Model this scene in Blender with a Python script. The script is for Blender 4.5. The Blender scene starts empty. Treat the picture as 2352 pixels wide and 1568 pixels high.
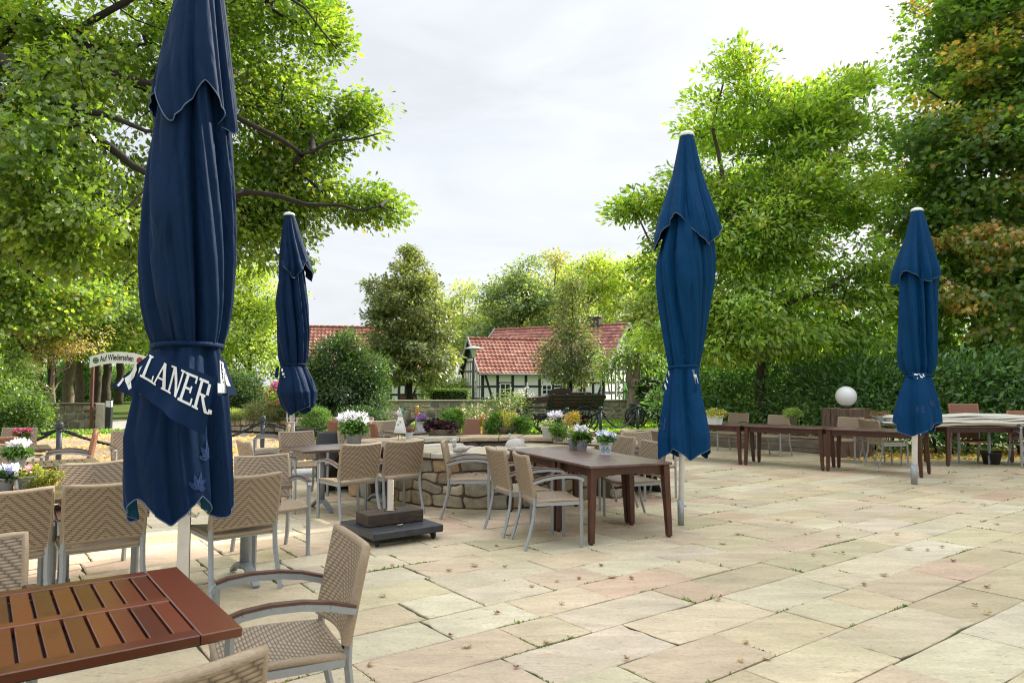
import bpy, math, random
import numpy as np
from mathutils import Vector, Matrix, Euler
random.seed(7); RNG = np.random.default_rng(7)
S = bpy.context.scene
C = S.collection
R = math.radians
# ------------------------------------------------------------------ camera
EYE = 1.5
PITCH = math.atan(98/1641)
cam_data = bpy.data.cameras.new('camera'); cam = bpy.data.objects.new('camera', cam_data); C.objects.link(cam)
cam.location = (0, 0, EYE); cam.rotation_euler = (R(90)+PITCH, 0, 0)
cam_data.sensor_width = 36; cam_data.lens = 25.12; cam_data.clip_start = .05; cam_data.clip_end = 2000
cam_data.dof.use_dof = True; cam_data.dof.focus_distance = 9.0; cam_data.dof.aperture_fstop = 7.0
S.camera = cam
# ------------------------------------------------------------------ sky, sun, exposure
SUN_AZ, SUN_EL = R(48), R(35)          # clockwise from +Y, over the trees at the back right
w = bpy.data.worlds.new('World'); S.world = w; w.use_nodes = True
nt = w.node_tree; nt.nodes.clear()
o_ = nt.nodes.new('ShaderNodeOutputWorld'); bg = nt.nodes.new('ShaderNodeBackground')
sky = nt.nodes.new('ShaderNodeTexSky'); sky.sky_type = 'NISHITA'; sky.sun_disc = False
sky.sun_elevation = SUN_EL; sky.sun_rotation = SUN_AZ; sky.dust_density = 3.0; sky.air_density = 1.0
tc = nt.nodes.new('ShaderNodeTexCoord'); mp = nt.nodes.new('ShaderNodeMapping'); mp.inputs['Scale'].default_value = (1.2, 1.2, 4.5)
nz = nt.nodes.new('ShaderNodeTexNoise'); nz.inputs['Scale'].default_value = 1.6; nz.inputs['Detail'].default_value = 7; nz.inputs['Roughness'].default_value = .6
rp = nt.nodes.new('ShaderNodeValToRGB'); rp.color_ramp.elements[0].position = .3; rp.color_ramp.elements[0].color = (.80,.80,.80,1)
rp.color_ramp.elements[1].position = .68; rp.color_ramp.elements[1].color = (.97,.97,.97,1)
mx = nt.nodes.new('ShaderNodeMix'); mx.data_type = 'RGBA'; 
# a bright overcast is about twice as bright overhead as near the horizon
sx_ = nt.nodes.new('ShaderNodeSeparateXYZ'); gr = nt.nodes.new('ShaderNodeMapRange'); gr.interpolation_type = 'SMOOTHSTEP'
gr.inputs['From Min'].default_value = .46; gr.inputs['From Max'].default_value = .95; gr.inputs['To Min'].default_value = 1.0; gr.inputs['To Max'].default_value = 2.9
cl = nt.nodes.new('ShaderNodeVectorMath'); cl.operation = 'SCALE'; cl.inputs[0].default_value = (3.98, 4.12, 4.30)
L = nt.links
L.new(tc.outputs['Generated'], mp.inputs['Vector']); L.new(mp.outputs[0], nz.inputs['Vector']); L.new(nz.outputs['Fac'], rp.inputs[0])
L.new(tc.outputs['Generated'], sx_.inputs[0]); L.new(sx_.outputs[2], gr.inputs[0]); L.new(gr.outputs[0], cl.inputs['Scale']); 
nz2 = nt.nodes.new('ShaderNodeTexNoise'); nz2.inputs['Scale'].default_value = 2.6; nz2.inputs['Detail'].default_value = 8; nz2.inputs['Roughness'].default_value = .58; nz2.inputs['Distortion'].default_value = .5
mr2 = nt.nodes.new('ShaderNodeMapRange'); mr2.inputs['From Min'].default_value = .32; mr2.inputs['From Max'].default_value = .68; mr2.inputs['To Min'].default_value = .90; mr2.inputs['To Max'].default_value = 1.07
ml2 = nt.nodes.new('ShaderNodeVectorMath'); ml2.operation = 'SCALE'
L.new(mp.outputs[0], nz2.inputs['Vector']); L.new(nz2.outputs['Fac'], mr2.inputs[0]); L.new(cl.outputs[0], ml2.inputs[0]); L.new(mr2.outputs[0], ml2.inputs['Scale']); L.new(ml2.outputs[0], mx.inputs['B'])
L.new(rp.outputs[0], mx.inputs['Factor']); L.new(sky.outputs[0], mx.inputs['A']); L.new(mx.outputs['Result'], bg.inputs[0])
bg.inputs[1].default_value = .105
L.new(bg.outputs[0], o_.inputs[0])
sd = bpy.data.lights.new('sun', 'SUN'); sd.energy = 4.0; sd.angle = R(2.0); sd.color = (1, .93, .8)
sun = bpy.data.objects.new('sun', sd); C.objects.link(sun); sun.rotation_euler = (R(90)-SUN_EL, 0, math.pi-SUN_AZ)
sun.rotation_euler = Vector((-math.sin(SUN_AZ)*math.cos(SUN_EL), -math.cos(SUN_AZ)*math.cos(SUN_EL), -math.sin(SUN_EL))).to_track_quat('-Z', 'Y').to_euler()
S.view_settings.view_transform = 'Standard'; S.view_settings.look = 'None'; S.view_settings.gamma = 1
S.view_settings.exposure = 1.13
S.render.engine = 'CYCLES'
S.cycles.max_bounces = 7; S.cycles.diffuse_bounces = 3; S.cycles.glossy_bounces = 3; S.cycles.transmission_bounces = 5; S.cycles.transparent_max_bounces = 6
S.cycles.use_denoising = True; S.cycles.filter_width = 1.1; S.cycles.sample_clamp_indirect = 6
# ------------------------------------------------------------------ measuring helpers (survey of the place)
def gp(x, y, z=0.):                     # the point of height z seen at survey mark x, y
    dx=(x-1176)/1641; dz=(784-y)/1641
    ry=math.cos(PITCH)-dz*math.sin(PITCH); rz=math.sin(PITCH)+dz*math.cos(PITCH); t=(z-EYE)/rz
    return Vector((dx*t, ry*t, z))
def pp(x, y, Y):                        # the point at depth Y seen at survey mark x, y
    dx=(x-1176)/1641; dz=(784-y)/1641
    ry=math.cos(PITCH)-dz*math.sin(PITCH); rz=math.sin(PITCH)+dz*math.cos(PITCH); t=Y/ry
    return Vector((dx*t, Y, EYE+rz*t))
AX = R(53.3)
UX, UY = math.sin(AX), math.cos(AX)     # paving course direction
def uv(u, v, z=0.): return Vector((u*UX-v*UY, u*UY+v*UX, z))
UDIR = (UX, UY); VDIR = (-UY, UX); MU = (-UX, -UY); MV = (UY, -UX)
# ------------------------------------------------------------------ materials
MATS = {}
def nodes_of(name):
    m = bpy.data.materials.new(name); m.use_nodes = True; n = m.node_tree; n.nodes.clear()
    out = n.nodes.new('ShaderNodeOutputMaterial'); b = n.nodes.new('ShaderNodeBsdfPrincipled'); n.links.new(b.outputs[0], out.inputs[0])
    MATS[name] = m
    return m, n, b, out
def N(n, t, **k):
    x = n.nodes.new(t)
    for a, v in k.items():
        if a.startswith('i_'): x.inputs[int(a[2:]) if a[2:].isdigit() else a[2:]].default_value = v
        else: setattr(x, a, v)
    return x
def mat(name, col=None, rough=.6, metal=0., nscale=0, namt=.25, bump=0, bscale=None, attr=False, spec=.5, stretch=(1,1,1), sheen=0, coat=0, emis=None, detail=5):
    """Principled; col or the mesh's own 'col' attribute, mottled by noise"""
    if name in MATS: return MATS[name]
    m, n, b, out = nodes_of(name); Ln = n.links.new
    b.inputs['Roughness'].default_value = rough; b.inputs['Metallic'].default_value = metal; b.inputs['Specular IOR Level'].default_value = spec
    if sheen: b.inputs['Sheen Weight'].default_value = sheen; b.inputs['Sheen Roughness'].default_value = .4
    if coat: b.inputs['Coat Weight'].default_value = coat; b.inputs['Coat Roughness'].default_value = .3
    if attr:
        a = N(n, 'ShaderNodeAttribute', attribute_name='col'); src = a.outputs['Color']
    else:
        a = N(n, 'ShaderNodeRGB'); a.outputs[0].default_value = (*col, 1); src = a.outputs[0]
    if nscale or bump:
        t = N(n, 'ShaderNodeTexCoord'); mpn = N(n, 'ShaderNodeMapping'); mpn.inputs['Scale'].default_value = stretch
        Ln(t.outputs['Object'], mpn.inputs[0])
    if nscale:
        z = N(n, 'ShaderNodeTexNoise'); z.inputs['Scale'].default_value = nscale; z.inputs['Detail'].default_value = detail; z.inputs['Roughness'].default_value = .62
        Ln(mpn.outputs[0], z.inputs['Vector'])
        mr = N(n, 'ShaderNodeMapRange'); mr.inputs['From Min'].default_value = .25; mr.inputs['From Max'].default_value = .75
        mr.inputs['To Min'].default_value = 1-namt; mr.inputs['To Max'].default_value = 1+namt; Ln(z.outputs['Fac'], mr.inputs[0])
        ml = N(n, 'ShaderNodeVectorMath', operation='SCALE'); Ln(src, ml.inputs[0]); Ln(mr.outputs[0], ml.inputs['Scale']); src = ml.outputs[0]
    Ln(src, b.inputs['Base Color'])
    if bump:
        z2 = N(n, 'ShaderNodeTexNoise'); z2.inputs['Scale'].default_value = bscale or nscale*3; z2.inputs['Detail'].default_value = 6
        Ln(mpn.outputs[0], z2.inputs['Vector'])
        bp = N(n, 'ShaderNodeBump'); bp.inputs['Strength'].default_value = bump; bp.inputs['Distance'].default_value = .02
        Ln(z2.outputs['Fac'], bp.inputs['Height']); Ln(bp.outputs[0], b.inputs['Normal'])
    if emis: b.inputs['Emission Color'].default_value = (*emis, 1); b.inputs['Emission Strength'].default_value = 1
    return m
def leaf_mat(name, trans=.42, gloss=.06, rough=.4, tint=(1.9,1.85,.7)):
    if name in MATS: return MATS[name]
    m, n, b, out = nodes_of(name); n.nodes.remove(b); Ln = n.links.new
    a = N(n, 'ShaderNodeAttribute', attribute_name='col')
    d = N(n, 'ShaderNodeBsdfDiffuse'); t = N(n, 'ShaderNodeBsdfTranslucent'); g = N(n, 'ShaderNodeBsdfGlossy'); g.inputs['Roughness'].default_value = rough
    hs = N(n, 'ShaderNodeMix', data_type='RGBA', blend_type='MULTIPLY'); hs.inputs['Factor'].default_value = 1; hs.inputs['B'].default_value = (1.75, 1.7, .7, 1)
    Ln(a.outputs['Color'], d.inputs[0]); Ln(a.outputs['Color'], hs.inputs['A']); Ln(hs.outputs['Result'], t.inputs[0])
    hs.inputs['B'].default_value = (tint[0]*trans*2.2, tint[1]*trans*2.2, tint[2]*trans*2.2, 1)
    m1 = N(n, 'ShaderNodeAddShader'); Ln(d.outputs[0], m1.inputs[0]); Ln(t.outputs[0], m1.inputs[1])
    m2 = N(n, 'ShaderNodeMixShader'); m2.inputs[0].default_value = gloss; Ln(m1.outputs[0], m2.inputs[1]); Ln(g.outputs[0], m2.inputs[2])
    Ln(m2.outputs[0], out.inputs[0])
    return m
def wicker(name, base, dark, h=.0145, Lw=.052, herring=True):
    """woven flat strands; UV is in metres with u = 0 on the panel's centre line"""
    m, n, b, out = nodes_of(name); Ln = n.links.new
    def M(op, a, c=None, d=None):
        q = N(n, 'ShaderNodeMath', operation=op)
        for i, v in enumerate((a, c, d)):
            if v is None: continue
            if isinstance(v, (int, float)): q.inputs[i].default_value = v
            else: Ln(v, q.inputs[i])
        return q.outputs[0]
    u = N(n, 'ShaderNodeUVMap', uv_map='UVMap'); s = N(n, 'ShaderNodeSeparateXYZ'); Ln(u.outputs[0], s.inputs[0])
    x, y = s.outputs[0], s.outputs[1]
    ax = M('ABSOLUTE', x) if herring else x
    yr = M('DIVIDE', y, h); row = M('FLOOR', yr); gy = M('FRACT', yr)
    fx = M('FRACT', M('ADD', M('DIVIDE', ax, Lw), M('MULTIPLY', row, .25)))
    ey = M('SUBTRACT', 1, M('POWER', M('ABSOLUTE', M('SUBTRACT', M('MULTIPLY', gy, 2), 1)), 3))
    ex = M('POWER', M('MAXIMUM', M('SINE', M('MULTIPLY', fx, math.pi)), 0.0), .55)
    hh = M('MULTIPLY', ex, ey)
    z = N(n, 'ShaderNodeTexNoise'); z.inputs['Scale'].default_value = 60; Ln(u.outputs[0], z.inputs['Vector'])
    f = M('MULTIPLY', hh, M('MULTIPLY_ADD', z.outputs['Fac'], .5, .72))
    mxx = N(n, 'ShaderNodeMix', data_type='RGBA'); mxx.inputs['A'].default_value = (*dark, 1); mxx.inputs['B'].default_value = (*base, 1)
    mxx.clamp_factor = True; Ln(f, mxx.inputs['Factor']); Ln(mxx.outputs['Result'], b.inputs['Base Color'])
    bp = N(n, 'ShaderNodeBump'); bp.inputs['Strength'].default_value = .55; bp.inputs['Distance'].default_value = .004; Ln(hh, bp.inputs['Height']); Ln(bp.outputs[0], b.inputs['Normal'])
    b.inputs['Roughness'].default_value = .42
    return m
# ------------------------------------------------------------------ mesh collector
class MB:
    def __init__(s): s.v=[]; s.f=[]; s.c=[]; s.m=[]; s.uv=[]; s.n=0; s.sm=[]
    def add(s, verts, faces, col=(.5,.5,.5), mi=0, uvs=None, smooth=False):
        k=s.n; s.v.extend([tuple(p) for p in verts]); s.n+=len(verts)
        per = isinstance(col, list)
        for i,f in enumerate(faces):
            s.f.append([q+k for q in f]); s.c.append(col[i] if per else col); s.m.append(mi); s.sm.append(smooth)
            s.uv.append([uvs[q] for q in f] if uvs is not None else [(0,0)]*len(f))
        return s
    def box(s, c, d, rz=0, col=(.5,.5,.5), mi=0, rot=None, taper=1., bev=0.):
        x,y,z=[q/2 for q in d]; t=taper
        M=rot if rot is not None else Matrix.Rotation(rz,3,'Z')
        if bev:
            b=min(bev,x*.9,y*.9,z*.9); V=[];F=[]
            for zz,e in ((-z,b),(-z+b,0),(z-b,0),(z,b)):
                X=x-e;Y=y-e; q=b if e==0 else 0
                V+= [(-X+q,-Y,zz),(X-q,-Y,zz),(X,-Y+q,zz),(X,Y-q,zz),(X-q,Y,zz),(-X+q,Y,zz),(-X,Y-q,zz),(-X,-Y+q,zz)]
            F=[[7,6,5,4,3,2,1,0],[24,25,26,27,28,29,30,31]]
            for r in range(3):
                for i in range(8): F.append([r*8+i,r*8+(i+1)%8,r*8+8+(i+1)%8,r*8+8+i])
        else:
            V=[(-x,-y,-z),(x,-y,-z),(x,y,-z),(-x,y,-z),(-x*t,-y*t,z),(x*t,-y*t,z),(x*t,y*t,z),(-x*t,y*t,z)]
            F=[[3,2,1,0],[4,5,6,7],[0,1,5,4],[1,2,6,5],[2,3,7,6],[3,0,4,7]]
        c=Vector(c)
        return s.add([tuple(M@Vector(p)+c) for p in V],F,col,mi,[(p[0]+p[1],p[2]) for p in V])
    def bar(s, a, b, w, h, col=(.5,.5,.5), mi=0, up=(0,0,1)):
        a=Vector(a);b=Vector(b);d=b-a; l=d.length; d=d.normalized(); u=Vector(up)
        if abs(d.dot(u))>.98: u=Vector((0,1,0))
        r=d.cross(u).normalized(); u=r.cross(d)
        M=Matrix((r,d,u)).transposed()
        return s.box((a+b)/2,(w,l,h),col=col,mi=mi,rot=M)
    def tube(s, pts, rad, n=8, col=(.5,.5,.5), mi=0, cap=True, smooth=True, flat=None):
        P=[Vector(p) for p in pts]; k=len(P)
        if not hasattr(rad,'__len__'): rad=[rad]*k
        V=[];UVs=[]; ref=None; acc=0
        for i in range(k):
            t=(P[min(i+1,k-1)]-P[max(i-1,0)]); t=t.normalized() if t.length>1e-9 else Vector((0,0,1))
            if ref is None:
                ref=Vector((1,0,0)) if abs(t.x)<.8 else Vector((0,1,0))
            a=(ref-t*ref.dot(t)).normalized(); b=t.cross(a); ref=a
            if i: acc+=(P[i]-P[i-1]).length
            for j in range(n):
                th=2*math.pi*j/n; q=flat or (1,1)
                V.append(P[i]+a*(math.cos(th)*rad[i]*q[0])+b*(math.sin(th)*rad[i]*q[1])); UVs.append((j/n,acc))
        F=[[i*n+j,i*n+(j+1)%n,(i+1)*n+(j+1)%n,(i+1)*n+j] for i in range(k-1) for j in range(n)]
        if cap: F+=[list(range(n))[::-1],[(k-1)*n+j for j in range(n)]]
        return s.add(V,F,col,mi,UVs,smooth)
    def lathe(s, prof, c=(0,0,0), n=20, col=(.5,.5,.5), mi=0, smooth=True, M=None, sq=None):
        c=Vector(c);V=[]
        for r,z in prof:
            for j in range(n):
                th=2*math.pi*j/n; k=1
                if sq: k=1/max(abs(math.cos(th+math.pi/4*0)),abs(math.sin(th)))**sq
                p=Vector((r*k*math.cos(th),r*k*math.sin(th),z)); V.append((M@p if M is not None else p)+c)
        m=len(prof)
        F=[[i*n+j,i*n+(j+1)%n,(i+1)*n+(j+1)%n,(i+1)*n+j] for i in range(m-1) for j in range(n)]
        if prof[0][0]>1e-4: F.append(list(range(n))[::-1])
        if prof[-1][0]>1e-4: F.append([(m-1)*n+j for j in range(n)])
        return s.add(V,F,col,mi,None,smooth)
    def grid(s, fn, nu, nv, col=(.5,.5,.5), mi=0, smooth=True, uvfn=None, close=False, flip=False):
        V=[];U=[]
        for j in range(nv+1):
            for i in range(nu+(0 if close else 1)):
                V.append(fn(i/nu,j/nv)); U.append(uvfn(i/nu,j/nv) if uvfn else (i/nu,j/nv))
        W=nu if close else nu+1
        F=[[j*W+i,j*W+(i+1)%W,(j+1)*W+(i+1)%W,(j+1)*W+i] for j in range(nv) for i in range(nu)]
        if flip: F=[f[::-1] for f in F]
        return s.add(V,F,col,mi,U,smooth)
    def ball(s, c, r, n=14, col=(.5,.5,.5), mi=0, sc=(1,1,1)):
        m=max(6,n//2); c=Vector(c)
        return s.grid(lambda a,b:(c.x+r*sc[0]*math.sin(math.pi*(b*.998+.001))*math.cos(2*math.pi*a),c.y+r*sc[1]*math.sin(math.pi*(b*.998+.001))*math.sin(2*math.pi*a),c.z-r*sc[2]*math.cos(math.pi*(b*.998+.001))),n,m,col,mi,True,close=True)
    def mesh(s, name, mats):
        me=bpy.data.meshes.new(name)
        nf=len(s.f); tot=[len(f) for f in s.f]; starts=np.zeros(nf,np.int32); starts[1:]=np.cumsum(tot)[:-1]
        me.vertices.add(s.n); me.vertices.foreach_set('co',np.array(s.v,np.float32).ravel())
        me.loops.add(sum(tot)); me.loops.foreach_set('vertex_index',np.concatenate([np.array(f,np.int32) for f in s.f]))
        me.polygons.add(nf); me.polygons.foreach_set('loop_start',starts)
        me.polygons.foreach_set('material_index',np.array(s.m,np.int32)); me.polygons.foreach_set('use_smooth',np.array(s.sm,bool))
        me.update(calc_edges=True); me.validate()
        a=me.attributes.new('col','FLOAT_COLOR','FACE'); cc=np.ones((nf,4),np.float32); cc[:,:3]=np.array(s.c,np.float32)[:,:3]; a.data.foreach_set('color',cc.ravel())
        ul=me.uv_layers.new(name='UVMap'); ul.data.foreach_set('uv',np.array([q for f in s.uv for q in f],np.float32).ravel())
        for m in (mats if isinstance(mats,(list,tuple)) else [mats]): me.materials.append(m)
        return me
    def build(s, name, mats, parent=None):
        o=bpy.data.objects.new(name,s.mesh(name,mats)); C.objects.link(o)
        if parent is not None: o.parent=parent
        return o
def tag(o, label=None, cat=None, group=None, kind=None):
    if label: o['label']=label
    if cat: o['category']=cat
    if group: o['group']=group
    if kind: o['kind']=kind
    return o
def thing(name, label, cat, loc=(0,0,0), rz=0, group=None):
    o=bpy.data.objects.new(name,None); C.objects.link(o); o.location=loc; o.rotation_euler=(0,0,rz); o.empty_display_size=.1
    return tag(o,label,cat,group)
def dup(root, loc, rz=0, label=None, group=None, scale=None):
    def cp(o,par):
        c=o.copy(); C.objects.link(c)
        if par is not None: c.parent=par
        for ch in [q for q in KIDS.get(o.name,[])]: KIDS.setdefault(c.name,[]).append(cp(ch,c))
        return c
    KIDS={}
    for q in C.objects:
        if q.parent is not None: KIDS.setdefault(q.parent.name,[]).append(q)
    r=cp(root,None); r.location=loc; r.rotation_euler=(0,0,rz)
    if scale: r.scale=scale
    if label: r['label']=label
    if group: r['group']=group
    return r
def heading(d): return math.atan2(d[1],d[0])-math.pi/2       # rotation that turns local +Y to d
def lerp(xs, ys, x): return float(np.interp(x, xs, ys))
# ================================================================== ground
def poly_sheet(name, pts, z, m, kind='structure', sub=0):
    b=MB(); b.add([(p[0],p[1],z) for p in pts],[list(range(len(pts)))])
    return tag(b.build(name,m),kind=kind)
def ground_material(name, cols, scales, bump=.3, bscale=40, rough=.9):
    if name in MATS: return MATS[name]
    m,n,b,out=nodes_of(name); Ln=n.links.new
    t=N(n,'ShaderNodeTexCoord'); src=None
    for i,(c,sc) in enumerate(zip(cols,scales)):
        if i==0: src=N(n,'ShaderNodeRGB'); src.outputs[0].default_value=(*c,1); src=src.outputs[0]; continue
        z=N(n,'ShaderNodeTexNoise'); z.inputs['Scale'].default_value=sc; z.inputs['Detail'].default_value=8; z.inputs['Roughness'].default_value=.65
        Ln(t.outputs['Object'],z.inputs['Vector'])
        r=N(n,'ShaderNodeValToRGB'); r.color_ramp.elements[0].position=.45; r.color_ramp.elements[1].position=.6; Ln(z.outputs['Fac'],r.inputs[0])
        x=N(n,'ShaderNodeMix',data_type='RGBA'); x.inputs['B'].default_value=(*c,1); Ln(src,x.inputs['A']); Ln(r.outputs[0],x.inputs['Factor']); src=x.outputs['Result']
    Ln(src,b.inputs['Base Color']); b.inputs['Roughness'].default_value=rough; b.inputs['Specular IOR Level'].default_value=.2
    z=N(n,'ShaderNodeTexNoise'); z.inputs['Scale'].default_value=bscale; z.inputs['Detail'].default_value=4; Ln(t.outputs['Object'],z.inputs['Vector'])
    bp=N(n,'ShaderNodeBump'); bp.inputs['Strength'].default_value=bump; bp.inputs['Distance'].default_value=.03; Ln(z.outputs['Fac'],bp.inputs['Height']); Ln(bp.outputs[0],b.inputs['Normal'])
    return m
def gravel_material():
    m,n,b,out=nodes_of('gravel'); Ln=n.links.new
    t=N(n,'ShaderNodeTexCoord'); vo=N(n,'ShaderNodeTexVoronoi'); vo.inputs['Scale'].default_value=32; Ln(t.outputs['Object'],vo.inputs['Vector'])
    r=N(n,'ShaderNodeValToRGB'); e=r.color_ramp.elements; e[0].color=(.16,.10,.06,1); e[1].color=(.50,.41,.29,1)
    k=e.new(.3); k.color=(.31,.22,.14,1); k=e.new(.6); k.color=(.40,.31,.21,1)
    s=N(n,'ShaderNodeSeparateXYZ'); Ln(vo.outputs['Color'],s.inputs[0]); Ln(s.outputs[0],r.inputs[0])
    z=N(n,'ShaderNodeTexNoise'); z.inputs['Scale'].default_value=.9; z.inputs['Detail'].default_value=8; Ln(t.outputs['Object'],z.inputs['Vector'])
    r2=N(n,'ShaderNodeValToRGB'); r2.color_ramp.elements[0].position=.42; r2.color_ramp.elements[1].position=.66; Ln(z.outputs['Fac'],r2.inputs[0])
    x=N(n,'ShaderNodeMix',data_type='RGBA',blend_type='MULTIPLY'); x.inputs['B'].default_value=(.72,.6,.42,1); Ln(r.outputs[0],x.inputs['A']); Ln(r2.outputs[0],x.inputs['Factor'])
    Ln(x.outputs['Result'],b.inputs['Base Color']); b.inputs['Roughness'].default_value=.85
    bp=N(n,'ShaderNodeBump'); bp.inputs['Strength'].default_value=.8; bp.inputs['Distance'].default_value=.015; bp.invert=True; Ln(vo.outputs['Distance'],bp.inputs['Height']); Ln(bp.outputs[0],b.inputs['Normal'])
    return m
lawn_m=ground_material('lawn_soil',[(.095,.165,.026),(.13,.20,.034),(.10,.11,.035)],[0,2.2,.7],.5,60)
poly_sheet('ground',[(-500,-60),(500,-60),(500,700),(-500,700)],-.06,lawn_m)
# gravel garden to the left and behind the terrace
gravel=[(-30,-2),(-6,4),(-3.5,11.0),(2.4,15.2),(2.2,18.6),(-1.2,17.9),(-3.4,16.9),(-5.3,17.5),(-6.2,21.6),(-12.6,22.2),(-13.5,17.2),(-30,16)]
poly_sheet('gravel_bed',gravel,-.03,gravel_material())
# pale flagged path crossing the gravel, and the path beyond the gate
path_m=ground_material('path_stone',[(.36,.34,.31),(.30,.28,.25),(.42,.40,.36)],[0,3,9],.3,25)
a=gp(140,1040);bq=gp(760,1032);c=gp(760,1062);d=gp(140,1010)
poly_sheet('garden_path',[gp(480,1068),gp(790,1046),gp(790,1030),gp(480,1044)],-.02,path_m)
poly_sheet('gate_path',[(-17.5,22.2),(-7.5,21.8),(-5.5,31.0),(-19.5,31.5)],-.035,path_m)
# terrace: individually laid sandstone flags in courses of uneven length
stone_m=None
def flag_material():
    m,n,b,out=nodes_of('sandstone_flags'); Ln=n.links.new
    a=N(n,'ShaderNodeAttribute',attribute_name='col'); t=N(n,'ShaderNodeTexCoord')
    z=N(n,'ShaderNodeTexNoise'); z.inputs['Scale'].default_value=2.3; z.inputs['Detail'].default_value=9; z.inputs['Roughness'].default_value=.6; z.inputs['Distortion'].default_value=.6
    mp_=N(n,'ShaderNodeMapping'); mp_.inputs['Rotation'].default_value=(0,0,R(30)); mp_.inputs['Scale'].default_value=(.8,2.6,1); Ln(t.outputs['Object'],mp_.inputs[0]); Ln(mp_.outputs[0],z.inputs['Vector'])
    mr=N(n,'ShaderNodeMapRange'); mr.inputs['From Min'].default_value=.3; mr.inputs['From Max'].default_value=.7; mr.inputs['To Min'].default_value=.80; mr.inputs['To Max'].default_value=1.14; Ln(z.outputs['Fac'],mr.inputs[0])
    ml=N(n,'ShaderNodeVectorMath',operation='SCALE'); Ln(a.outputs['Color'],ml.inputs[0]); Ln(mr.outputs[0],ml.inputs['Scale'])
    # rusty and mossy stains
    z2=N(n,'ShaderNodeTexNoise'); z2.inputs['Scale'].default_value=.75; z2.inputs['Detail'].default_value=7; Ln(t.outputs['Object'],z2.inputs['Vector'])
    r2=N(n,'ShaderNodeValToRGB'); r2.color_ramp.elements[0].position=.5; r2.color_ramp.elements[1].position=.72; r2.color_ramp.elements[1].color=(.38,.38,.38,1); Ln(z2.outputs['Fac'],r2.inputs[0])
    x=N(n,'ShaderNodeMix',data_type='RGBA'); x.inputs['B'].default_value=(.38,.34,.18,1); Ln(ml.outputs[0],x.inputs['A']); Ln(r2.outputs[0],x.inputs['Factor'])
    z3=N(n,'ShaderNodeTexNoise'); z3.inputs['Scale'].default_value=1.6; z3.inputs['Detail'].default_value=5; z3.inputs['Distortion'].default_value=1.2; Ln(mp_.outputs[0],z3.inputs['Vector'])
    r3=N(n,'ShaderNodeValToRGB'); r3.color_ramp.elements[0].position=.63; r3.color_ramp.elements[1].position=.78; r3.color_ramp.elements[1].color=(.6,.6,.6,1); Ln(z3.outputs['Fac'],r3.inputs[0])
    x2=N(n,'ShaderNodeMix',data_type='RGBA'); x2.inputs['B'].default_value=(.47,.30,.15,1); Ln(x.outputs['Result'],x2.inputs['A']); Ln(r3.outputs[0],x2.inputs['Factor'])
    z4=N(n,'ShaderNodeTexNoise'); z4.inputs['Scale'].default_value=16; z4.inputs['Detail'].default_value=6; z4.inputs['Distortion'].default_value=1.5; Ln(mp_.outputs[0],z4.inputs['Vector'])
    r4=N(n,'ShaderNodeValToRGB'); r4.color_ramp.elements[0].position=.60; r4.color_ramp.elements[1].position=.72; r4.color_ramp.elements[1].color=(.62,.62,.62,1); Ln(z4.outputs['Fac'],r4.inputs[0])
    x3=N(n,'ShaderNodeMix',data_type='RGBA'); x3.inputs['B'].default_value=(.22,.17,.10,1); Ln(x2.outputs['Result'],x3.inputs['A']); Ln(r4.outputs[0],x3.inputs['Factor'])
    z5=N(n,'ShaderNodeTexNoise'); z5.inputs['Scale'].default_value=.32; z5.inputs['Detail'].default_value=6; Ln(t.outputs['Object'],z5.inputs['Vector'])
    z6=N(n,'ShaderNodeTexNoise'); z6.inputs['Scale'].default_value=38; z6.inputs['Detail'].default_value=9; z6.inputs['Roughness'].default_value=.7; Ln(t.outputs['Object'],z6.inputs['Vector'])
    m6=N(n,'ShaderNodeMapRange'); m6.inputs['From Min'].default_value=.3; m6.inputs['From Max'].default_value=.7; m6.inputs['To Min'].default_value=.86; m6.inputs['To Max'].default_value=1.12; Ln(z6.outputs['Fac'],m6.inputs[0])
    s6=N(n,'ShaderNodeVectorMath',operation='SCALE'); Ln(x3.outputs['Result'],s6.inputs[0]); Ln(m6.outputs[0],s6.inputs['Scale'])
    m5=N(n,'ShaderNodeMapRange'); m5.inputs['From Min'].default_value=.35; m5.inputs['From Max'].default_value=.65; m5.inputs['To Min'].default_value=.86; m5.inputs['To Max'].default_value=1.08; Ln(z5.outputs['Fac'],m5.inputs[0])
    s5=N(n,'ShaderNodeVectorMath',operation='SCALE'); Ln(s6.outputs[0],s5.inputs[0]); Ln(m5.outputs[0],s5.inputs['Scale']); Ln(s5.outputs[0],b.inputs['Base Color']); b.inputs['Roughness'].default_value=.62; b.inputs['Specular IOR Level'].default_value=.35
    bp=N(n,'ShaderNodeBump'); bp.inputs['Strength'].default_value=.55; bp.inputs['Distance'].default_value=.012
    ad=N(n,'ShaderNodeMath',operation='ADD'); Ln(z.outputs['Fac'],ad.inputs[0]); Ln(z4.outputs['Fac'],ad.inputs[1]); Ln(ad.outputs[0],bp.inputs['Height']); Ln(bp.outputs[0],b.inputs['Normal'])
    return m
V_EDGE=11.4
FLAGS=[]; b=MB()
pal=[(.61,.50,.34),(.61,.495,.335),(.59,.45,.31),(.58,.495,.32),(.62,.535,.375),(.60,.51,.355),(.585,.43,.295),(.62,.54,.385),(.56,.475,.30)]
rg=random.Random(3)
v=-1.6; k=0
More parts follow.
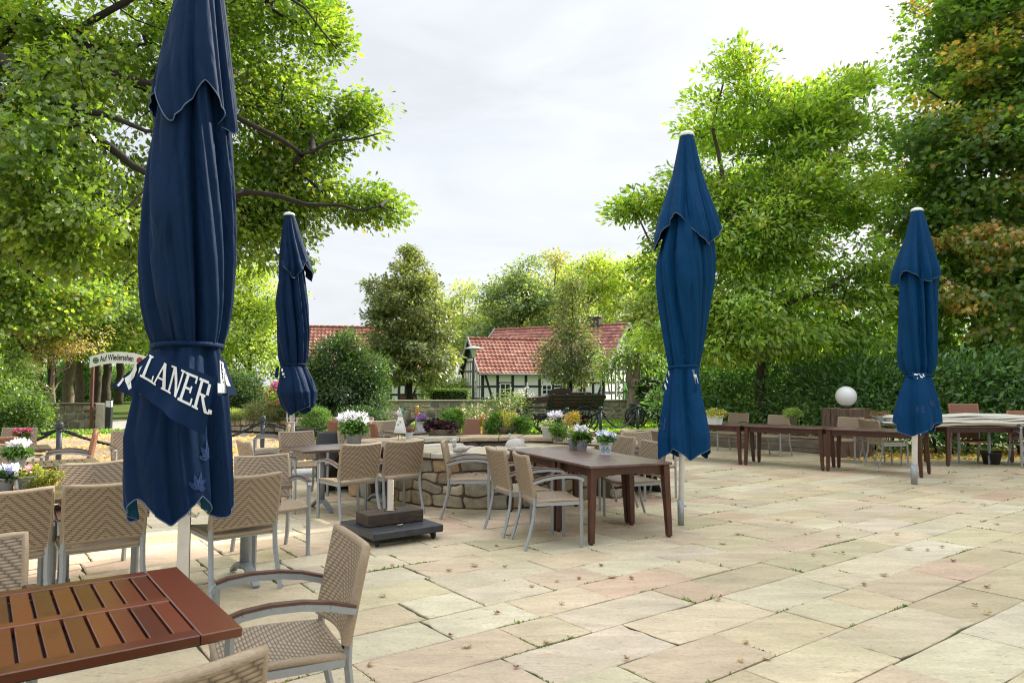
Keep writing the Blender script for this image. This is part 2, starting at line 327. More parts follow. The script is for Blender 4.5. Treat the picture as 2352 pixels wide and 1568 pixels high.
while v<V_EDGE-.05:
    hgt=rg.choice([.40,.42,.43,.44,.46]) 
    u=-7.5+rg.random()*.7; umax=19
    while u<umax:
        ln=rg.choice([.45,.6,.7,.78,.85,.92,1.0])*rg.uniform(.94,1.06)
        p=uv(u+ln/2,v+hgt/2)
        ok = -9<p.x<17 and p.y<max(14.7,17.8-.98*(p.x-4.86))
        if ok and (p.y>.3):
            g1=rg.choice([.0015,.0025,.0035,.0055]); z0=rg.uniform(-.003,.003); e=.006
            tz=[z0+rg.uniform(-.002,.002) for _ in range(4)]
            jj=[rg.uniform(-.004,.004) for _ in range(8)]
            x0,x1,y0,y1=u+g1,u+ln-g1,v+g1,v+hgt-g1
            q=[(x0+jj[0],y0+jj[1]),(x1+jj[2],y0+jj[3]),(x1+jj[4],y1+jj[5]),(x0+jj[6],y1+jj[7])]
            cx,cy=(x0+x1)/2,(y0+y1)/2
            FLAGS.append([uv(a,c) for a,c in q]); top=[];mid=[];bot=[]; m=5
            for i in range(4):
                (a,c),(a2,c2)=q[i],q[(i+1)%4]
                for k_ in range(m):
                    t_=k_/m; x_,y_=a+(a2-a)*t_,c+(c2-c)*t_; ch=rg.uniform(0,.0035)+(rg.uniform(.004,.014) if rg.random()<.07 else 0)
                    x_+=(cx-x_)*ch/.3; y_+=(cy-y_)*ch/.22; z_=tz[i]*(1-t_)+tz[(i+1)%4]*t_; ee=e*rg.uniform(.6,1.6)
                    top.append(uv(x_+(cx-x_)*ee/.35,y_+(cy-y_)*ee/.2,z_)); mid.append(uv(x_,y_,z_-.005)); bot.append(uv(x_,y_,-.03))
            n_=4*m
            col=rg.choice(pal); f=rg.uniform(.88,1.08); col=tuple(min(.64,x*f+rg.uniform(-.012,.012)) for x in col)
            b.add(top+mid+bot,[list(range(n_))]+[[i+n_,(i+1)%n_+n_,(i+1)%n_,i] for i in range(n_)]+[[i+2*n_,(i+1)%n_+2*n_,(i+1)%n_+n_,i+n_] for i in range(n_)],col)
        u+=ln
    v+=hgt
tag(b.build('terrace',flag_material()),kind='structure')
joint_m=ground_material('mossy_joint',[(.055,.065,.025),(.07,.12,.02),(.06,.05,.035)],[0,1.4,3.1],.6,80)
poly_sheet('terrace_bed',[uv(-8.5,-1.6),uv(19,-1.6),uv(19,V_EDGE-2.2),uv(13.6,V_EDGE-.1),uv(-8.5,V_EDGE-.1)],-.012,joint_m)
# grass and moss tufts growing in the joints: uncountable
# ================================================================== furniture
ALU=mat('brushed_aluminium',(.33,.35,.36),rough=.45,metal=.35,nscale=30,namt=.06)
ALUG=mat('grey_aluminium',(.27,.29,.30),rough=.45,metal=.35,nscale=30,namt=.06)
WBEI=wicker('beige_wicker',(.40,.305,.205),(.095,.065,.038))
WBEI_H=wicker('beige_wicker_seat',(.42,.33,.235),(.10,.07,.04))
WEDGE=mat('beige_wicker_edge',(.34,.255,.165),rough=.5,nscale=90,namt=.3,stretch=(1,1,6),bump=.3,bscale=160)
WBRO=wicker('brown_wicker',(.36,.16,.085),(.10,.04,.02))
WBRO_E=mat('brown_wicker_edge',(.33,.14,.075),rough=.5,nscale=90,namt=.3,stretch=(1,1,6),bump=.3,bscale=160)
DARKWOOD=mat('dark_arm_wood',(.095,.045,.03),rough=.45,nscale=12,namt=.4,stretch=(8,1,8))
BLACKM=mat('black_gap_shade',(.015,.013,.012),rough=.7)
RUB=mat('black_rubber',(.02,.02,.02),rough=.7)
def wood_mat(name, c0, c1, rough=.35, sc=3., st=(1,14,14), coat=0, mott=.5, msc=None):
    m,n,b,out=nodes_of(name); Ln=n.links.new
    t=N(n,'ShaderNodeTexCoord'); mp_=N(n,'ShaderNodeMapping'); mp_.inputs['Scale'].default_value=st; Ln(t.outputs['Object'],mp_.inputs[0])
    z=N(n,'ShaderNodeTexNoise'); z.inputs['Scale'].default_value=sc; z.inputs['Detail'].default_value=8; z.inputs['Distortion'].default_value=.7; Ln(mp_.outputs[0],z.inputs['Vector'])
    z2=N(n,'ShaderNodeTexNoise'); z2.inputs['Scale'].default_value=msc or sc*1.7; z2.inputs['Detail'].default_value=5; Ln(t.outputs['Object'],z2.inputs['Vector'])
    ad=N(n,'ShaderNodeMath',operation='MULTIPLY_ADD'); Ln(z2.outputs['Fac'],ad.inputs[0]); ad.inputs[1].default_value=mott; Ln(z.outputs['Fac'],ad.inputs[2])
    r=N(n,'ShaderNodeValToRGB'); r.color_ramp.elements[0].position=.36+mott*.18; r.color_ramp.elements[1].position=.62+mott*.5; r.color_ramp.elements[0].color=(*c0,1); r.color_ramp.elements[1].color=(*c1,1); Ln(ad.outputs[0],r.inputs[0])
    a=N(n,'ShaderNodeAttribute',attribute_name='col'); x=N(n,'ShaderNodeMix',data_type='RGBA',blend_type='MULTIPLY'); x.inputs['Factor'].default_value=1; Ln(r.outputs[0],x.inputs['A']); Ln(a.outputs['Color'],x.inputs['B'])
    Ln(x.outputs['Result'],b.inputs['Base Color']); b.inputs['Roughness'].default_value=rough
    if coat: b.inputs['Coat Weight'].default_value=coat; b.inputs['Coat Roughness'].default_value=.32
    bp=N(n,'ShaderNodeBump'); bp.inputs['Strength'].default_value=.12; bp.inputs['Distance'].default_value=.01; Ln(z.outputs['Fac'],bp.inputs['Height']); Ln(bp.outputs[0],b.inputs['Normal'])
    return m
MAHOG=wood_mat('oiled_mahogany',(.022,.008,.005),(.085,.028,.013),.38,5.,(14,14,1.5),mott=.7)
SLATW=wood_mat('weathered_slat_wood',(.012,.0035,.002),(.125,.033,.0105),.30,5.,(3,3,9),coat=.3,mott=1.3,msc=4.5)
GREYW=wood_mat('grey_weathered_wood',(.055,.032,.022),(.15,.09,.058),.32,3.,coat=.8)
W1=(1,1,1)
# ---- armchair; local frame: front = +Y, origin on the ground below the seat
def make_chair(name, label, cat, wick, wseat, edge, H=.84, bw=.235):
    t=thing(name,label,cat,(0,0,0),0)
    zb=.47; dz=H-zb
    def back(x,z,off):                         # curved, leaning panel
        s=(z-zb)/dz
        return (x,-.205-.075*s-.028*(1-(x/bw)**2)+off,z-.018*s*(1-(x/bw)**2)*0)
    b=MB(); th=.019
    def edgez(u): return H-.014*(1-(2*u-1)**2)
    bot=lambda u: zb-.03*(1-(2*u-1)**2)*(-.4)
    pf=lambda off: (lambda u,v: back((2*u-1)*bw,bot(u)+(edgez(u)-bot(u))*v,off))
    uvf=lambda u,v:((2*u-1)*bw,v*dz)
    b.grid(pf(th),10,6,mi=0,uvfn=uvf,flip=True); b.grid(pf(-th),10,6,mi=0,uvfn=uvf)
    # rounded rim
    rim=[]
    for u,v in [(i/10,0) for i in range(11)]+[(1,j/6) for j in range(1,7)]+[(1-i/10,1) for i in range(1,11)]+[(0,1-j/6) for j in range(1,6)]: rim.append(pf(0)(u,v))
    rim.append(rim[0]); b.tube(rim,th*1.04,8,mi=1,cap=False)
    b.build('backrest',[wick,edge],t)
    b=MB()
    def seat(u,v,top): x=(2*u-1)*.228; y=-.205+.455*v; return (x,y,.438+.012*math.sin(math.pi*v*.9)-.014*(1-(2*u-1)**2)*(.4+.6*v)+(0 if top else -.03))
    suv=lambda u,v:((2*u-1)*.228,v*.455)
    b.grid(lambda u,v:seat(u,v,1),8,8,mi=0,uvfn=suv); b.grid(lambda u,v:seat(u,v,0),8,8,mi=0,uvfn=suv,flip=True)
    rim=[]
    for u,v in [(i/8,0) for i in range(9)]+[(1,j/8) for j in range(1,9)]+[(1-i/8,1) for i in range(1,9)]+[(0,1-j/8) for j in range(1,8)]:
        p=seat(u,v,1); rim.append((p[0],p[1],p[2]-.015))
    rim.append(rim[0]); b.tube(rim,.0165,8,mi=1,cap=False,flat=(1,1.05))
    b.build('seat',[wseat,edge],t)
    for s in (-1,1):
        b=MB(); x=s*.252
        b.tube([(x,.235,0),(x,.235,.3),(x,.232,.618)],[.017,.017,.016],4,cap=True,smooth=False,flat=(1.15,1)); b.build('leg',ALU,t)
        b=MB(); x=s*.232
        b.tube([(x*1.05,-.305,0),(x*1.04,-.262,.13),(x,-.225,.28),(x,-.212,.40),(x,-.216,.50),(x,-.232,.58)],.0165,4,smooth=False,flat=(1.15,1)); b.build('leg',ALU,t)
        b=MB(); x=s*.256
        ap=[(x,.248,.606),(x,.235,.628),(x,.19,.642),(x,.09,.652),(x,-.03,.648),(x,-.13,.632),(x*.97,-.235,.602)]
        for i in range(len(ap)-1): b.bar(ap[i],ap[i+1],.034,.026)
        arm=b.build('armrest',ALU,t)
        b=MB()
        for i in range(1,len(ap)-1):
            q=[Vector(ap[j])+Vector((0,0,.0185)) for j in (i,i+1)]; b.bar(q[0],q[1],.036,.011,col=W1)
        b.build('arm_cap',DARKWOOD,arm)
    b=MB(); b.bar((-.24,.215,.408),(.24,.215,.408),.02,.03); b.bar((-.235,-.19,.405),(.235,-.19,.405),.02,.03)
    for s in (-1,1): b.bar((s*.235,-.2,.405),(s*.24,.225,.408),.018,.03)
    b.build('seat_frame',ALU,t)
    return t
chairB=make_chair('wicker_armchair','x','armchair',WBEI,WBEI_H,WEDGE)
chairN=make_chair('brown_wicker_armchair','x','armchair',WBRO,WBRO,WBRO_E,H=.90,bw=.245)
GB='beige wicker armchairs on the terrace'; GN='brown wicker armchairs'
used=set()
def chair(kind,pos,d,label,z=0,jit=0):
    src=chairB if kind=='b' else chairN
    p=(pos[0],pos[1],z)
    rz=heading(d)+jit
    if kind in used: return dup(src,p,rz,label,GB if kind=='b' else GN)
    used.add(kind); src.location=p; src.rotation_euler=(0,0,rz); tag(src,label,None,GB if kind=='b' else GN); return src
def cu(u,v): p=uv(u,v); return (p.x,p.y)
rot=lambda d,a:(d[0]*math.cos(a)-d[1]*math.sin(a),d[0]*math.sin(a)+d[1]*math.cos(a))
chair('b',cu(1.04,2.98),rot(MU,R(-9)),'beige armchair at the end of the slatted red-brown table, nearest to the camera')
chair('b',cu(.35,2.10),VDIR,'beige armchair cut off by the bottom edge, only its back showing before the slatted table')
chair('b',cu(-.05,3.56),MV,'beige armchair at the left edge, across the slatted red-brown table')
chair('b',cu(.150,5.72),rot(VDIR,R(3)),'beige armchair seen from behind, leftmost, under the yellow trailing plant')
chair('b',cu(.71,5.72),VDIR,'beige armchair seen from behind, half hidden on its right by the big front parasol skirt')
chair('b',cu(1.57,5.60),rot(VDIR,R(4)),'beige armchair seen from behind, right of the big front parasol pole')
chair('b',cu(.80,6.64),MV,'beige armchair facing the camera behind the yellow trailing plant, left of the front parasol')
chair('b',cu(2.12,6.42),MV,'beige armchair facing the camera just right of the front parasol skirt')
chair('b',cu(3.56,9.50),MV,'beige armchair facing the camera in front of the far left parasol pole')
chair('b',cu(4.36,9.38),MV,'beige armchair facing the camera behind the pot of white chrysanthemums')
chair('b',(-1.84,8.13),(-.66,.75),'beige armchair seen from behind, above the dark parasol base on castors')
chair('b',(-1.40,8.55),(-.57,.82),'beige armchair seen from behind with its right side at the round stone wall')
chair('b',cu(2.74,8.44),UDIR,'beige armchair seen edge-on at the left end of the pedestal table')
chair('b',(-3.95,11.75),(-.96,-.28),'beige armchair with herringbone back turned left, beside the rope barrier')
chair('b',(-.50,8.30),(1,.03),'beige armchair in side view before the round stone wall, an orange leaf on its seat')
chair('b',(.09,7.42),(.92,.40),'beige armchair second from the front on the left side of the long brown table')
chair('b',(.35,6.86),(.965,.26),'beige armchair nearest the camera on the left side of the long brown table')
chair('b',(1.37,8.13),(-.92,-.39),'beige armchair with striped herringbone back at the right side of the long brown table')
chair('b',(1.16,8.93),(-.92,-.40),'beige armchair behind the pansy pot, at the far right of the long brown table')
chair('b',(1.83,9.62),(.45,-.89),'beige armchair facing the camera, alone behind the long brown table')
chair('b',(-2.13,12.6),MV,'beige armchair facing the camera behind the table with the bird-woman figurine')
chair('b',(-2.75,13.7),MV,'beige armchair almost hidden, farthest back on the left of the figurine table')
chair('b',(-1.95,13.5),(-.8,-.5),'beige armchair turned left, right of the bird-woman figurine head')
chair('b',(4.95,16.1),(-.72,-.69),'beige armchair leftmost behind the long row of dark tables by the hedge')
chair('b',(5.48,15.05),(-.72,-.69),'beige armchair behind the small green potted cushion plant by the hedge')
chair('b',(6.50,14.0),(-.72,-.69),'beige armchair in front of the timber block with the white globe lamp')
chair('b',(6.85,13.15),(1,.05),'beige armchair half under the dark tables left of the farthest right parasol pole')
chair('b',(6.98,13.62),(1,.10),'beige armchair tucked right behind another one left of the farthest right parasol pole')
chair('b',(-5.2,9.9),MV,'beige herringbone armchair half hidden behind the left edge of the front parasol')
chair('b',(-7.35,10.5),(.1,-1),'beige armchair at the left edge behind the pink flowers')
chair('b',(-5.55,7.55),(.5,-.86),'pale beige armchair at the left edge beside the white cyclamen pot')
chair('n',cu(5.10,10.15),UDIR,'brown armchair in front of the table with the bird-woman figurine, back turned left')
chair('n',(-.72,12.1),(-.42,-.91),'brown armchair behind the round stone wall, between basket and brass torch')
chair('n',(-2.65,11.85),(.5,.86),'brown armchair of which only the top edge shows over the white chrysanthemums')
chair('n',(-5.63,9.15),(-.85,-.52),'brown armchair in side view facing left on the gravel beside the post')
chair('n',(-5.85,8.35),(-.1,1),'brown armchair seen from behind at the left edge, behind the white cyclamen')
chair('n',(8.75,13.75),(-.25,-.97),'brown armchair, the upper one stacked at the right behind the cream canvas',z=.21)
chair('n',(8.75,13.78),(-.25,-.97),'brown armchair, the lower one stacked at the right behind the cream canvas')
chair('n',(9.45,13.1),(-.2,-.98),'brown armchair at the right edge with its back rising behind the cream canvas',z=.1)
chair('n',(9.45,13.12),(-.2,-.98),'brown armchair at the right edge under the one behind the cream canvas',z=0)
# ---- tables
def slat_table(name,label,u0,u1,v0,v1,mt,Z=.745,slats=True,ped=None,legm=ALUG,group=None):
    c=uv((u0+u1)/2,(v0+v1)/2); t=thing(name,label,'table',(c.x,c.y,0),AX*-1+R(90),group)
    # local frame: x along the courses (u), y across (v)
    lu,lv=(u1-u0),(v1-v0); b=MB(); th=.03
    rr=random.Random(len(label))
    tint=lambda:(lambda f,g:(f,f*g,f*g*g))(rr.uniform(.7,1.25),rr.uniform(.92,1.06))
    if slats:
        ub=MB(); ub.box((0,0,Z-th-.012),(lu-.12,lv-.10,.012)); ub.build('gap_shade_board',BLACKM,t)  # black sheet added below the slats: paints the shade seen through the gaps
        eb=.125; sb=.07
        for s in (-1,1):
            b.box((s*(lu/2-eb/2),0,Z-th/2),(eb-.004,lv,th),col=tint(),bev=.003)
            b.box((0,s*(lv/2-sb/2),Z-th/2),(lu-2*eb,sb-.002,th),col=tint(),bev=.003)
        b.box((0,0,Z-th/2),(lu-2*eb,.05,th),col=tint(),bev=.003)
        n=max(3,int(round((lu-2*eb)/.064))); pw=(lu-2*eb)/n
        for i in range(n):
            x=-lu/2+eb+pw*(i+.5)
            for s in (-1,1):
                y0=.027; y1=lv/2-sb-.002
                b.box((x,s*(y0+y1)/2,Z-th/2-.001),(pw-.0095,y1-y0,th-.004),col=tint(),bev=.002)
    else:
        n=5
        for i in range(n): b.box((0,-lv/2+lv/n*(i+.5),Z-th/2),(lu,lv/n-.0015,th),col=tint(),bev=.002)
    b.build('tabletop',mt,t)
    for x in (ped if ped is not None else (-lu*.28,lu*.28)):
        b=MB(); b.lathe([(.036,.09),(.034,.4),(.034,Z-th-.012)],(x,0,0),16)
        b.box((x,0,Z-th-.008),(.1,lv*.6,.014)); b.build('pedestal',legm,t)
        b=MB()
        for s in (-1,1):
            pts=[(x,s*q*.30,.125-.115*q**1.6) for q in (0.05,.3,.55,.8,1)]
            for i in range(4): b.bar(pts[i],pts[i+1],.075-.008*i,.022)
        b.lathe([(.045,.09),(.045,.13)],(x,0,0),14)
        b.build('foot',legm,t)
        for s in (-1,1): pass
    return t
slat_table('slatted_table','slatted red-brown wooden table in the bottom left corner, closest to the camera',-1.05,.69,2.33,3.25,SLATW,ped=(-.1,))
slat_table('pedestal_table','grey-brown table left of the front parasol with three flower pots on it',-.95,.94,5.62,6.34,GREYW,slats=False)
slat_table('pedestal_table','grey-brown table mostly hidden behind the front parasol skirt',1.02,1.93,5.36,6.10,GREYW,slats=False,ped=(.22,))
slat_table('pedestal_table','reddish table on two steel pedestals with a pot of white chrysanthemums',2.96,4.46,7.92,8.66,GREYW,slats=False,ped=(-.37,.37))
slat_table('pedestal_table','dark table behind the round stone wall with a white pot of purple heather',5.28,6.25,9.8,10.6,GREYW,slats=False)
g=gp(126,1027,.745); 
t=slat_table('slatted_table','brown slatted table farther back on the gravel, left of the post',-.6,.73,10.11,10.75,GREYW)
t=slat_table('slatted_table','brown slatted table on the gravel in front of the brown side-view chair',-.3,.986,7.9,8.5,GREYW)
def wood_table(name,label,corner,e1,l1,l2,group,Z=.735,arch=True,legs=(1,1,1,1)):
    e1=Vector((e1[0],e1[1])).normalized(); e2=Vector((-e1.y,e1.x)); c=Vector(corner)+e1*l1/2+e2*l2/2
    t=thing(name,label,'table',(c.x,c.y,0),math.atan2(e1.y,e1.x),group); rr=random.Random(int(l1*100+l2*10))
    b=MB(); n=6
    for i in range(n):
        f=rr.uniform(.85,1.2); b.box((0,-l2/2+l2/n*(i+.5),Z-.0125),(l1,l2/n-.0008,.025),col=(f,f,f),bev=.004)
    b.build('tabletop',MAHOG_TOP,t)
    b=MB(); ins=.07
    for s in (-1,1):
        for ax in (0,1):
            ln=(l1 if ax==0 else l2)-2*ins; k=10; off=(l2 if ax==0 else l1)/2-ins
            for i in range(k):
                x=-ln/2+ln/k*(i+.5); dr=.105-.03*(1-((x/(ln/2))**2)) if arch else .095
                p=(x,s*off,Z-.026-dr/2) if ax==0 else (s*off,x,Z-.026-dr/2)
                b.box(p,(ln/k,.022,dr) if ax==0 else (.022,ln/k,dr),col=(.9,.85,.85))
    b.build('apron',MAHOG,t)
    for sx in (-1,1):
        for sy in (-1,1):
            b=MB(); x,y=sx*(l1/2-ins+.015),sy*(l2/2-ins+.015); h=Z-.03
            V=[]; 
            for zz,hw in ((0.015,.024),(h*.62,.030),(h,.034)):
                ox=sx*(1-zz/h)*.028; oy=sy*(1-zz/h)*.02
                V+=[(x+ox-hw,y+oy-hw,zz),(x+ox+hw,y+oy-hw,zz),(x+ox+hw,y+oy+hw,zz),(x+ox-hw,y+oy+hw,zz)]
            F=[[3,2,1,0],[8,9,10,11]]+[[r*4+i,r*4+(i+1)%4,r*4+4+(i+1)%4,r*4+4+i] for r in range(2) for i in range(4)]
            b.add(V,F,(1,.95,.95)); b.lathe([(.02,0),(.02,.016)],(x+sx*.028,y+sy*.02,0),10,col=(.1,.1,.1)); b.build('leg',MAHOG,t)
    return t
MAHOG_TOP=wood_mat('polished_mahogany_top',(.050,.019,.014),(.145,.062,.044),.42,4.,(2.2,22,4),coat=.9)
E1=(.918,.396); E2=(-.396,.918); A=Vector((.73,6.74)); GT='dark mahogany tables pushed together'
wood_table('wooden_table','red-brown table with splayed legs, the nearer of the pair before the round stone wall',A,E1,.93,.74,GT)
wood_table('wooden_table','red-brown table touching the round stone wall, the farther of the pair',A+Vector(E2)*.745,E1,.93,1.24,GT)
RW=Vector((.772,-.636)); GR='dark tables in a row by the hedge'
p0=Vector((4.30,13.38))
wood_table('wooden_table','dark table at the left end of the long row, behind the middle parasol',p0-RW*1.43-Vector((.02,.0)),RW,1.40,.74,GR,arch=False)
wood_table('wooden_table','dark table in the middle of the long row with a small green potted plant',p0,RW,1.42,.74,GR,arch=False)
wood_table('wooden_table','dark table behind the farthest right parasol with a white planter on its edge',p0+RW*1.45,RW,1.48,.74,GR,arch=False)
wood_table('wooden_table','dark table at the right edge under the folded cream canvas',(7.95,13.15),(1,-.02),1.7,.8,GR,arch=False)
# ================================================================== closed parasols
def cloth(name,col):
    m,n,b,out=nodes_of(name); Ln=n.links.new
    t=N(n,'ShaderNodeTexCoord'); z=N(n,'ShaderNodeTexNoise'); z.inputs['Scale'].default_value=3.5; z.inputs['Detail'].default_value=6; Ln(t.outputs['Object'],z.inputs['Vector'])
    r=N(n,'ShaderNodeMapRange'); r.inputs['To Min'].default_value=.75; r.inputs['To Max'].default_value=1.25; Ln(z.outputs['Fac'],r.inputs[0])
    c=N(n,'ShaderNodeRGB'); c.outputs[0].default_value=(*col,1); ml=N(n,'ShaderNodeVectorMath',operation='SCALE'); Ln(c.outputs[0],ml.inputs[0]); Ln(r.outputs[0],ml.inputs['Scale']); Ln(ml.outputs[0],b.inputs['Base Color'])
    b.inputs['Roughness'].default_value=.68; b.inputs['Specular IOR Level'].default_value=.12
    b.inputs['Sheen Weight'].default_value=.05; b.inputs['Sheen Roughness'].default_value=.35; b.inputs['Sheen Tint'].default_value=(.2,.4,1,1)
    z2=N(n,'ShaderNodeTexNoise'); z2.inputs['Scale'].default_value=5; z2.inputs['Detail'].default_value=2; z2.inputs['Distortion'].default_value=1.0; mp_=N(n,'ShaderNodeMapping'); mp_.inputs['Scale'].default_value=(1.6,1.6,.5); Ln(t.outputs['Object'],mp_.inputs[0]); Ln(mp_.outputs[0],z2.inputs['Vector'])
    z3=N(n,'ShaderNodeTexNoise'); z3.inputs['Scale'].default_value=900; Ln(t.outputs['Object'],z3.inputs['Vector'])
    z4=N(n,'ShaderNodeTexNoise',noise_type='RIDGED_MULTIFRACTAL'); z4.inputs['Scale'].default_value=2.2; z4.inputs['Detail'].default_value=3; z4.inputs['Distortion'].default_value=.8; Ln(mp_.outputs[0],z4.inputs['Vector'])
    ad0=N(n,'ShaderNodeMath',operation='MULTIPLY_ADD'); Ln(z4.outputs['Fac'],ad0.inputs[0]); ad0.inputs[1].default_value=.22; Ln(z2.outputs['Fac'],ad0.inputs[2])
    ad=N(n,'ShaderNodeMath',operation='MULTIPLY_ADD'); Ln(z3.outputs['Fac'],ad.inputs[0]); ad.inputs[1].default_value=.012; Ln(ad0.outputs[0],ad.inputs[2])
    bp=N(n,'ShaderNodeBump'); bp.inputs['Strength'].default_value=.45; bp.inputs['Distance'].default_value=.05; Ln(ad.outputs[0],bp.inputs['Height']); Ln(bp.outputs[0],b.inputs['Normal'])
    return m
NAVY=cloth('navy_cloth',(.0030,.0175,.056)); TEAL=cloth('petrol_blue_cloth',(.0009,.040,.118))
NAVY_IN=cloth('blue_cloth_inside',(.012,.085,.16)); SEAM=mat('pale_piping',(.08,.13,.22),rough=.7)
WPAINT=mat('white_painted_metal',(.84,.84,.83),rough=.4,nscale=25,namt=.06); GALV=mat('galvanised_sleeve',(.33,.35,.36),rough=.5,metal=.5,nscale=30,namt=.15)
WCLOTH=mat('white_print',(.74,.74,.72),rough=.7,nscale=20,namt=.06); PRINT=mat('pale_blue_print',(.006,.036,.14),rough=.65)
class Shell:
    """one draped layer: silhouette table in survey marks, pleats and an uneven hem"""
    def __init__(s,Y,tab,hem,B,k,ph,n,A0,A1,seed,twist=.25,hb=0):
        s.Y=Y; s.ys=[q[0] for q in tab]; P=[(pp(q[1],q[0],Y),pp(q[2],q[0],Y)) for q in tab]
        s.z=[a.z for a,b in P][::-1]; s.c=[(a.x+b.x)/2 for a,b in P][::-1]; s.r=[(b.x-a.x)/2 for a,b in P][::-1]
        s.top=s.z[-1]; m=Y/1641; s.hem=pp(1176,hem,Y).z; s.B=B*m; s.k=k; s.ph=ph; s.n=n; s.A0=A0; s.A1=A1; s.tw=twist
        q=random.Random(seed); s.a=q.uniform(0,6.3); s.b=q.uniform(0,6.3); s.d=q.uniform(0,6.3); s.hb=hb*m
    def warp(s,th): return th+.30*math.sin(th+s.a)+.16*math.sin(2*th+s.b)+.07*math.sin(5*th+s.d)
    def hemz(s,th):
        w=s.k*th+s.ph; tri=2/math.pi*math.asin(math.sin(w)*.97)
        return s.hem-s.B*tri+s.hb*math.sin(3*th+s.a)
    def pt(s,th,t,off=0.):
        zt=s.top; zb=s.hemz(th); z=zt+(zb-zt)*t
        zz=max(z,min(s.z)); R_=lerp(s.z,s.r,zz); c=lerp(s.z,s.c,zz); f=(zt-z)/max(zt-s.hem,.01)
        A=s.A0+(s.A1-s.A0)*min(1,max(0,f))
        w=s.warp(th)+s.tw*(z); k=s.n*w; k+=.55*math.sin(k+s.a); own=.72+.28*math.sin(math.floor(k/(2*math.pi))*2.4+s.b)
        p=abs(math.cos(k/2)); p2=abs(math.sin(s.n*1.65*w+s.d+1.2*z))
        r=R_*(1.0-A*own*(1-p)*1.25-A*.20*(1-p2)*(.4+.6*p)+A*.05)+off
        return (c+r*math.sin(th), s.Y-r*math.cos(th), z)
    def px(s,x,y,off=.004):                # the point on the camera side of this layer at survey mark x, y
        q=pp(x,y,s.Y); c=lerp(s.z,s.c,q.z); r=lerp(s.z,s.r,q.z); th=math.asin(max(-.97,min(.97,(q.x-c)/r)))
        for _ in range(6):
            zb=s.hemz(th); t=min(1,max(0,(s.top-q.z)/(s.top-zb))); p=s.pt(th,t,off)
            th+=max(-.2,min(.2,(q.x-p[0])/(r*max(.3,math.cos(th)))*.7)); th=max(-1.4,min(1.4,th))
        return p
    def build(s,name,m,par,nth=120,nz=44,inner=None,seam=True):
        b=MB(); b.grid(lambda a,v:s.pt(2*math.pi*a,v),nth,nz,close=True,flip=False)
        if inner: b.grid(lambda a,v:s.pt(2*math.pi*a,.35+.65*v,-.006),nth,nz//2,close=True,mi=1,flip=True)
        o=b.build(name,[m,inner] if inner else m,par)
        if seam:
            b=MB(); pts=[s.pt(2*math.pi*i/nth,1,.002) for i in range(nth+1)]; b.tube(pts,.0035 if s.Y<6 else .0042,5,cap=False); b.build('piping',SEAM,o)
        return o
def parasol(label,Y,base,apex,tier,thp,body,skirt,shp,m,seed,inner=None,nth=120,polew=.031,sleeve=.12,bp_=None):
    g=gp(*base); Y=g.y
    t=thing('closed_parasol',label,'parasol',(0,0,0),0,'closed blue parasols'); t.location=(0,0,0)
    ap=pp(*apex,Y)
    b=MB(); b.tube([(g.x,Y,.0),(g.x+(ap.x-g.x)*.5,Y,ap.z*.5),(ap.x,Y,ap.z-.03)],polew,16); b.build('pole',WPAINT,t)
    if sleeve:
        b=MB(); b.tube([(g.x,Y,0),(g.x,Y,sleeve)],polew*1.13,16); b.tube([(g.x+polew,Y-.01,sleeve*.75),(g.x+polew+.03,Y-.012,sleeve*.75)],.008,8); b.build('sleeve',GALV,t)
    T=Shell(Y,tier,*thp,seed=seed); o=T.build('upper_canopy',m,t,nth,40)
    rc=max(.04,T.r[-1]); b=MB(); b.lathe([(rc*.98,-.028),(rc*1.12,-.02),(rc*1.1,.0),(rc*.85,.022),(rc*.4,.035),(0,.038)],(T.c[-1],Y,T.top+.005),24); b.build('cap',WPAINT,t)
    Bd=Shell(Y,body,body[-1][0],0,1,0,8,.10,.30,seed+1,twist=.35); Bd.A0=.42; Bd.A1=.46; Bd.build('canopy',m,t,nth,50,seam=False)
    Sk=Shell(Y,skirt,*shp,seed=seed+2); Sk.build('skirt',m,t,nth,40,inner)
    r=Bd.r[0]; c=Bd.c[0]; z=Bd.z[0]
    b=MB(); pts=[(c+(r*1.02)*math.sin(a),Y-(r*1.02)*math.cos(a),z+.012*math.sin(a+1)) for a in [2*math.pi*i/40 for i in range(41)]]
    b.tube(pts,.016,6,cap=False,flat=(.4,1)); b.build('tie_band',m,t)
    return t,T,Bd,Sk
def patch(rows,n=10,m_=8):
    """surface through four survey corners p00,p10,p01,p11 (x,y,depth) bowed outward by 'bow'"""
    (p00,p10,p01,p11,bow)=rows
    q=[pp(*p) for p in (p00,p10,p01,p11)]
    def f(u,v,off=0.):
        p=q[0]*(1-u)*(1-v)+q[1]*u*(1-v)+q[2]*(1-u)*v+q[3]*u*v
        return (p.x,p.y-bow*math.sin(math.pi*u)*1.0-(.022*math.sin(2.6*math.pi*u+v*2.2)+.010*math.sin(6.3*math.pi*u+1+v))*(.35+.65*v)-off,p.z)
    return f
def strokes(b,f,segs,w,off=.005,serif=.5):
    """letter strokes (x0,y0,x1,y1,width) in patch coordinates as narrow quads that follow the cloth"""
    for i,(x0,y0,x1,y1,ww) in enumerate(segs):
        dx,dy=x1-x0,y1-y0; l=math.hypot(dx,dy*.3)+1e-6; k=6
        if abs(dy)>=abs(dx): ox,oy=ww/2,0
        else: ox,oy=0,ww/2*1.9
        V=[];F=[]
        for j in range(k+1):
            x=x0+dx*j/k; y=y0+dy*j/k; V+=[f(x-ox,y-oy,off+i*.0004),f(x+ox,y+oy,off+i*.0004)]
        F=[[2*j,2*j+1,2*j+3,2*j+2] for j in range(k)]
        b.add(V,F)
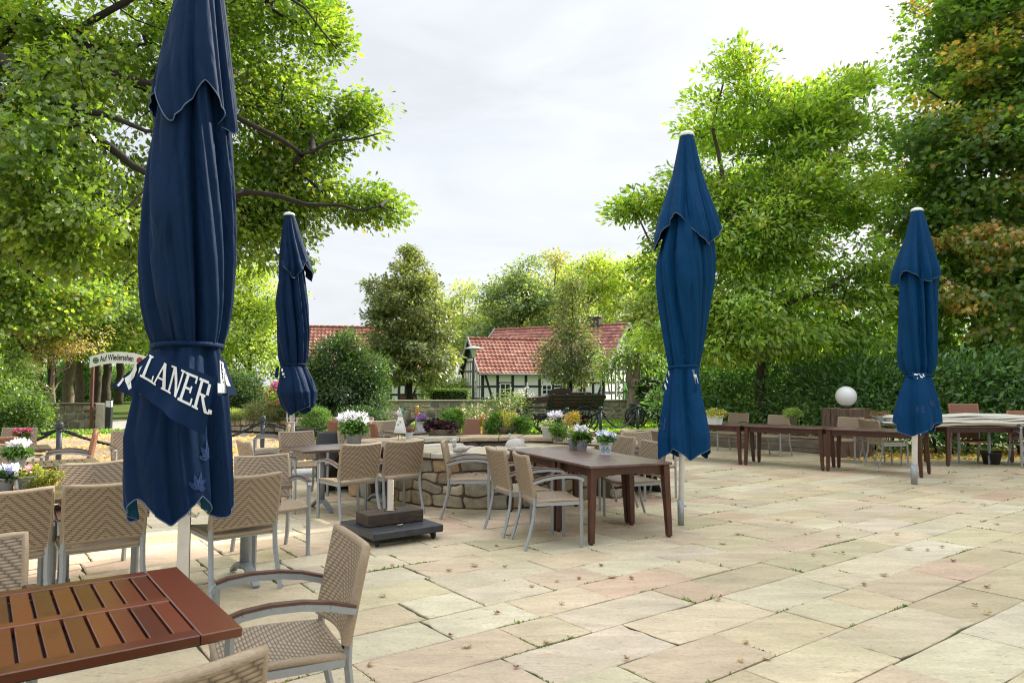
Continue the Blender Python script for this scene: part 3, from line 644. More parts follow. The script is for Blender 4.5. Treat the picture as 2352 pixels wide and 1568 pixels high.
def glyph(ch,x,w,y0=.10,y1=.62,t=.036,s=.02):
    """slab-serif capital; returns strokes"""
    h=y1-y0; L=lambda a,c,d,e,ww=t:(x+w*a,y0+h*c,x+w*d,y0+h*e,ww)
    sr=lambda a,y,hw=.2:(x+w*(a-hw),y0+h*y,x+w*(a+hw),y0+h*y,s)
    return {'L':[L(.25,0,.25,1),sr(.25,.02),(x+w*.05,y0+h*.98,x+w*.95,y0+h*.98,s*1.3),L(.9,.72,.9,1,s)],
     'A':[L(.5,0,.12,1,s*1.1),L(.5,0,.85,1,t*1.1),(x+w*.25,y0+h*.66,x+w*.72,y0+h*.66,s),sr(.12,.99,.16),sr(.87,.99,.2)],
     'N':[L(.18,0,.18,1,s*1.2),L(.2,0,.8,1,t*1.15),L(.82,0,.82,1,s*1.2),sr(.14,.01,.16),sr(.18,.99,.18),sr(.82,.01,.18)],
     'E':[L(.25,0,.25,1),(x+w*.05,y0+h*.02,x+w*.9,y0+h*.02,s*1.2),(x+w*.2,y0+h*.5,x+w*.7,y0+h*.5,s*1.1),(x+w*.05,y0+h*.98,x+w*.95,y0+h*.98,s*1.2),L(.88,0,.88,.24,s),L(.92,.76,.92,1,s),L(.7,.38,.7,.62,s)],
     'R':[L(.25,0,.25,1),(x+w*.05,y0+h*.03,x+w*.7,y0+h*.03,s*1.2),L(.78,.06,.78,.44,t*.9),(x+w*.2,y0+h*.5,x+w*.7,y0+h*.5,s*1.2),L(.5,.5,.88,1,t),sr(.25,.99),sr(.93,.99,.12)],
     '.':[L(.3,.86,.3,1,t)]}[ch]
def leaf_print(b,sh,cx,cy,r,ang,n=5,off=.006):
    q=pp(cx,cy,sh.Y); c_=lerp(sh.z,sh.c,q.z); r_=lerp(sh.z,sh.r,q.z); zb_=sh.hemz(0); cand=[i/150*1.35 for i in range(-150,151)]; th0=min(cand,key=lambda a:abs(sh.pt(a,min(1,max(0,(sh.top-q.z)/(sh.top-sh.hemz(a)))))[0]-q.x)); mm=sh.Y/1641
    def at_(x,y):
        th=th0+(x-cx)*mm/r_*.85; z=q.z-(y-cy)*mm; zb=sh.hemz(th); return sh.pt(th,min(1,max(0,(sh.top-z)/(sh.top-zb))),off)
    for i in range(n):
        a=ang+(i-(n-1)/2)*.62; l=r*(1-.14*abs(i-(n-1)/2)); V=[];k=8
        for j in range(k+1):
            s=j/k; wd=.17*l*math.sin(math.pi*s**.8)*(1+.12*math.cos(j*3.1)); x=cx+math.sin(a)*l*(s+.08); y=cy-math.cos(a)*l*s
            nx,ny=math.cos(a),math.sin(a)
            V+=[at_(x-nx*wd,y-ny*wd),at_(x-nx*wd*.12,y-ny*wd*.12),at_(x+nx*wd*.12,y+ny*wd*.12),at_(x+nx*wd,y+ny*wd)]
        b.add(V,[[4*j,4*j+1,4*j+5,4*j+4] for j in range(k)]+[[4*j+2,4*j+3,4*j+7,4*j+6] for j in range(k)])
# ---- the big one in front
t1,T1_,B1_,K1_=parasol('huge navy parasol closest to the camera, white lettering on its skirt',4.10,(415,1482),(462,-255),
  [(-245,450,470),(-100,425,492),(0,407,513),(100,383,524),(200,361,535),(300,349,546),(345,352,540)],(262,62,4,2.0,9,.10,.36),
  [(60,405,505),(200,378,520),(300,362,527),(400,346,535),(500,336,538),(600,331,536),(700,335,528),(760,345,517),(797,357,506)],
  [(797,357,506),(850,334,514),(900,316,523),(1000,291,528),(1100,289,531),(1190,296,531)],(1158,34,5,.25,6,.26,.38),NAVY,11,NAVY_IN,nth=200,polew=.0325,sleeve=.1)
b=MB(); f=patch(((345,803,3.83),(498,868,3.81),(309,894,3.79),(468,1000,3.745),.05)); b.grid(lambda u,v:f(u,v),20,8); fl=b.build('valance_flap',NAVY,t1)
b=MB(); x=.03
for ch,wd in (('L',.20),('A',.195),('N',.20),('E',.185),('R',.20),('.',.06)): strokes(b,f,glyph(ch,x,wd),.02); x+=wd*.985
b.build('lettering',WCLOTH,fl)
b=MB(); f2=patch(((352,818,3.91),(284,866,3.93),(345,908,3.87),(312,912,3.89),.02)); f2b=patch(((347,812,3.87),(259,886,3.93),(330,896,3.87),(306,916,3.89),.015)); b.grid(lambda u,v:f2b(u,v),12,8); fl=b.build('valance_flap',NAVY,t1)
b=MB(); strokes(b,f2b,[(.16,.20,.30,.86,.18),(.32,.08,.70,.34,.13),(.62,.12,.66,.66,.12),(.14,.84,.42,.90,.12),(.70,.10,.90,.2,.06)],.02); b.build('lettering',WCLOTH,fl)
b=MB(); f3=patch(((505,812,3.89),(521,832,3.97),(505,908,3.85),(543,906,3.97),.02)); b.grid(lambda u,v:f3(u,v),10,8); fl=b.build('valance_flap',NAVY,t1)
b=MB(); strokes(b,f3,[(.36,.12,.30,.78,.34),(.62,.26,.80,.74,.2),(.02,.82,.5,.84,.12)],.02); b.build('lettering',WCLOTH,fl)
for a_ in ((499,1048,46,-.15),(490,1112,42,.35)):
    b=MB(); leaf_print(b,K1_,*a_,5,.007); b.build('leaf_print',PRINT,t1)
g=gp(415,1482); b=MB(); c0=pp(431,1150,g.y-.04)
b.tube([(c0.x,c0.y,c0.z+.02),(c0.x+.005,c0.y-.02,c0.z-.05),(c0.x+.03,c0.y-.04,c0.z-.075),(c0.x+.072,c0.y-.04,c0.z-.085),(c0.x+.084,c0.y-.04,c0.z-.06)],.006,8); b.build('crank_handle',WPAINT,t1)
# ---- far left
t2,T2_,B2_,K2_=parasol('navy parasol over the gravel left of the red-roofed barn, its skirt bulging to the right',11.97,(673,1090),(664,490),
  [(493,653,676),(550,647,694),(600,644,712),(622,640,722),(655,640,716)],(622,26,3,1.1,8,.10,.36),
  [(560,645,690),(640,641,701),(700,632,709),(760,633,712),(820,639,707),(838,645,702)],
  [(838,645,702),(870,642,717),(900,637,727),(930,646,724),(956,664,702)],(942,12,2,2.4,6,.22,.30),NAVY,23,NAVY_IN,polew=.040,sleeve=0)
b=MB(); gq=gp(673,1090); z0=pp(1176,968,gq.y).z
for i,s in enumerate((-1,1)): pass
b.tube([(gq.x-.10,gq.y-.05,z0+.16),(gq.x-.095,gq.y-.05,z0),(gq.x-.02,gq.y-.05,z0-.01),(gq.x+.06,gq.y-.05,z0-.01),(gq.x+.07,gq.y-.05,z0+.04)],.011,8); b.build('crank_handle',WPAINT,t2)
b=MB(); f=patch(((642,840,11.72),(634,846,11.7),(640,868,11.68),(630,866,11.66),.03)); b.grid(lambda u,v:f(u,v),6,4); fl=b.build('valance_flap',NAVY,t2)
b=MB()
for (x0,y0,x1,y1) in ((646,846,650,853),(648,856,653,861),(652,864,655,866)): 
    q=[pp(x0,y0,11.68),pp(x1,y0,11.68),pp(x1,y1,11.68),pp(x0,y1,11.68)]; b.add(q,[[0,1,2,3]])
b.build('lettering',WCLOTH,t2)
# ---- behind the long table
t3,T3_,B3_,K3_=parasol('petrol blue parasol standing behind the long brown table',7.74,(1564,1205),(1577,305),
  [(310,1562,1593),(400,1545,1614),(500,1512,1648),(545,1504,1661),(590,1506,1658)],(538,44,3,.35,8,.10,.36),
  [(430,1545,1612),(520,1528,1636),(600,1508,1642),(650,1508,1639),(700,1513,1630),(800,1527,1614),(843,1535,1605)],
  [(843,1535,1605),(900,1526,1612),(950,1518,1623),(1000,1510,1632),(1060,1510,1632)],(1040,15,4,1.0,5,.26,.40),TEAL,37,TEAL,nth=160,polew=.0305,sleeve=.27)
b=MB(); f=patch(((1534,848,7.42),(1520,892,7.46),(1541,852,7.40),(1531,900,7.44),.01)); b.grid(lambda u,v:f(u,v),6,4); fl=b.build('valance_flap',TEAL,t3)
b=MB(); strokes(b,f,[(.1,.2,.24,.8,.12),(.42,.2,.56,.8,.12),(.74,.2,.9,.8,.14)],.02,.004); b.build('lettering',WCLOTH,fl)
b=MB(); f=patch(((1588,846,7.40),(1600,846,7.42),(1592,902,7.36),(1606,898,7.38),.01)); b.grid(lambda u,v:f(u,v),6,4); fl=b.build('valance_flap',TEAL,t3)
b=MB(); strokes(b,f,[(.3,.05,.4,.35,.3),(.55,.25,.75,.66,.4)],.02,.004); b.build('lettering',WCLOTH,fl)
b=MB(); leaf_print(b,K3_,1527,985,30,-.2,5,.007); b.build('leaf_print',PRINT,t3)
# ---- far right
t4,T4_,B4_,K4_=parasol('blue parasol in front of the hedge, farthest right',10.83,(2100,1112),(2106,480),
  [(483,2094,2118),(550,2077,2136),(620,2054,2156),(640,2052,2158),(670,2056,2152)],(640,16,3,1.3,8,.10,.36),
  [(560,2080,2132),(640,2067,2148),(700,2065,2149),(800,2065,2148),(840,2068,2146),(863,2081,2136)],
  [(863,2081,2136),(900,2068,2146),(950,2057,2156),(1002,2054,2158)],(984,18,2,math.pi,5,.26,.36),TEAL,54,TEAL,polew=.040,sleeve=.30)
for a_ in ((2088,945,24,.15),(2118,930,20,.3)):
    b=MB(); leaf_print(b,K4_,*a_,5,.008); b.build('leaf_print',PRINT,t4)
b=MB(); f=patch(((2094,856,10.4),(2128,856,10.42),(2096,872,10.36),(2124,874,10.38),.02)); b.grid(lambda u,v:f(u,v),8,4); fl=b.build('valance_flap',TEAL,t4)
b=MB(); strokes(b,f,[(.1,.2,.35,.25,.1),(.4,.1,.55,.3,.12),(.55,.5,.7,.6,.1),(.72,.15,.8,.5,.1),(.3,.7,.45,.75,.1)],.02,.004); b.build('lettering',WCLOTH,fl)
g=gp(2100,1112)
for s in (-1,1): b=MB(); b.tube([(g.x+s*.06,g.y-.03,.86),(g.x+s*.07,g.y-.03,.80),(g.x+s*.11,g.y-.03,.74)],.008,6); b.build('strap_hook',WPAINT,t4)
# ================================================================== stone walls
STONE=mat('rubble_stone',attr=True,rough=.9,nscale=7,namt=.42,bump=.8,bscale=16,detail=10)
MORT=mat('lime_mortar',(.40,.37,.30),rough=.95,nscale=8,namt=.25,bump=.4,bscale=40)
DARKJ=mat('dark_joint',(.115,.095,.068),rough=.95,nscale=8,namt=.3)
COPE=mat('coping_stone',attr=True,rough=.8,nscale=6,namt=.22,bump=.35,bscale=18,detail=8)
def stone_face(b,fn,s0,s1,z0,z1,depth,col,rr,gap=.012):
    """one stone: bulging rounded face; fn(s, z, out) gives world points"""
    g=gap; w=s1-s0; h=z1-z0; nx=max(4,min(8,int(w/.06)+3)); nz=5
    ph=[rr.uniform(0,6.3) for _ in range(5)]; cut=[rr.uniform(.0,.28) for _ in range(4)]
    def f(u,v):
        U,Vv=math.sin((u-.5)*3.1416),math.sin((v-.5)*3.1416)
        k=1-.04*abs(U*Vv)**3-cut[(u>.5)+2*(v>.5)]*max(0,abs(U)+abs(Vv)-1.6)
        x=(s0+s1)/2+(w/2-g)*U*k; z=(z0+z1)/2+(h/2-g)*Vv*k+.008*math.sin(3*u+ph[0])*min(1,h*4)
        e=(1-abs(U)**14)*(1-abs(Vv)**14)
        o=depth*(.15+.85*e)+depth*.35*e*(math.sin(4*u+ph[1])*math.sin(3*v+ph[2]))
        if abs(U)>.999 or abs(Vv)>.999: o=-.02
        return fn(x,z,o)
    b.grid(f,nx+1,nz+1,col=col,smooth=False)
def courses(b,fn0,length,height,rr,pal,hs,ls,depth,gap=.012,z0=0,wob=.3):
    """irregular rubble courses: the bed joints wander up and down along the wall"""
    z=z0; q=[rr.uniform(0,6.3) for _ in range(6)]; am=min(.03,hs[0]*.22)
    def fn(s,zz,o):
        f=math.sin(math.pi*min(1,max(0,(zz-z0)/(height-z0))))
        return fn0(s+.012*math.sin(zz*31+q[4]+s*2),zz+f*am*(math.sin(s*5.1+zz*9+q[0])+.7*math.sin(s*11.3-zz*14+q[1])+.4*math.sin(s*23+q[2])),o)
    while z<height-.02:
        h=min(rr.uniform(*hs),height-z)
        if height-z-h<hs[0]*.6: h=height-z
        s=-rr.random()*ls[0]
        while s<length:
            l=rr.uniform(*ls)*(1.35 if rr.random()<.25 else rr.choice([1,1,.7]))
            a=max(s,0); e=min(s+l,length)
            if length-e<ls[0]*.4: e=length
            if e-a>.03:
                col=rr.choice(pal); f_=rr.uniform(.75,1.2); col=tuple(c*f_ for c in col)
                if h>hs[0]*1.7 and rr.random()<wob:
                    m=z+h*rr.uniform(.4,.6); stone_face(b,fn,a,e,z,m,depth,col,rr,gap); stone_face(b,fn,a,e,m,z+h,depth,tuple(c*rr.uniform(.85,1.1) for c in col),rr,gap)
                else: stone_face(b,fn,a,e,z,z+h,depth,col,rr,gap)
            s+=l
            if e>=length: break
        z+=h
TAN=[(.33,.25,.14),(.38,.31,.20),(.28,.24,.165),(.24,.20,.14),(.34,.20,.10),(.20,.18,.14),(.42,.36,.25)]
GREYP=[(.26,.22,.155),(.22,.19,.145),(.29,.25,.18),(.24,.19,.13),(.20,.175,.135)]
def straight_wall(name,label,a,c,height,thick,pal,hs,ls,depth,cope,seed,joint=MORT,ends=(1,1),gap=.014,cat='wall'):
    a=Vector((a[0],a[1],0)); c=Vector((c[0],c[1],0)); d=(c-a); ln=d.length; d.normalize(); nrm=Vector((d.y,-d.x,0))   # nrm = towards the viewer when running left to right
    t=thing(name,label,cat,((a+c)/2).to_tuple()); org=(a+c)/2; rr=random.Random(seed)
    b=MB(); M=Matrix((d,-nrm,Vector((0,0,1)))).transposed()
    b.box((0-nrm.x*thick/2,0-nrm.y*thick/2,height/2),(ln-.02,thick-.02,height),rot=M); b.build('core',joint,t)
    b=MB(); fn=lambda s,z,o:tuple(a-org+d*s+nrm*o+Vector((0,0,z)))
    courses(b,fn,ln,height,rr,pal,hs,ls,depth,gap)
    for side,on in ((0,ends[0]),(1,ends[1])):
        if on:
            e=a if side==0 else c; sg=-1 if side==0 else 1
            fn2=(lambda s,z,o:tuple(e-org+nrm*(-(thick-s) if side==0 else -s)+d*sg*o+Vector((0,0,z))))
            courses(b,fn2,thick,height,rr,pal,hs,(thick*.6,thick*1.2),depth,gap)
    b.build('stones',STONE,t)
    if cope:
        b=MB(); s=0; hh,over,clen,ccol=cope
        while s<ln:
            l=min(rr.uniform(*clen),ln-s); f=rr.uniform(.85,1.12)
            p=a-org+d*(s+l/2)-nrm*thick/2; b.box((p.x,p.y,height+hh/2+.004),(l-.008,thick+2*over,hh),rot=M,col=tuple(q*f for q in ccol),bev=.012)
            s+=l
        b.build('coping',COPE,t)
    return t
# wall in front of the houses
wl=pp(852,925,29.6); wr=pp(1640,920,31.5)
straight_wall('stone_wall','long rubble wall with flat coping in front of the half-timbered houses',(wl.x,30.2),(wr.x,31.2),.76,.4,TAN+GREYP,(.12,.22),(.18,.5),.03,(.07,.06,(1.0,1.9),(.24,.22,.16)),5,gap=.026)
# gate wall
straight_wall('stone_wall','weathered rubble wall with dark coping left of the gate sign',(-17.6,24.6),(-14.05,24.25),.80,.45,GREYP,(.16,.28),(.25,.7),.03,(.06,.05,(1.5,2.2),(.10,.085,.07)),8,gap=.022)
PIER=mat('pale_gate_pier',(.42,.37,.31),rough=.9,nscale=6,namt=.3,bump=.4)
b=MB(); b.box((0,0,.42),(.28,.5,.84),bev=.02); o=b.build('gate_pier',PIER); o.location=(-13.86,24.35,0); tag(o,'pale stone gate pier at the end of the weathered wall, under the gate sign','gate pier')
# dry stone wall of the raised bed
DRY=[(.50,.43,.31),(.46,.38,.25),(.52,.46,.35),(.44,.35,.22),(.40,.34,.25)]
straight_wall('dry_stone_wall','low pale dry-stone wall holding up the flower bed with the globe lamp',(-9.9,23.4),(-4.55,21.3),.50,.4,DRY,(.13,.2),(.18,.42),.03,None,9,joint=DARKJ,gap=.012)
b=MB(); b.add([(-9.95,23.55,.46),(-4.5,21.4,.46),(-3.6,25.5,.55),(-10.2,27.2,.55),(-9.95,23.55,-.02),(-4.5,21.4,-.02),(-3.6,25.5,-.02),(-10.2,27.2,-.02)],[[0,1,2,3],[0,4,5,1],[1,5,6,2],[2,6,7,3],[3,7,4,0]])
tag(b.build('raised_bed',mat('garden_soil',(.06,.05,.03),rough=1,nscale=10,namt=.4,bump=.6)),kind='structure')
# ---- round stepped stone planter behind the long table
PC=(-.28,10.10); R0=1.42; UC=(-.28,8.45)
pt=thing('round_stone_planter','round two-tiered sandstone planter wall in the middle of the terrace','stone planter',(PC[0],PC[1],0))
rr=random.Random(21); NEARP=[(.42,.34,.21),(.36,.31,.21),(.45,.38,.26),(.31,.27,.20),(.38,.26,.14),(.17,.12,.09),(.40,.36,.27),(.45,.39,.27),(.30,.22,.14),(.34,.31,.23)]
b=MB()
def arc_fn(c,r,a0,sg=1):
    return lambda s,z,o:(c[0]-PC[0]+(r+sg*o)*math.sin(a0+s/r),c[1]-PC[1]-(r+sg*o)*math.cos(a0+s/r),z)
courses(b,arc_fn(PC,R0,-R(128)),R0*R(256),.585,rr,NEARP,(.10,.18),(.13,.36),.017,gap=.006,wob=.25)
b.build('stones',STONE,pt)
b=MB(); b.lathe([(R0-.015,0),(R0-.015,.592),(0,.56)],(0,0,0),64); b.build('core',DARKJ,pt)
def slab_arc(b,c,r0,r1,a0,a1,z,h,n,rr,pal,inner=False):
    a=a0
    cuts=[a0+(a1-a0)*(i+rr.uniform(-.2,.2)*(0<i<n))/n for i in range(n+1)]
    for i in range(n):
        A0,A1=cuts[i]+.004,cuts[i+1]-.004; col=rr.choice(pal); f=rr.uniform(.85,1.1); col=tuple(q*f for q in col); k=6
        jo=[rr.uniform(-.02,.02) for _ in range(k+1)]; ji=[rr.uniform(-.015,.015) for _ in range(k+1)]; zz=z+rr.uniform(-.006,.006)
        V=[]
        for j in range(k+1):
            th=A0+(A1-A0)*j/k
            for (r,q,e) in ((r0+ji[j]+.008,h,0),(r0+ji[j],h-.012,0),(r0+ji[j],0,0),(r1+jo[j]-.012,h,0),(r1+jo[j],h-.014,0),(r1+jo[j]*1.3,.01,0),(r1+jo[j]-.01,0,0)):
                V.append((c[0]-PC[0]+r*math.sin(th),c[1]-PC[1]-r*math.cos(th),zz+q+.004*math.sin(7*j)))
        F=[]
        for j in range(k):
            o=j*7; p=o+7
            F+=[[o,o+3,p+3,p],[o+3,o+4,p+4,p+3],[o+4,o+5,p+5,p+4],[o+5,o+6,p+6,p+5],[o+1,o,p,p+1],[o+2,o+1,p+1,p+2],[o+6,o+2,p+2,p+6]]
        for o in (0,k*7): F.append([o,o+1,o+2,o+6,o+5,o+4,o+3] if o==0 else [o+3,o+4,o+5,o+6,o+2,o+1,o])
        b.add(V,F,col)
b=MB(); slab_arc(b,PC,.42,R0+.05,-R(100),R(100),.595,.07,11,rr,[(.50,.45,.35),(.46,.40,.28),(.52,.48,.40),(.44,.38,.26)])
b.build('coping',COPE,pt)
b=MB(); fnu=lambda s,z,o:(UC[0]-PC[0]+(1.9-o)*math.sin(-R(56)+s/1.9),UC[1]-PC[1]+(1.9-o)*math.cos(-R(56)+s/1.9),z)
courses(b,fnu,1.9*R(112),.685,rr,NEARP,(.13,.15),(.3,.55),.03,gap=.010,z0=.54,wob=0)
fo=lambda s,z,o:(UC[0]-PC[0]+(2.3+o)*math.sin(R(56)-s/2.3),UC[1]-PC[1]+(2.3+o)*math.cos(R(56)-s/2.3),z)
courses(b,fo,2.3*R(112),.685,rr,NEARP,(.12,.2),(.2,.42),.03,gap=.010,wob=.1)
for sg in (-1,1):
    th=sg*R(56.5); er=(math.sin(th),math.cos(th)); et=(math.cos(th)*sg,-math.sin(th)*sg)
    fe=lambda s,z,o:(UC[0]-PC[0]+(1.9+s)*er[0]+et[0]*o,UC[1]-PC[1]+(1.9+s)*er[1]+et[1]*o,z)
    courses(b,fe,.4,.685,rr,NEARP,(.12,.2),(.2,.4),.03,gap=.01)
b.build('upper_stones',STONE,pt)
b=MB(); 
V=[];k=24
for i in range(k+1):
    th=-R(56)+R(112)*i/k
    for r in (1.915,2.285):
        for z in (0,.69): V.append((UC[0]-PC[0]+r*math.sin(th),UC[1]-PC[1]+r*math.cos(th),z))
F=[]
for i in range(k):
    o=i*4;p=o+4; F+=[[o,p,p+1,o+1],[o+2,o+3,p+3,p+2],[o+1,p+1,p+3,o+3]]
b.add(V,F); b.build('upper_core',DARKJ,pt)
b=MB(); slab_arc(b,UC,1.83,2.37,math.pi-R(57),math.pi+R(57),.69,.055,8,rr,[(.52,.44,.31),(.47,.36,.23),(.46,.35,.22),(.54,.49,.39),(.45,.41,.31)])
b.build('upper_coping',COPE,pt)
# ================================================================== trees and plants
BARK=mat('grey_brown_bark',(.075,.06,.045),rough=.95,nscale=14,namt=.5,stretch=(1,1,.25),bump=.8,bscale=30)
BARKD=mat('dark_bark',(.026,.021,.017),rough=.95,nscale=14,namt=.5,stretch=(1,1,.25),bump=.8,bscale=30)
BARKP=mat('pale_bark',(.22,.17,.12),rough=.95,nscale=10,namt=.45,stretch=(1,1,.3),bump=.7,bscale=25)
LEAF=leaf_mat('leaf',trans=.5); LEAFG=leaf_mat('glossy_leaf',trans=.25,gloss=.07,rough=.5); PETAL=leaf_mat('petal',trans=.2,gloss=.03,tint=(1,1,1))
SHAPES={ # outlines in leaf units: x across, y along, z lift
 'kite':[(0,0,0),(.30,.42,.10),(0,1,-.06),(-.30,.42,.10)],
 'long':[(0,0,0),(.19,.35,.06),(.15,.7,.03),(0,1,-.12),(-.15,.7,.03),(-.19,.35,.06)],
 'oak':[(0,0,0),(.13,.18,.03),(.10,.3,.0),(.30,.42,.10),(.18,.55,.02),(.34,.72,.12),(.15,.80,.02),(0,1,-.05),(-.15,.80,.02),(-.34,.72,.12),(-.18,.55,.02),(-.30,.42,.10),(-.10,.3,0),(-.13,.18,.03)],
 'maple':[(0,0,0),(.2,.12,.02),(.5,.3,.12),(.24,.45,.0),(.36,.75,.1),(.1,.66,0),(0,1,-.08),(-.1,.66,0),(-.36,.75,.1),(-.24,.45,0),(-.5,.3,.12),(-.2,.12,.02)],
 'round':[(0,0,0),(.4,.25,.08),(.45,.65,.08),(0,.95,0),(-.45,.65,.08),(-.4,.25,.08)],
}
def norm(a): return a/np.maximum(np.linalg.norm(a,axis=1,keepdims=True),1e-9)
def leaves_mesh(name,pos,axis,nrm,size,col,shape,m):
    sh=np.array(SHAPES[shape],np.float32); K=len(sh); n=len(pos)
    axis=norm(axis); side=norm(np.cross(axis,nrm)); nn=np.cross(side,axis)
    P=pos[:,None,:]+size[:,None,None]*(sh[None,:,0,None]*side[:,None,:]+sh[None,:,1,None]*axis[:,None,:]+sh[None,:,2,None]*nn[:,None,:])
    me=bpy.data.meshes.new(name); me.vertices.add(n*K); me.vertices.foreach_set('co',P.astype(np.float32).ravel())
    me.loops.add(n*K); me.loops.foreach_set('vertex_index',np.arange(n*K,dtype=np.int32))
    me.polygons.add(n); me.polygons.foreach_set('loop_start',np.arange(0,n*K,K,dtype=np.int32)); me.update(calc_edges=True)
    a=me.attributes.new('col','FLOAT_COLOR','FACE'); cc=np.ones((n,4),np.float32); cc[:,:3]=np.clip(col,0,1); a.data.foreach_set('color',cc.ravel())
    me.materials.append(m); return me
def pick_cols(cols,cl_id,ncl,n,rng,vary=.22):
    base=np.array([c for c,_ in cols],np.float32); wts=np.array([w for _,w in cols],float); wts/=wts.sum()
    ci=rng.choice(len(cols),ncl,p=wts); own=rng.choice(len(cols),n,p=wts); idx=np.where(rng.random(n)<.72,ci[cl_id],own)
    f=(1+rng.normal(0,vary*.6,ncl))[cl_id]*(1+rng.normal(0,vary,n)); return base[idx]*np.clip(f,.45,1.7)[:,None]
def crown(name,blobs,ncl,per,size,spread,cols,seed,shape='kite',m=None,droop=.35,shell=.45,flat=.75,gap=.30,parent=None,org=(0,0,0),nodes=None,radius=.02,bark=None,trunk=None,trunk_r=None,minr=.006,twig=True,tname='trunk',vary=.22,seg=5,boughs=None):
    """leaves in clusters through the volume of several ellipsoids, every cluster joined to the limbs by a twig"""
    rng=np.random.default_rng(seed); m=m or LEAF
    B=np.array([[*c,*(r if hasattr(r,'__len__') else (r,r,r))] for c,r in blobs],float); vol=B[:,3]*B[:,4]*B[:,5]; 
    if boughs:                                   # first the boughs: flat sprays of foliage with air between them
        M_,br,bf=boughs; pr=(vol**.45)/(vol**.45).sum(); k=rng.choice(len(B),M_,p=pr); k[:2*len(B)]=np.repeat(np.arange(len(B)),2)[:M_]; d=norm(rng.normal(0,1,(M_,3))); q=(1-shell)*rng.random(M_)**(1/3)+shell*rng.random(M_)**.25
        p=B[k,:3]+d*q[:,None]*B[k,3:]; r_=np.minimum(br*rng.uniform(.55,1.35,M_),.7*B[k,3]); B=np.column_stack([p,r_,r_,r_*bf]); vol=B[:,3]**3
        blobs=None; shell=.1; gap=9
    mid0=(B[:,:3]*vol[:,None]).sum(0)/vol.sum()
    # cluster centres
    ctr=[];
    frq=rng.normal(0,1,(6,3)); phs=rng.uniform(0,6.3,6)
    tries=0
    pr=(vol**.6)/(vol**.6).sum()
    while len(ctr)<ncl and tries<60:
        tries+=1; k=rng.choice(len(B),ncl,p=pr); d=norm(rng.normal(0,1,(ncl,3))); q=rng.random(ncl)**(1/3)*(1-shell)+shell*rng.random(ncl)**.22
        p=B[k,:3]+d*q[:,None]*B[k,3:]
        sc=1.9/np.mean(B[:,3:]); f=np.sin((p@frq.T)*sc*1.6+phs).sum(1)/6
        for a in p[f>-gap+.0*rng.random(ncl)-.12]: 
            ctr.append(a)
            if len(ctr)>=ncl: break
    ctr=np.array(ctr); n_c=len(ctr); cnt=rng.poisson(per,n_c); ids=np.repeat(np.arange(n_c),cnt); n=len(ids)
    mid=(B[:,:3]*vol[:,None]).sum(0)/vol.sum()
    out=norm(ctr-mid+rng.normal(0,.2,ctr.shape))
    off=rng.normal(0,1,(n,3)); off*=np.minimum(1,2.0/np.maximum(np.linalg.norm(off,axis=1,keepdims=True),1e-6)); off*=spread*np.array([1,1,flat]); pos=ctr[ids]+off
    ax=norm(out[ids]*.6+norm(off)*.8+rng.normal(0,.5,(n,3))+np.array([0,0,-droop])); nr=norm(np.array([0,0,1.0])+out[ids]*.5+rng.normal(0,.55,(n,3)))
    sz=size*np.clip(1+rng.normal(0,.22,n),.5,1.6); col=pick_cols(cols,ids,n_c,n,rng,vary)
    org=np.array(org); o=bpy.data.objects.new(name,leaves_mesh(name,pos-org,ax,nr,sz,col,shape,m)); C.objects.link(o)
    if parent is not None: o.parent=parent
    # limbs
    if trunk is not None:
        pts=[];rad=[];par=[]
        b=MB()
        for line,(r0,r1) in zip(trunk,trunk_r):
            Lp=[Vector(q) for q in line]; fine=[]
            for i in range(len(Lp)-1):
                d=(Lp[i+1]-Lp[i]); kk=max(2,int(d.length/.35))
                for j in range(kk): fine.append(Lp[i]+d*j/kk)
            fine.append(Lp[-1])
            # gentle wobble
            ww=[q+Vector((math.sin(i*.9+q.z),math.cos(i*.7+q.x),math.sin(i*1.3)))*(.035*min(1,i*.4)*(r0/.1)**.3) for i,q in enumerate(fine)]
            rs=[r0+(r1-r0)*i/max(1,len(ww)-1) for i in range(len(ww))]
            b.tube([tuple(q-Vector(org)) for q in ww],rs,9)
            pts+= [tuple(q) for q in ww]; rad+=rs
        T=np.array(pts); 
        if twig:
            nodes=T.copy(); npar=[-1]*len(T); cost=np.zeros(len(T)); d0=np.array([np.min(np.linalg.norm(T-c,axis=1)) for c in ctr]); order=np.argsort(d0)
            nodes=list(T); allp=np.zeros((len(T)+n_c,3)); allp[:len(T)]=T; cs=np.zeros(len(T)+n_c); par=np.full(len(T)+n_c,-1); k=len(T)
            for i in order:
                d=np.linalg.norm(allp[:k]-ctr[i],axis=1); up=np.maximum(0,allp[:k,2]-ctr[i][2])*.4; j=int(np.argmin(d+cs[:k]*.28+up)); allp[k]=ctr[i]; par[k]=j; cs[k]=cs[j]+d[j]; k+=1
            load=np.ones(k)
            for i in range(k-1,len(T)-1,-1): load[par[i]]+=load[i]
            for i in range(len(T),k):
                a=Vector(allp[par[i]]-org); c=Vector(allp[i]-org); r=min(.16,max(minr,radius*math.sqrt(load[i])*.32)); r2=max(minr*.7,r*.75); mdl=(a+c)/2+Vector((rng.normal(0,.06),rng.normal(0,.06),rng.normal(.02,.06)))*(c-a).length
                b.tube([a,mdl,c],[r,(r+r2)/2,r2],seg if r>.02 else 4,cap=False)
        b.build(tname,bark or BARK,parent)
    return o
G_OAK=[((.07,.115,.017),4),((.10,.15,.021),3),((.135,.18,.026),1.6),((.17,.15,.025),.2),((.045,.085,.014),2)]
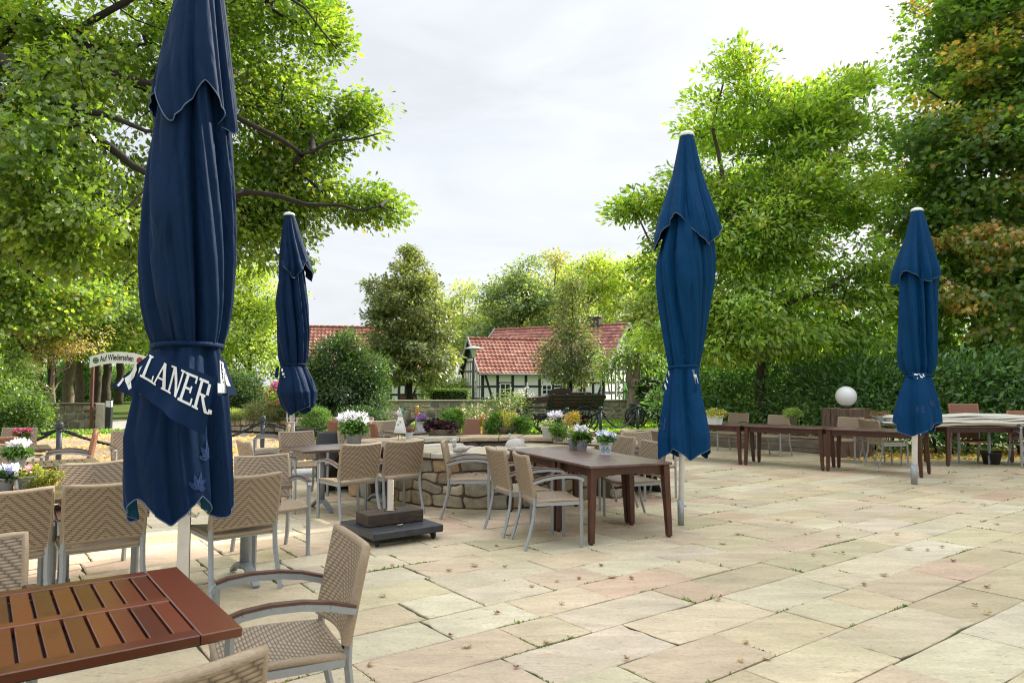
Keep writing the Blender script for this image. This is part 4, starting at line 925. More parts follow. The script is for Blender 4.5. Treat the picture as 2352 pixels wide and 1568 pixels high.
# ---- the big oak whose limbs reach in from the left
t=thing('oak_tree','huge spreading oak reaching in from the left, dark limbs among green leaves','tree',(-11.8,13.5,0))
limbs=[[(-11.8,13.5,0),(-11.7,13.5,3.2),(-11.2,13.4,6),(-10.6,13,9),(-9.6,12.5,13)],
 [(-11.6,13.4,3.5),tuple(pp(20,570,13)),tuple(pp(110,566,13)),tuple(pp(240,528,12.6)),tuple(pp(345,490,12.3)),tuple(pp(480,450,12.4)),tuple(pp(560,440,12.9))],
 [tuple(pp(560,440,12.9)),tuple(pp(640,452,13)),tuple(pp(700,466,13.1)),tuple(pp(750,474,13.3)),tuple(pp(790,470,13.2)),tuple(pp(830,486,13.3)),tuple(pp(872,474,13.4)),tuple(pp(915,484,13.4))],
 [(-11.1,13.4,6.2),tuple(pp(0,130,11.5)),tuple(pp(90,222,11.4)),tuple(pp(200,285,11.3)),tuple(pp(300,385,11.2)),tuple(pp(352,402,11.1)),tuple(pp(420,420,11))],
 [tuple(pp(95,222,11.4)),tuple(pp(150,245,11.2)),tuple(pp(250,262,11)),tuple(pp(340,306,10.8)),tuple(pp(450,300,10.8))],
 [(-11.1,13.4,6.5),tuple(pp(60,30,12.5)),tuple(pp(170,80,12.5)),tuple(pp(262,165,12.5)),tuple(pp(330,190,12.6)),tuple(pp(520,250,13)),tuple(pp(640,320,13.3)),tuple(pp(690,352,13.4)),tuple(pp(735,334,13.4)),tuple(pp(780,326,13.5)),tuple(pp(830,315,13.6)),tuple(pp(870,308,13.6))],
 [tuple(pp(170,80,12.5)),tuple(pp(215,45,12.4)),tuple(pp(330,-20,12.3)),tuple(pp(560,-60,12.5)),tuple(pp(700,20,12.6)),tuple(pp(770,110,12.6))],
 [tuple(pp(30,575,12.8)),tuple(pp(60,620,12.4)),tuple(pp(95,645,12.2))]]
lr=[(.62,.2),(.19,.05),(.055,.008),(.15,.035),(.08,.015),(.11,.012),(.07,.012),(.06,.02)]
DY=1.6
def bl(x,y,Y,rx,rz=None,ry=None):
    Y+=DY; p=pp(x,y,Y); m=Y/1641; return ((p.x,p.y,p.z),(rx*m,(ry or max(rx*.8,90))*m,(rz or rx)*m))
ob=[bl(100,120,12,330,220,230),bl(120,430,11.5,260,170,200),bl(520,120,13,250,190,230),bl(560,360,13.2,190,170,200),bl(-150,250,12.5,330,330,260),bl(690,110,13,130,170,150),
    bl(800,285,13.6,75,85,60),bl(850,250,13.7,45,50,40),bl(870,474,13.4,55,28,40),bl(905,476,13.4,30,20,25),bl(840,440,13.4,40,30,30),bl(800,470,13.3,70,40,50),bl(725,455,13.2,80,60,60),bl(600,530,13,80,75,70),bl(575,595,12.8,45,30,40),bl(655,560,13,55,50,50),bl(690,430,13.2,90,95,80),bl(720,330,13.2,70,70,70),bl(770,60,13.2,55,90,60),bl(300,-150,12.5,600,180,260),bl(80,330,9.5,200,200,150),bl(60,545,9.3,90,45,60),bl(225,495,9.3,80,40,60),bl(150,610,9.6,60,35,50)]
crown('crown',ob,1900,56,.118,.20,G_OAK,101,'oak',parent=t,org=(-11.8,13.5,0),droop=.35,shell=.2,flat=.8,gap=-.10,boughs=(210,.82,.66),trunk=limbs,trunk_r=lr,bark=BARKD,radius=.022)
DY=0
# ---- light green walnut right of centre
WAL=[((.125,.195,.032),4),((.165,.225,.042),3),((.09,.15,.026),2.5),((.21,.21,.03),.5),((.055,.10,.016),1.2)]
wb=gp(1745,968); wY=17.5; wx=pp(1748,840,wY).x
t=thing('walnut_tree','tall light green walnut tree behind the middle parasol, airy yellow-green crown','tree',(wx,wY,0))
Q=lambda x,y,Y=wY: tuple(pp(x,y,Y))
limbs=[[(wx,wY,0),Q(1748,760),Q(1752,660),Q(1765,560),Q(1775,470),Q(1770,380),Q(1745,250)],
 [Q(1750,690),Q(1700,610,17),Q(1672,520,16.8),Q(1660,430,16.6),Q(1640,300,16.6),Q(1660,180,16.7)],
 [Q(1752,650),Q(1840,560,17.5),Q(1900,430,17.4),Q(1930,300,17.3),Q(1950,200,17.3)],
 [Q(1752,730),Q(1830,690,17),Q(1920,650,16.6),Q(2010,600,16.4)],
 [Q(1748,740),Q(1660,720,16.6),Q(1560,650,16.3),Q(1490,560,16.2),Q(1450,470,16.2)],
 [Q(1765,560),Q(1850,480,18.2),Q(1980,430,18.4)],[Q(1750,800),Q(1640,800,16.3),Q(1540,770,16),Q(1480,740,16)]]
lr=[(.17,.03),(.10,.02),(.10,.02),(.08,.02),(.08,.015),(.06,.02),(.07,.02)]
ob=[bl(1750,330,wY,190,150,170),bl(1680,200,16.8,80,60,70),bl(1880,260,17.3,90,65,80),bl(1820,480,17.4,185,170,180),bl(1670,560,17,150,180,140),bl(1575,440,16.6,65,80,60),bl(1475,468,16.3,62,24,40),bl(1500,560,16.3,40,50,40),bl(1440,478,16.3,26,12,25),bl(1940,430,17.2,80,100,90),
    bl(1770,710,16.9,230,95,180),bl(1575,730,16.2,70,90,60),bl(1500,780,16.3,38,45,40),bl(1535,620,16.4,50,70,45),bl(1970,640,16.6,60,90,70),bl(1900,770,16.6,120,45,110),bl(1700,775,16.6,110,45,100),bl(1675,130,16.7,30,26,25),bl(1950,190,17.3,45,35,35),bl(2010,330,17.3,40,60,40)]
crown('crown',ob,1900,38,.145,.22,WAL,202,'long',parent=t,org=(wx,wY,0),droop=.15,shell=.3,flat=.4,gap=-.06,boughs=(235,.80,.46),trunk=limbs,trunk_r=lr,bark=BARK,radius=.017)
# ---- dark maple turning rust at the right edge
MAP=[((.058,.105,.022),5),((.078,.135,.027),3),((.28,.17,.05),.16),((.24,.20,.04),.2),((.09,.14,.025),1.5)]
MAPO=[((.32,.20,.08),2),((.28,.22,.06),1.5),((.24,.16,.055),1.2),((.13,.16,.035),3.5),((.07,.11,.022),4)]
mx_,mY=12.2,18.5
t=thing('maple_tree','tall dark maple at the right edge turning rust orange','tree',(mx_,mY,0))
Q=lambda x,y,Y=mY: tuple(pp(x,y,Y))
limbs=[[(mx_,mY,0),Q(2260,700),Q(2250,500),Q(2235,300),Q(2220,100),Q(2240,-150)],
 [Q(2255,560),Q(2190,545,17.2),Q(2130,520,16.8),Q(2070,500,16.6)],[Q(2252,480),Q(2320,500,17.5),Q(2420,460,17)],[Q(2240,330),Q(2180,250,17),Q(2120,200,16.7)],
 [Q(2236,300),Q(2330,250,17.5),Q(2420,200,17)],[Q(2258,650),Q(2350,640,17),Q(2460,600,16.5)],[Q(2258,700),Q(2150,700,17),Q(2060,690,16.8)]]
lr=[(.30,.08),(.11,.02),(.12,.03),(.10,.02),(.12,.03),(.12,.03),(.09,.02)]
ob=[bl(2340,120,mY,210,260,240),bl(2280,420,mY,230,240,240),bl(2300,700,18,240,150,220),bl(2120,580,17.5,70,150,90),bl(2150,380,17.6,90,130,100),bl(2250,60,17.8,90,100,100),bl(2440,300,18,240,400,240),bl(2100,720,17.6,60,110,80),bl(2380,-150,mY,230,170,230),bl(2200,210,17.7,80,80,80)]
crown('crown',ob,1900,46,.14,.30,MAP,303,'maple',parent=t,org=(mx_,mY,0),droop=.25,shell=.35,flat=.4,gap=.30,boughs=(330,1.1,.36),trunk=limbs,trunk_r=lr,bark=BARKD,radius=.02)
ob=[bl(2290,130,17,120,110,60),bl(2200,300,16.6,110,60,40),bl(2330,300,16.5,120,80,60),bl(2220,545,16.3,110,45,50),bl(2330,560,16.2,90,70,60),bl(2240,690,16.3,100,40,50),bl(2340,420,16.2,70,60,50),bl(2180,180,17,70,60,40),bl(2330,60,16.8,90,60,50),bl(2330,760,16.4,60,40,40)]
crown('autumn_foliage',ob,260,30,.12,.20,MAPO,304,'maple',parent=t,org=(mx_,mY,0),droop=.5,shell=.2,flat=.4,gap=.3,boughs=(34,.55,.35))
dup(t,(15.6,13.2,0),2.0,'unseen second maple, added outside the right edge to shade the terrace')  # out-of-view copy, added only for the shade it throws on the terrace
# ---- hornbeam in front of the barn
HOR=[((.07,.088,.036),4),((.095,.112,.042),2.5),((.045,.062,.026),3.5),((.15,.145,.045),.7)]
hx,hY=pp(940,800,36).x,36.
t=thing('hornbeam_tree','broad olive green hornbeam in front of the left red-roofed barn, pointed top','tree',(hx,hY,0))
ob=[]; rr=random.Random(14)
for y,xl,xr in ((583,938,952),(600,925,965),(620,900,985),(642,872,1005),(665,850,1012),(690,832,1022),(715,838,1034),(742,822,1046),(770,845,1055),(798,850,1062),(826,862,1062),(850,868,1050),(868,880,1010)):
    hw=(xr-xl)/2; cx=(xl+xr)/2; n=max(2,int(hw/13))
    for k in range(n):
        a=k*6.283/n+y; q=.62*hw; ob.append(bl(cx+q*math.cos(a)+rr.uniform(-6,6),y+rr.uniform(-8,8),hY+q*math.sin(a)*hY/1641,max(8,hw*.40)*rr.uniform(.7,1.15),rr.uniform(7,13)))
crown('crown',ob,900,36,.17,.24,HOR,404,'kite',parent=t,org=(hx,hY,0),shell=.2,flat=.5,gap=9,trunk=[[(hx,hY,0),(hx+.1,hY,2.5),(hx+.0,hY,5),(hx+.1,hY,7.6)],[(hx+.05,hY,3),(hx+1.6,hY-.8,4.3)],[(hx,hY,3.2),(hx-1.5,hY-.8,4.6)],[(hx,hY,4),(hx-1.9,hY,5.4)]],trunk_r=[(.19,.04),(.07,.02),(.07,.02),(.06,.02)],bark=BARKD,radius=.02,minr=.012)
# ---- pear tree in front of the house
PEA=[((.065,.085,.04),4),((.09,.11,.05),2.5),((.05,.065,.032),2.5),((.13,.095,.045),.4)]
px_,pY=pp(1312,850,31).x,31.
t=thing('pear_tree','slim grey-green pear tree standing in front of the half-timbered house','tree',(px_,pY,0))
ob=[bl(1310,800,pY,68,55,60),bl(1300,840,pY,62,40,60),bl(1355,835,pY,50,38,50),bl(1310,730,pY,42,55,45),bl(1308,680,pY,22,40,26),bl(1262,830,pY,32,30,30),bl(1320,650,pY,14,18,14)]
crown('crown',ob,300,30,.125,.25,PEA,505,'kite',parent=t,org=(px_,pY,0),shell=.3,flat=.75,gap=.15,trunk=[[(px_,pY,0),(px_,pY,1.6),(px_,pY,3.2),(px_+.1,pY,5.4)],[(px_,pY,1.8),(px_+.7,pY,2.8)],[(px_,pY,1.7),(px_-.7,pY,2.7)]],trunk_r=[(.10,.02),(.04,.015),(.04,.015)],bark=BARKD,radius=.013,minr=.008)
# ---- wood beyond the houses and park trees on the left: two moulds each, copied with their limbs
PALE=[((.14,.18,.06),3),((.19,.22,.075),2.5),((.10,.14,.05),2.5),((.24,.22,.09),.8)]
PALEY=[((.19,.24,.06),3),((.24,.27,.075),2),((.13,.185,.05),2),((.24,.2,.08),.3)]
PGREY=[((.10,.14,.065),3),((.13,.17,.085),2),((.07,.10,.045),2.5)]
BRO=[((.17,.17,.085),2),((.14,.17,.07),2),((.20,.17,.09),1)]
def stock_tree(name,label,blobs,ncl,per,size,spread,cols,seed,h,tr,bark=BARK,shape='kite',loc=(0,0),limbs=None,gap=.3,shell=.4,group=None,**k):
    t=thing(name,label,'tree',(0,0,0),0,group)
    tl=[[(0,0,0),(.1,0,h*.3),(-.05,.1,h*.6),(.05,0,h*.9)]]; r=[(tr,tr*.25)]
    if limbs is None:
        rr=random.Random(seed)
        for i in range(7):
            a=i*2.4+rr.random(); z=h*rr.uniform(.3,.65); l=h*rr.uniform(.16,.3); tl.append([(0,0,z),(math.cos(a)*l*.5,math.sin(a)*l*.5,z+l*.5),(math.cos(a)*l,math.sin(a)*l,z+l*.8)]); r.append((tr*.4,tr*.12))
    crown('crown',blobs,ncl,per,size,spread,cols,seed,shape,parent=t,trunk=tl,trunk_r=r,bark=bark,gap=gap,shell=shell,flat=.6,minr=.02,radius=.03,boughs=(max(26,ncl//7),max(b_[1][0] for b_ in blobs)*.36,.5),**k)
    t.location=(loc[0],loc[1],0); return t
GW='trees of the wood beyond the houses'
def at(x,Y): p=pp(x,800,Y); return (p.x,Y)
stock_tree('woodland_tree','broad grey-green tree behind the middle of the tiled house roof',[((0,0,7.5),(3.2,3,3.4)),((0,0,5.5),(3.6,3.2,2.6)),((.3,0,10.6),(1.9,1.8,1.9)),((-2,0,8.5),(1.5,1.5,1.8)),((1.8,0,8.2),(1.6,1.6,2))],420,40,.26,.5,PGREY,606,11.5,.25,loc=at(1196,60),group=GW)
w1=stock_tree('woodland_tree','pale yellow-green tree right of the chimney, taller than the house',[((0,0,8),(2.1,2.1,3.6)),((0.6,0,11),(1.6,1.6,2.6)),((-1.1,0,9.6),(1.4,1.4,2.3)),((.2,0,5),(2.2,2.2,2.6))],260,34,.26,.5,PALEY,607,13,.2,BARKP,loc=at(1352,62),group=GW,gap=.2)
w2=stock_tree('woodland_tree','soft pale green tree between the hornbeam and the tiled house',[((0,0,6),(2.8,2.8,3.2)),((.4,0,8.6),(1.9,1.9,2.2)),((-1.6,0,6.5),(1.6,1.6,2.2)),((1.7,0,5),(1.6,1.6,2))],330,40,.27,.5,PALE,608,9.5,.22,loc=at(1062,66),group=GW)
w3=stock_tree('woodland_tree','thin airy tree with brownish leaves rising over the house ridge',[((0,0,10),(1.7,1.7,2.6)),((.5,0,12.5),(1.3,1.3,1.6)),((-.9,0,8),(1.5,1.5,2)),((.8,0,7.2),(1.4,1.4,2))],110,26,.25,.42,BRO,609,13.6,.17,BARK,loc=at(1275,64),group=GW,gap=.1)
dup(w1,(*at(1405,66),0),1.3,'pale yellow-green tree behind the right end of the tiled house, next to the walnut',GW)
dup(w1,(*at(1316,70),0),2.6,'pale yellow-green tree left of the chimney behind the pear tree top',GW)
dup(w2,(*at(1110,72),0),1.9,'soft pale green tree just left of the gable with the lamp post',GW,(1,1,.95))
dup(w2,(*at(1012,70),0),4.1,'soft pale green tree behind the right flank of the hornbeam',GW,(1.1,1.1,1.0))
dup(w2,(*at(1150,64),0),3.0,'soft pale green tree over the left gable of the tiled house',GW,(1,1,.85))
dup(w1,(*at(1460,62),0),.5,'pale yellow-green tree behind the ivy-clad stump',GW,(1.2,1.2,1))
dup(w2,(*at(1545,58),0),.9,'soft pale green tree behind the middle parasol',GW,(1.3,1.3,1.1))
dup(w2,(*at(1240,72),0),5.0,'soft pale green tree farthest back over the house ridge',GW,(1.2,1.2,1.15))
for i,(x,Y,s) in enumerate([(722,120,.75),(765,125,.7),(805,120,.72),(850,125,.8)]):
    dup(w2,(*at(x,Y),0),i*1.3+.4,['tiny far pale tree left of the barn roof','tiny far pale tree over the left end of the barn ridge','tiny far pale tree over the middle of the barn ridge','tiny far pale tree beside the hornbeam over the barn ridge'][i],GW,(s*1.3,s*1.3,s))
# park trees left
YG=[((.085,.135,.025),3),((.12,.17,.032),2.5),((.17,.20,.038),1),((.05,.085,.018),3),((.22,.19,.03),.2)]
GP_='park trees on the lawn beyond the gate'
k1=stock_tree('park_tree','park tree left of the gate sign, bright yellow-green crown',[((0,0,8),(4.2,4,3.2)),((-2,0,6),(2.6,2.6,2)),((2.2,0,6.6),(2.6,2.6,2.2)),((0,0,11),(3,3,2.5)),((0,-2.6,5.2),(2.4,1.6,1.6))],520,40,.25,.5,YG,707,12,.36,BARKP,'maple',loc=at(160,48),group=GP_)
k2=stock_tree('park_tree','park tree with straight dark trunk right of the gate sign post',[((0,0,9),(3.6,3.6,3.6)),((1.8,0,6.4),(2.4,2.4,1.9)),((-2,0,7),(2.3,2.3,2)),((.4,-2,5.4),(2.4,1.8,1.5))],430,38,.25,.5,YG,708,12,.33,BARK,'maple',loc=at(246,50),group=GP_)
for i,(src,x,Y,s,lab) in enumerate([(k1,88,52,1,'park tree at the far left behind the little shelter roof'),(k2,121,46,.9,'park tree behind the weathered wall, second from the left'),(k1,187,56,1.05,'park tree whose trunk shows just left of the gate post'),(k1,221,44,.85,'park tree with pale trunk just right of the gate post'),(k2,276,54,1,'park tree with its trunk at the left edge of the front parasol'),(k2,20,44,1.0,'park tree at the left edge above the dark shrubs'),(k1,330,58,1.1,'park tree hidden behind the front parasol'),(k2,-60,40,1.0,'park tree beyond the left edge of the lawn'),(k1,420,62,1.05,'park tree far behind the front parasol to the right')]):
    dup(src,(*at(x,Y),0),i*1.7+.3,lab,GP_,(s,s,s))
for i,(x,Y,s,r_) in enumerate([(-60,84,1.5,.2),(20,90,1.5,1.7),(95,82,1.45,3.1),(170,92,1.6,4.4),(245,84,1.5,5.3),(330,90,1.5,.9),(420,86,1.4,2.4),(510,95,1.5,3.6)]):
    dup(w2,(*at(x,Y),0),r_,['dense green tree at the far end of the park, %s'%q for q in ('beyond the left edge','behind the little shelter roof','behind the dry brownish tree','left of the gate sign post','under the gate sign','left behind the front parasol','right behind the front parasol','behind the pale lime tree')][i],'trees at the far end of the park',(s*1.35,s*1.35,s))
# two nearer sunlit maples filling the left
k3=stock_tree('maple_sapling','bushy sunlit maple hanging over the gate wall under the oak',[((0,0,5.5),(2.8,2.4,2.2)),((-1.6,0,4),(1.8,1.6,1.3)),((1.8,0,4.4),(1.7,1.6,1.5)),((.4,0,7.6),(2,1.8,1.5))],420,36,.17,.36,YG,711,8.4,.2,BARK,'maple',loc=at(60,30),group='sunlit maples beyond the wall')
dup(k3,(*at(225,34),0),2.2,'bushy sunlit maple directly above the gate sign','sunlit maples beyond the wall',(1.05,1.05,1.1))
dup(k3,(*at(-40,24),0),1.1,'bushy maple at the left edge below the thick oak limb','sunlit maples beyond the wall')
dup(k3,(*at(390,40),0),3.9,'bushy sunlit maple hidden behind the front parasol','sunlit maples beyond the wall',(1.2,1.2,1.2))
# dry, brown-tinged little tree
DRYC=[((.26,.19,.10),3),((.20,.17,.08),2),((.15,.16,.05),2.5)]
stock_tree('dry_tree','small half-dry tree with brownish twigs behind the weathered wall',[((0,0,3.4),(1.5,1.2,1.0)),((-.9,0,2.9),(.8,.7,.6)),((1.0,0,3.0),(.8,.7,.6)),((0,0,4.2),(1,.9,.6))],150,22,.12,.26,DRYC,712,3.6,.12,BARKP,loc=at(122,29))
# light green tree between the parasols
LG=[((.17,.22,.06),3),((.22,.26,.075),2.5),((.12,.17,.045),2)]
stock_tree('lime_tree','pale green leafy tree between the two left parasols',[((0,0,4.2),(2.1,2,2.2)),((-.6,0,6.2),(1.5,1.5,1.5)),((.8,0,5.6),(1.3,1.3,1.4)),((0,0,2.6),(2.2,2,1.3)),((-1.4,0,4.6),(1.4,1.4,1.6))],430,40,.17,.36,LG,713,7,.16,loc=at(570,36))
# ---- shrubs
DKG=[((.028,.06,.018),4),((.04,.085,.025),3),((.055,.105,.03),1.5)]
MID=[((.05,.10,.022),3),((.07,.13,.03),2),((.035,.07,.018),2)]
def shrub(name,label,blobs,ncl,per,size,spread,cols,seed,shape='kite',m=None,loc=(0,0),cat='shrub',stems=6,gap=.5,shell=.6,h=1.,group=None,flat=.8,droop=.1):
    t=thing(name,label,cat,(0,0,0),0,group); rr=random.Random(seed)
    tl=[];r=[]
    for i in range(stems):
        a=i*6.28/stems+rr.random(); tl.append([(.05*math.cos(a),.05*math.sin(a),0),(.22*h*math.cos(a),.22*h*math.sin(a),h*.45),(.3*h*math.cos(a),.3*h*math.sin(a),h*.8)]); r.append((.03*h+.01,.012))
    crown('foliage',blobs,ncl,per,size,spread,cols,seed,shape,m or LEAF,parent=t,trunk=tl,trunk_r=r,bark=BARKD,gap=gap,shell=shell,flat=flat,droop=droop,minr=.005,radius=.008,tname='stems',seg=4)
    t.location=(loc[0],loc[1],0); return t
rx,rY=pp(790,900,24).x,24.
shrub('rhododendron_bush','large dark green rhododendron bush in front of the left barn',[((0,0,1.2),(1.45,1.3,1.05)),((-.35,0,2.15),(.95,.9,.85)),((.1,0,2.75),(.5,.5,.5)),((.75,0,1.9),(.75,.75,.7)),((-1.0,0,1.0),(.65,.8,.8)),((.9,-.2,.8),(.6,.7,.7))],560,44,.10,.17,DKG+[((.075,.14,.035),1)],801,'kite',LEAFG,(rx,rY),h=2.2)
shrub('boxwood_bush','small round bright green bush below the far left parasol',[((0,0,.42),(.40,.4,.42))],170,60,.035,.07,MID,802,'kite',None,at(728,20.5),h=.6,gap=.9,shell=.75)
shrub('laurel_bush','dark green laurel bush right behind the front parasol',[((0,0,1.0),(.75,.7,.95)),((.35,0,.6),(.5,.5,.5))],260,40,.09,.16,DKG,803,'kite',LEAFG,at(552,24.5),h=1.3)
shrub('laurel_bush','dark low bush between the boxwood and the stone wall',[((0,0,.35),(.6,.5,.4)),((.6,0,.3),(.5,.4,.35))],160,40,.07,.13,DKG,804,'kite',LEAFG,at(815,22.5),h=.6)
shrub('yew_bush','round grey-green yew bush rising behind the hedge at the right',[((0,0,1.6),(.62,.6,.85)),((.1,0,1.1),(.7,.7,.9))],300,60,.035,.10,[((.11,.12,.06),3),((.08,.09,.045),2),((.15,.15,.08),1)],805,'long',None,at(2166,18.2),h=1.8,gap=.9,shell=.7)
EL=[((.04,.07,.016),3),((.06,.105,.022),3),((.085,.13,.03),1.5)]
shrub('elder_bush','dark leafy shrub at the left edge in front of the weathered wall',[((0,0,.8),(1.5,.9,.85)),((-.9,0,1.6),(1.1,.9,.9)),((.8,0,.5),(.8,.7,.5))],420,40,.085,.17,EL,806,'kite',None,at(0,21.5),h=1.4)
shrub('elder_bush','dark shrub hanging over the left end of the weathered wall',[((0,0,1.9),(1.2,.8,.8)),((-.6,0,1.0),(1.1,.8,.9))],300,38,.085,.17,EL,807,'kite',None,at(10,25.6),h=1.7)
# flower bed
FL=[((.07,.11,.03),3),((.11,.15,.035),2),((.17,.18,.04),1)]
def bedplant(label,loc,z,blobs,ncl,per,size,spread,cols,seed,fl=None,shape='kite',cat='plant',name='bed_plant',group=None):
    t=thing(name,label,cat,(0,0,0),0,group)
    rr=random.Random(seed); tl=[[(rr.uniform(-.05,.05),rr.uniform(-.05,.05),0),(rr.uniform(-.2,.2),rr.uniform(-.2,.2),blobs[0][0][2])] for _ in range(4)]
    crown('foliage',blobs,ncl,per,size,spread,cols,seed,shape,None,parent=t,trunk=tl,trunk_r=[(.006,.003)]*4,bark=BARK,gap=.6,shell=.4,flat=.8,droop=0,minr=.0025,radius=.003,tname='stems',seg=3)
    if fl:
        fcols,fn,fper,fsz,fsp,fblobs=fl
        crown('blossoms',fblobs,fn,fper,fsz,fsp,fcols,seed+1,'round',PETAL,parent=t,gap=.9,shell=.5,flat=.6,droop=-.4)
    t.location=(loc[0],loc[1],z); return t
PINK=[((.55,.12,.30),3),((.42,.08,.22),2),((.62,.22,.40),1)]
bedplant('tall pink-flowering plant in the raised bed, left of the globe lamp',at(608,25.0),.5,[((0,0,.35),(.45,.4,.4))],90,36,.07,.12,FL,821,(PINK,16,22,.05,.08,[((-.25,0,.72),(.12,.12,.16)),((.1,0,.62),(.2,.12,.1))]))
bedplant('taller magenta-flowering plant in the raised bed behind the far left parasol skirt',at(637,25.4),.5,[((0,0,.4),(.4,.4,.45))],90,36,.07,.12,FL,823,(PINK,26,24,.05,.08,[((.0,0,.85),(.22,.15,.2)),((.3,0,.55),(.12,.12,.14))]))
bedplant('rosemary-like grey-green bush trailing over the dry-stone wall',at(605,22.6),.42,[((0,0,.22),(.6,.35,.26)),((.4,-.2,.1),(.5,.3,.2))],190,46,.05,.10,[((.07,.08,.04),3),((.10,.11,.055),2)],825,None,'long')
bedplant('pale green ground cover on the left end of the dry-stone wall',at(540,22.9),.46,[((0,0,.07),(.8,.3,.1)),((-1,0,.05),(.6,.3,.08))],160,50,.045,.08,[((.15,.18,.06),3),((.11,.14,.045),2)],827)
bedplant('low bush with red flowers beside the globe lamp in the raised bed',at(660,22.6),.45,[((0,0,.25),(.5,.35,.3)),((.55,-.1,.1),(.5,.3,.25))],150,40,.06,.11,DKG+[((.09,.13,.03),2)],829,([((.5,.06,.04),2),((.6,.2,.15),1)],16,10,.045,.08,[((0,-.2,.4),(.45,.2,.15))]))
# rose bed by the wall, left of the wagon
RO=[((.045,.075,.025),3),((.065,.10,.03),2),((.09,.11,.04),1)]
bedplant('loose rose bush with pale pink blooms in front of the stone wall',at(1135,21.5),0,[((0,0,.55),(.95,.5,.5)),((.5,0,.85),(.5,.4,.4))],150,24,.055,.14,RO,831,([((.70,.45,.38),2),((.75,.62,.52),2),((.7,.55,.25),1)],34,7,.055,.06,[((0,-.2,.7),(.9,.3,.4))]))
bedplant('tall wispy rose bush with white blooms beside the wagon',at(1190,22.2),0,[((0,0,.5),(.6,.5,.45)),((.3,0,.85),(.4,.35,.3))],80,16,.05,.14,RO,833,([((.75,.68,.6),2),((.72,.5,.42),1)],26,7,.055,.06,[((.1,-.2,.95),(.6,.3,.45))]))
bedplant('low pink rose bush behind the brown chair and brass torch',at(1075,20.8),0,[((0,0,.45),(.7,.4,.42))],110,24,.05,.13,RO,835,([((.66,.33,.3),2),((.72,.55,.48),1)],20,7,.05,.06,[((0,-.2,.55),(.6,.3,.3))]))
# ---- laurel hedge along the right
LAU=[((.055,.125,.038),4),((.085,.17,.052),3),((.12,.21,.065),1.8),((.12,.18,.05),.4)]
h0=pp(1545,900,19.4); 
blobs=[]
rr=random.Random(5)
hl=[(4.4,19.4),(5.6,18.2),(6.9,17.1),(8.2,16.2),(9.6,15.7),(11.2,15.4),(13,15.2)]
for i in range(len(hl)-1):
    for k in range(3):
        q=k/3; x=hl[i][0]*(1-q)+hl[i+1][0]*q; y=hl[i][1]*(1-q)+hl[i+1][1]*q
        top=1.9+rr.uniform(-.1,.15)+(.25 if x>10 else 0)-(.0 if x>7 else .0); blobs.append(((x,y,top*.56),(.6,.55,top*.5)))
t=thing('laurel_hedge','long dark green cherry laurel hedge behind the tables on the right','hedge',(8.2,16.8,0))
tl=[[(x+dx,y+dx*.4,0),(x+dx,y+.1,.7),(x+dx+.1,y,1.4)] for x,y in hl for dx in (-.45,0,.45)]
crown('foliage',blobs,1250,24,.135,.24,LAU,901,'long',LEAFG,parent=t,org=(8.2,16.8,0),gap=.55,shell=.55,flat=1,droop=-.35,trunk=tl,trunk_r=[(.03,.012)]*len(tl),bark=BARKD,minr=.005,radius=.007,tname='stems',seg=4)
# ---- hollow, ivy-clad tree stump with one horizontal limb
sx,sY=pp(1456,900,26.5).x,26.5
t=thing('old_tree','broken old tree with ivy on its trunk and one limb reaching right','tree',(sx,sY,0))
b=MB(); L0=[(0,0,0),(.05,0,.5),(-.02,0,1.1),(.08,0,1.7)]
b.tube(L0,[.42,.30,.25,.2],12); b.tube([(-.02,0,1.1),(-.2,0,1.7),(-.12,0,2.2),(-.25,0,2.7)],[.17,.12,.09,.04],9); b.tube([(.06,0,1.6),(.16,.05,2.1),(.1,0,2.7),(.3,0,3.2)],[.17,.12,.08,.03],9)
b.build('trunk',BARKP,t)
b=MB(); b.tube([(.15,0,1.25),(.55,-.05,1.42),(1.0,-.1,1.55),(1.5,-.1,1.52),(1.9,-.15,1.35)],[.2,.19,.17,.12,.06],10)
rr=random.Random(3)
for i in range(46):
    x=rr.uniform(.2,1.7); z=1.35+.12*math.sin(x*2)+rr.uniform(.02,.15); b.tube([(x,-.1,z),(x+rr.uniform(-.25,.15),-.15,z+rr.uniform(.0,.28)),(x+rr.uniform(-.5,.3),-.1,z+rr.uniform(-.1,.4))],[.01,.008,.004],4,cap=False)
b.build('limb',BARKD,t)
crown('ivy',[((.16,-.12,.8),(.18,.2,.8)),((.15,0,1.3),(.2,.2,.4))],110,26,.07,.09,DKG,911,'round',LEAFG,parent=t,shell=.6,gap=.9)
crown('crown',[((-.95,0,2.2),(.45,.4,.5)),((-.4,0,2.5),(.45,.5,.35)),((.2,0,2.9),(.6,.6,.5)),((.8,0,2.2),(.5,.5,.35))],110,20,.12,.24,[((.06,.10,.025),3),((.09,.13,.03),2)],912,'kite',parent=t,gap=.4,trunk=[[(-.2,0,2.4),(-.7,0,2.7)],[(.1,0,2.7),(.4,0,3.2)]],trunk_r=[(.03,.01)]*2,tname='twigs')
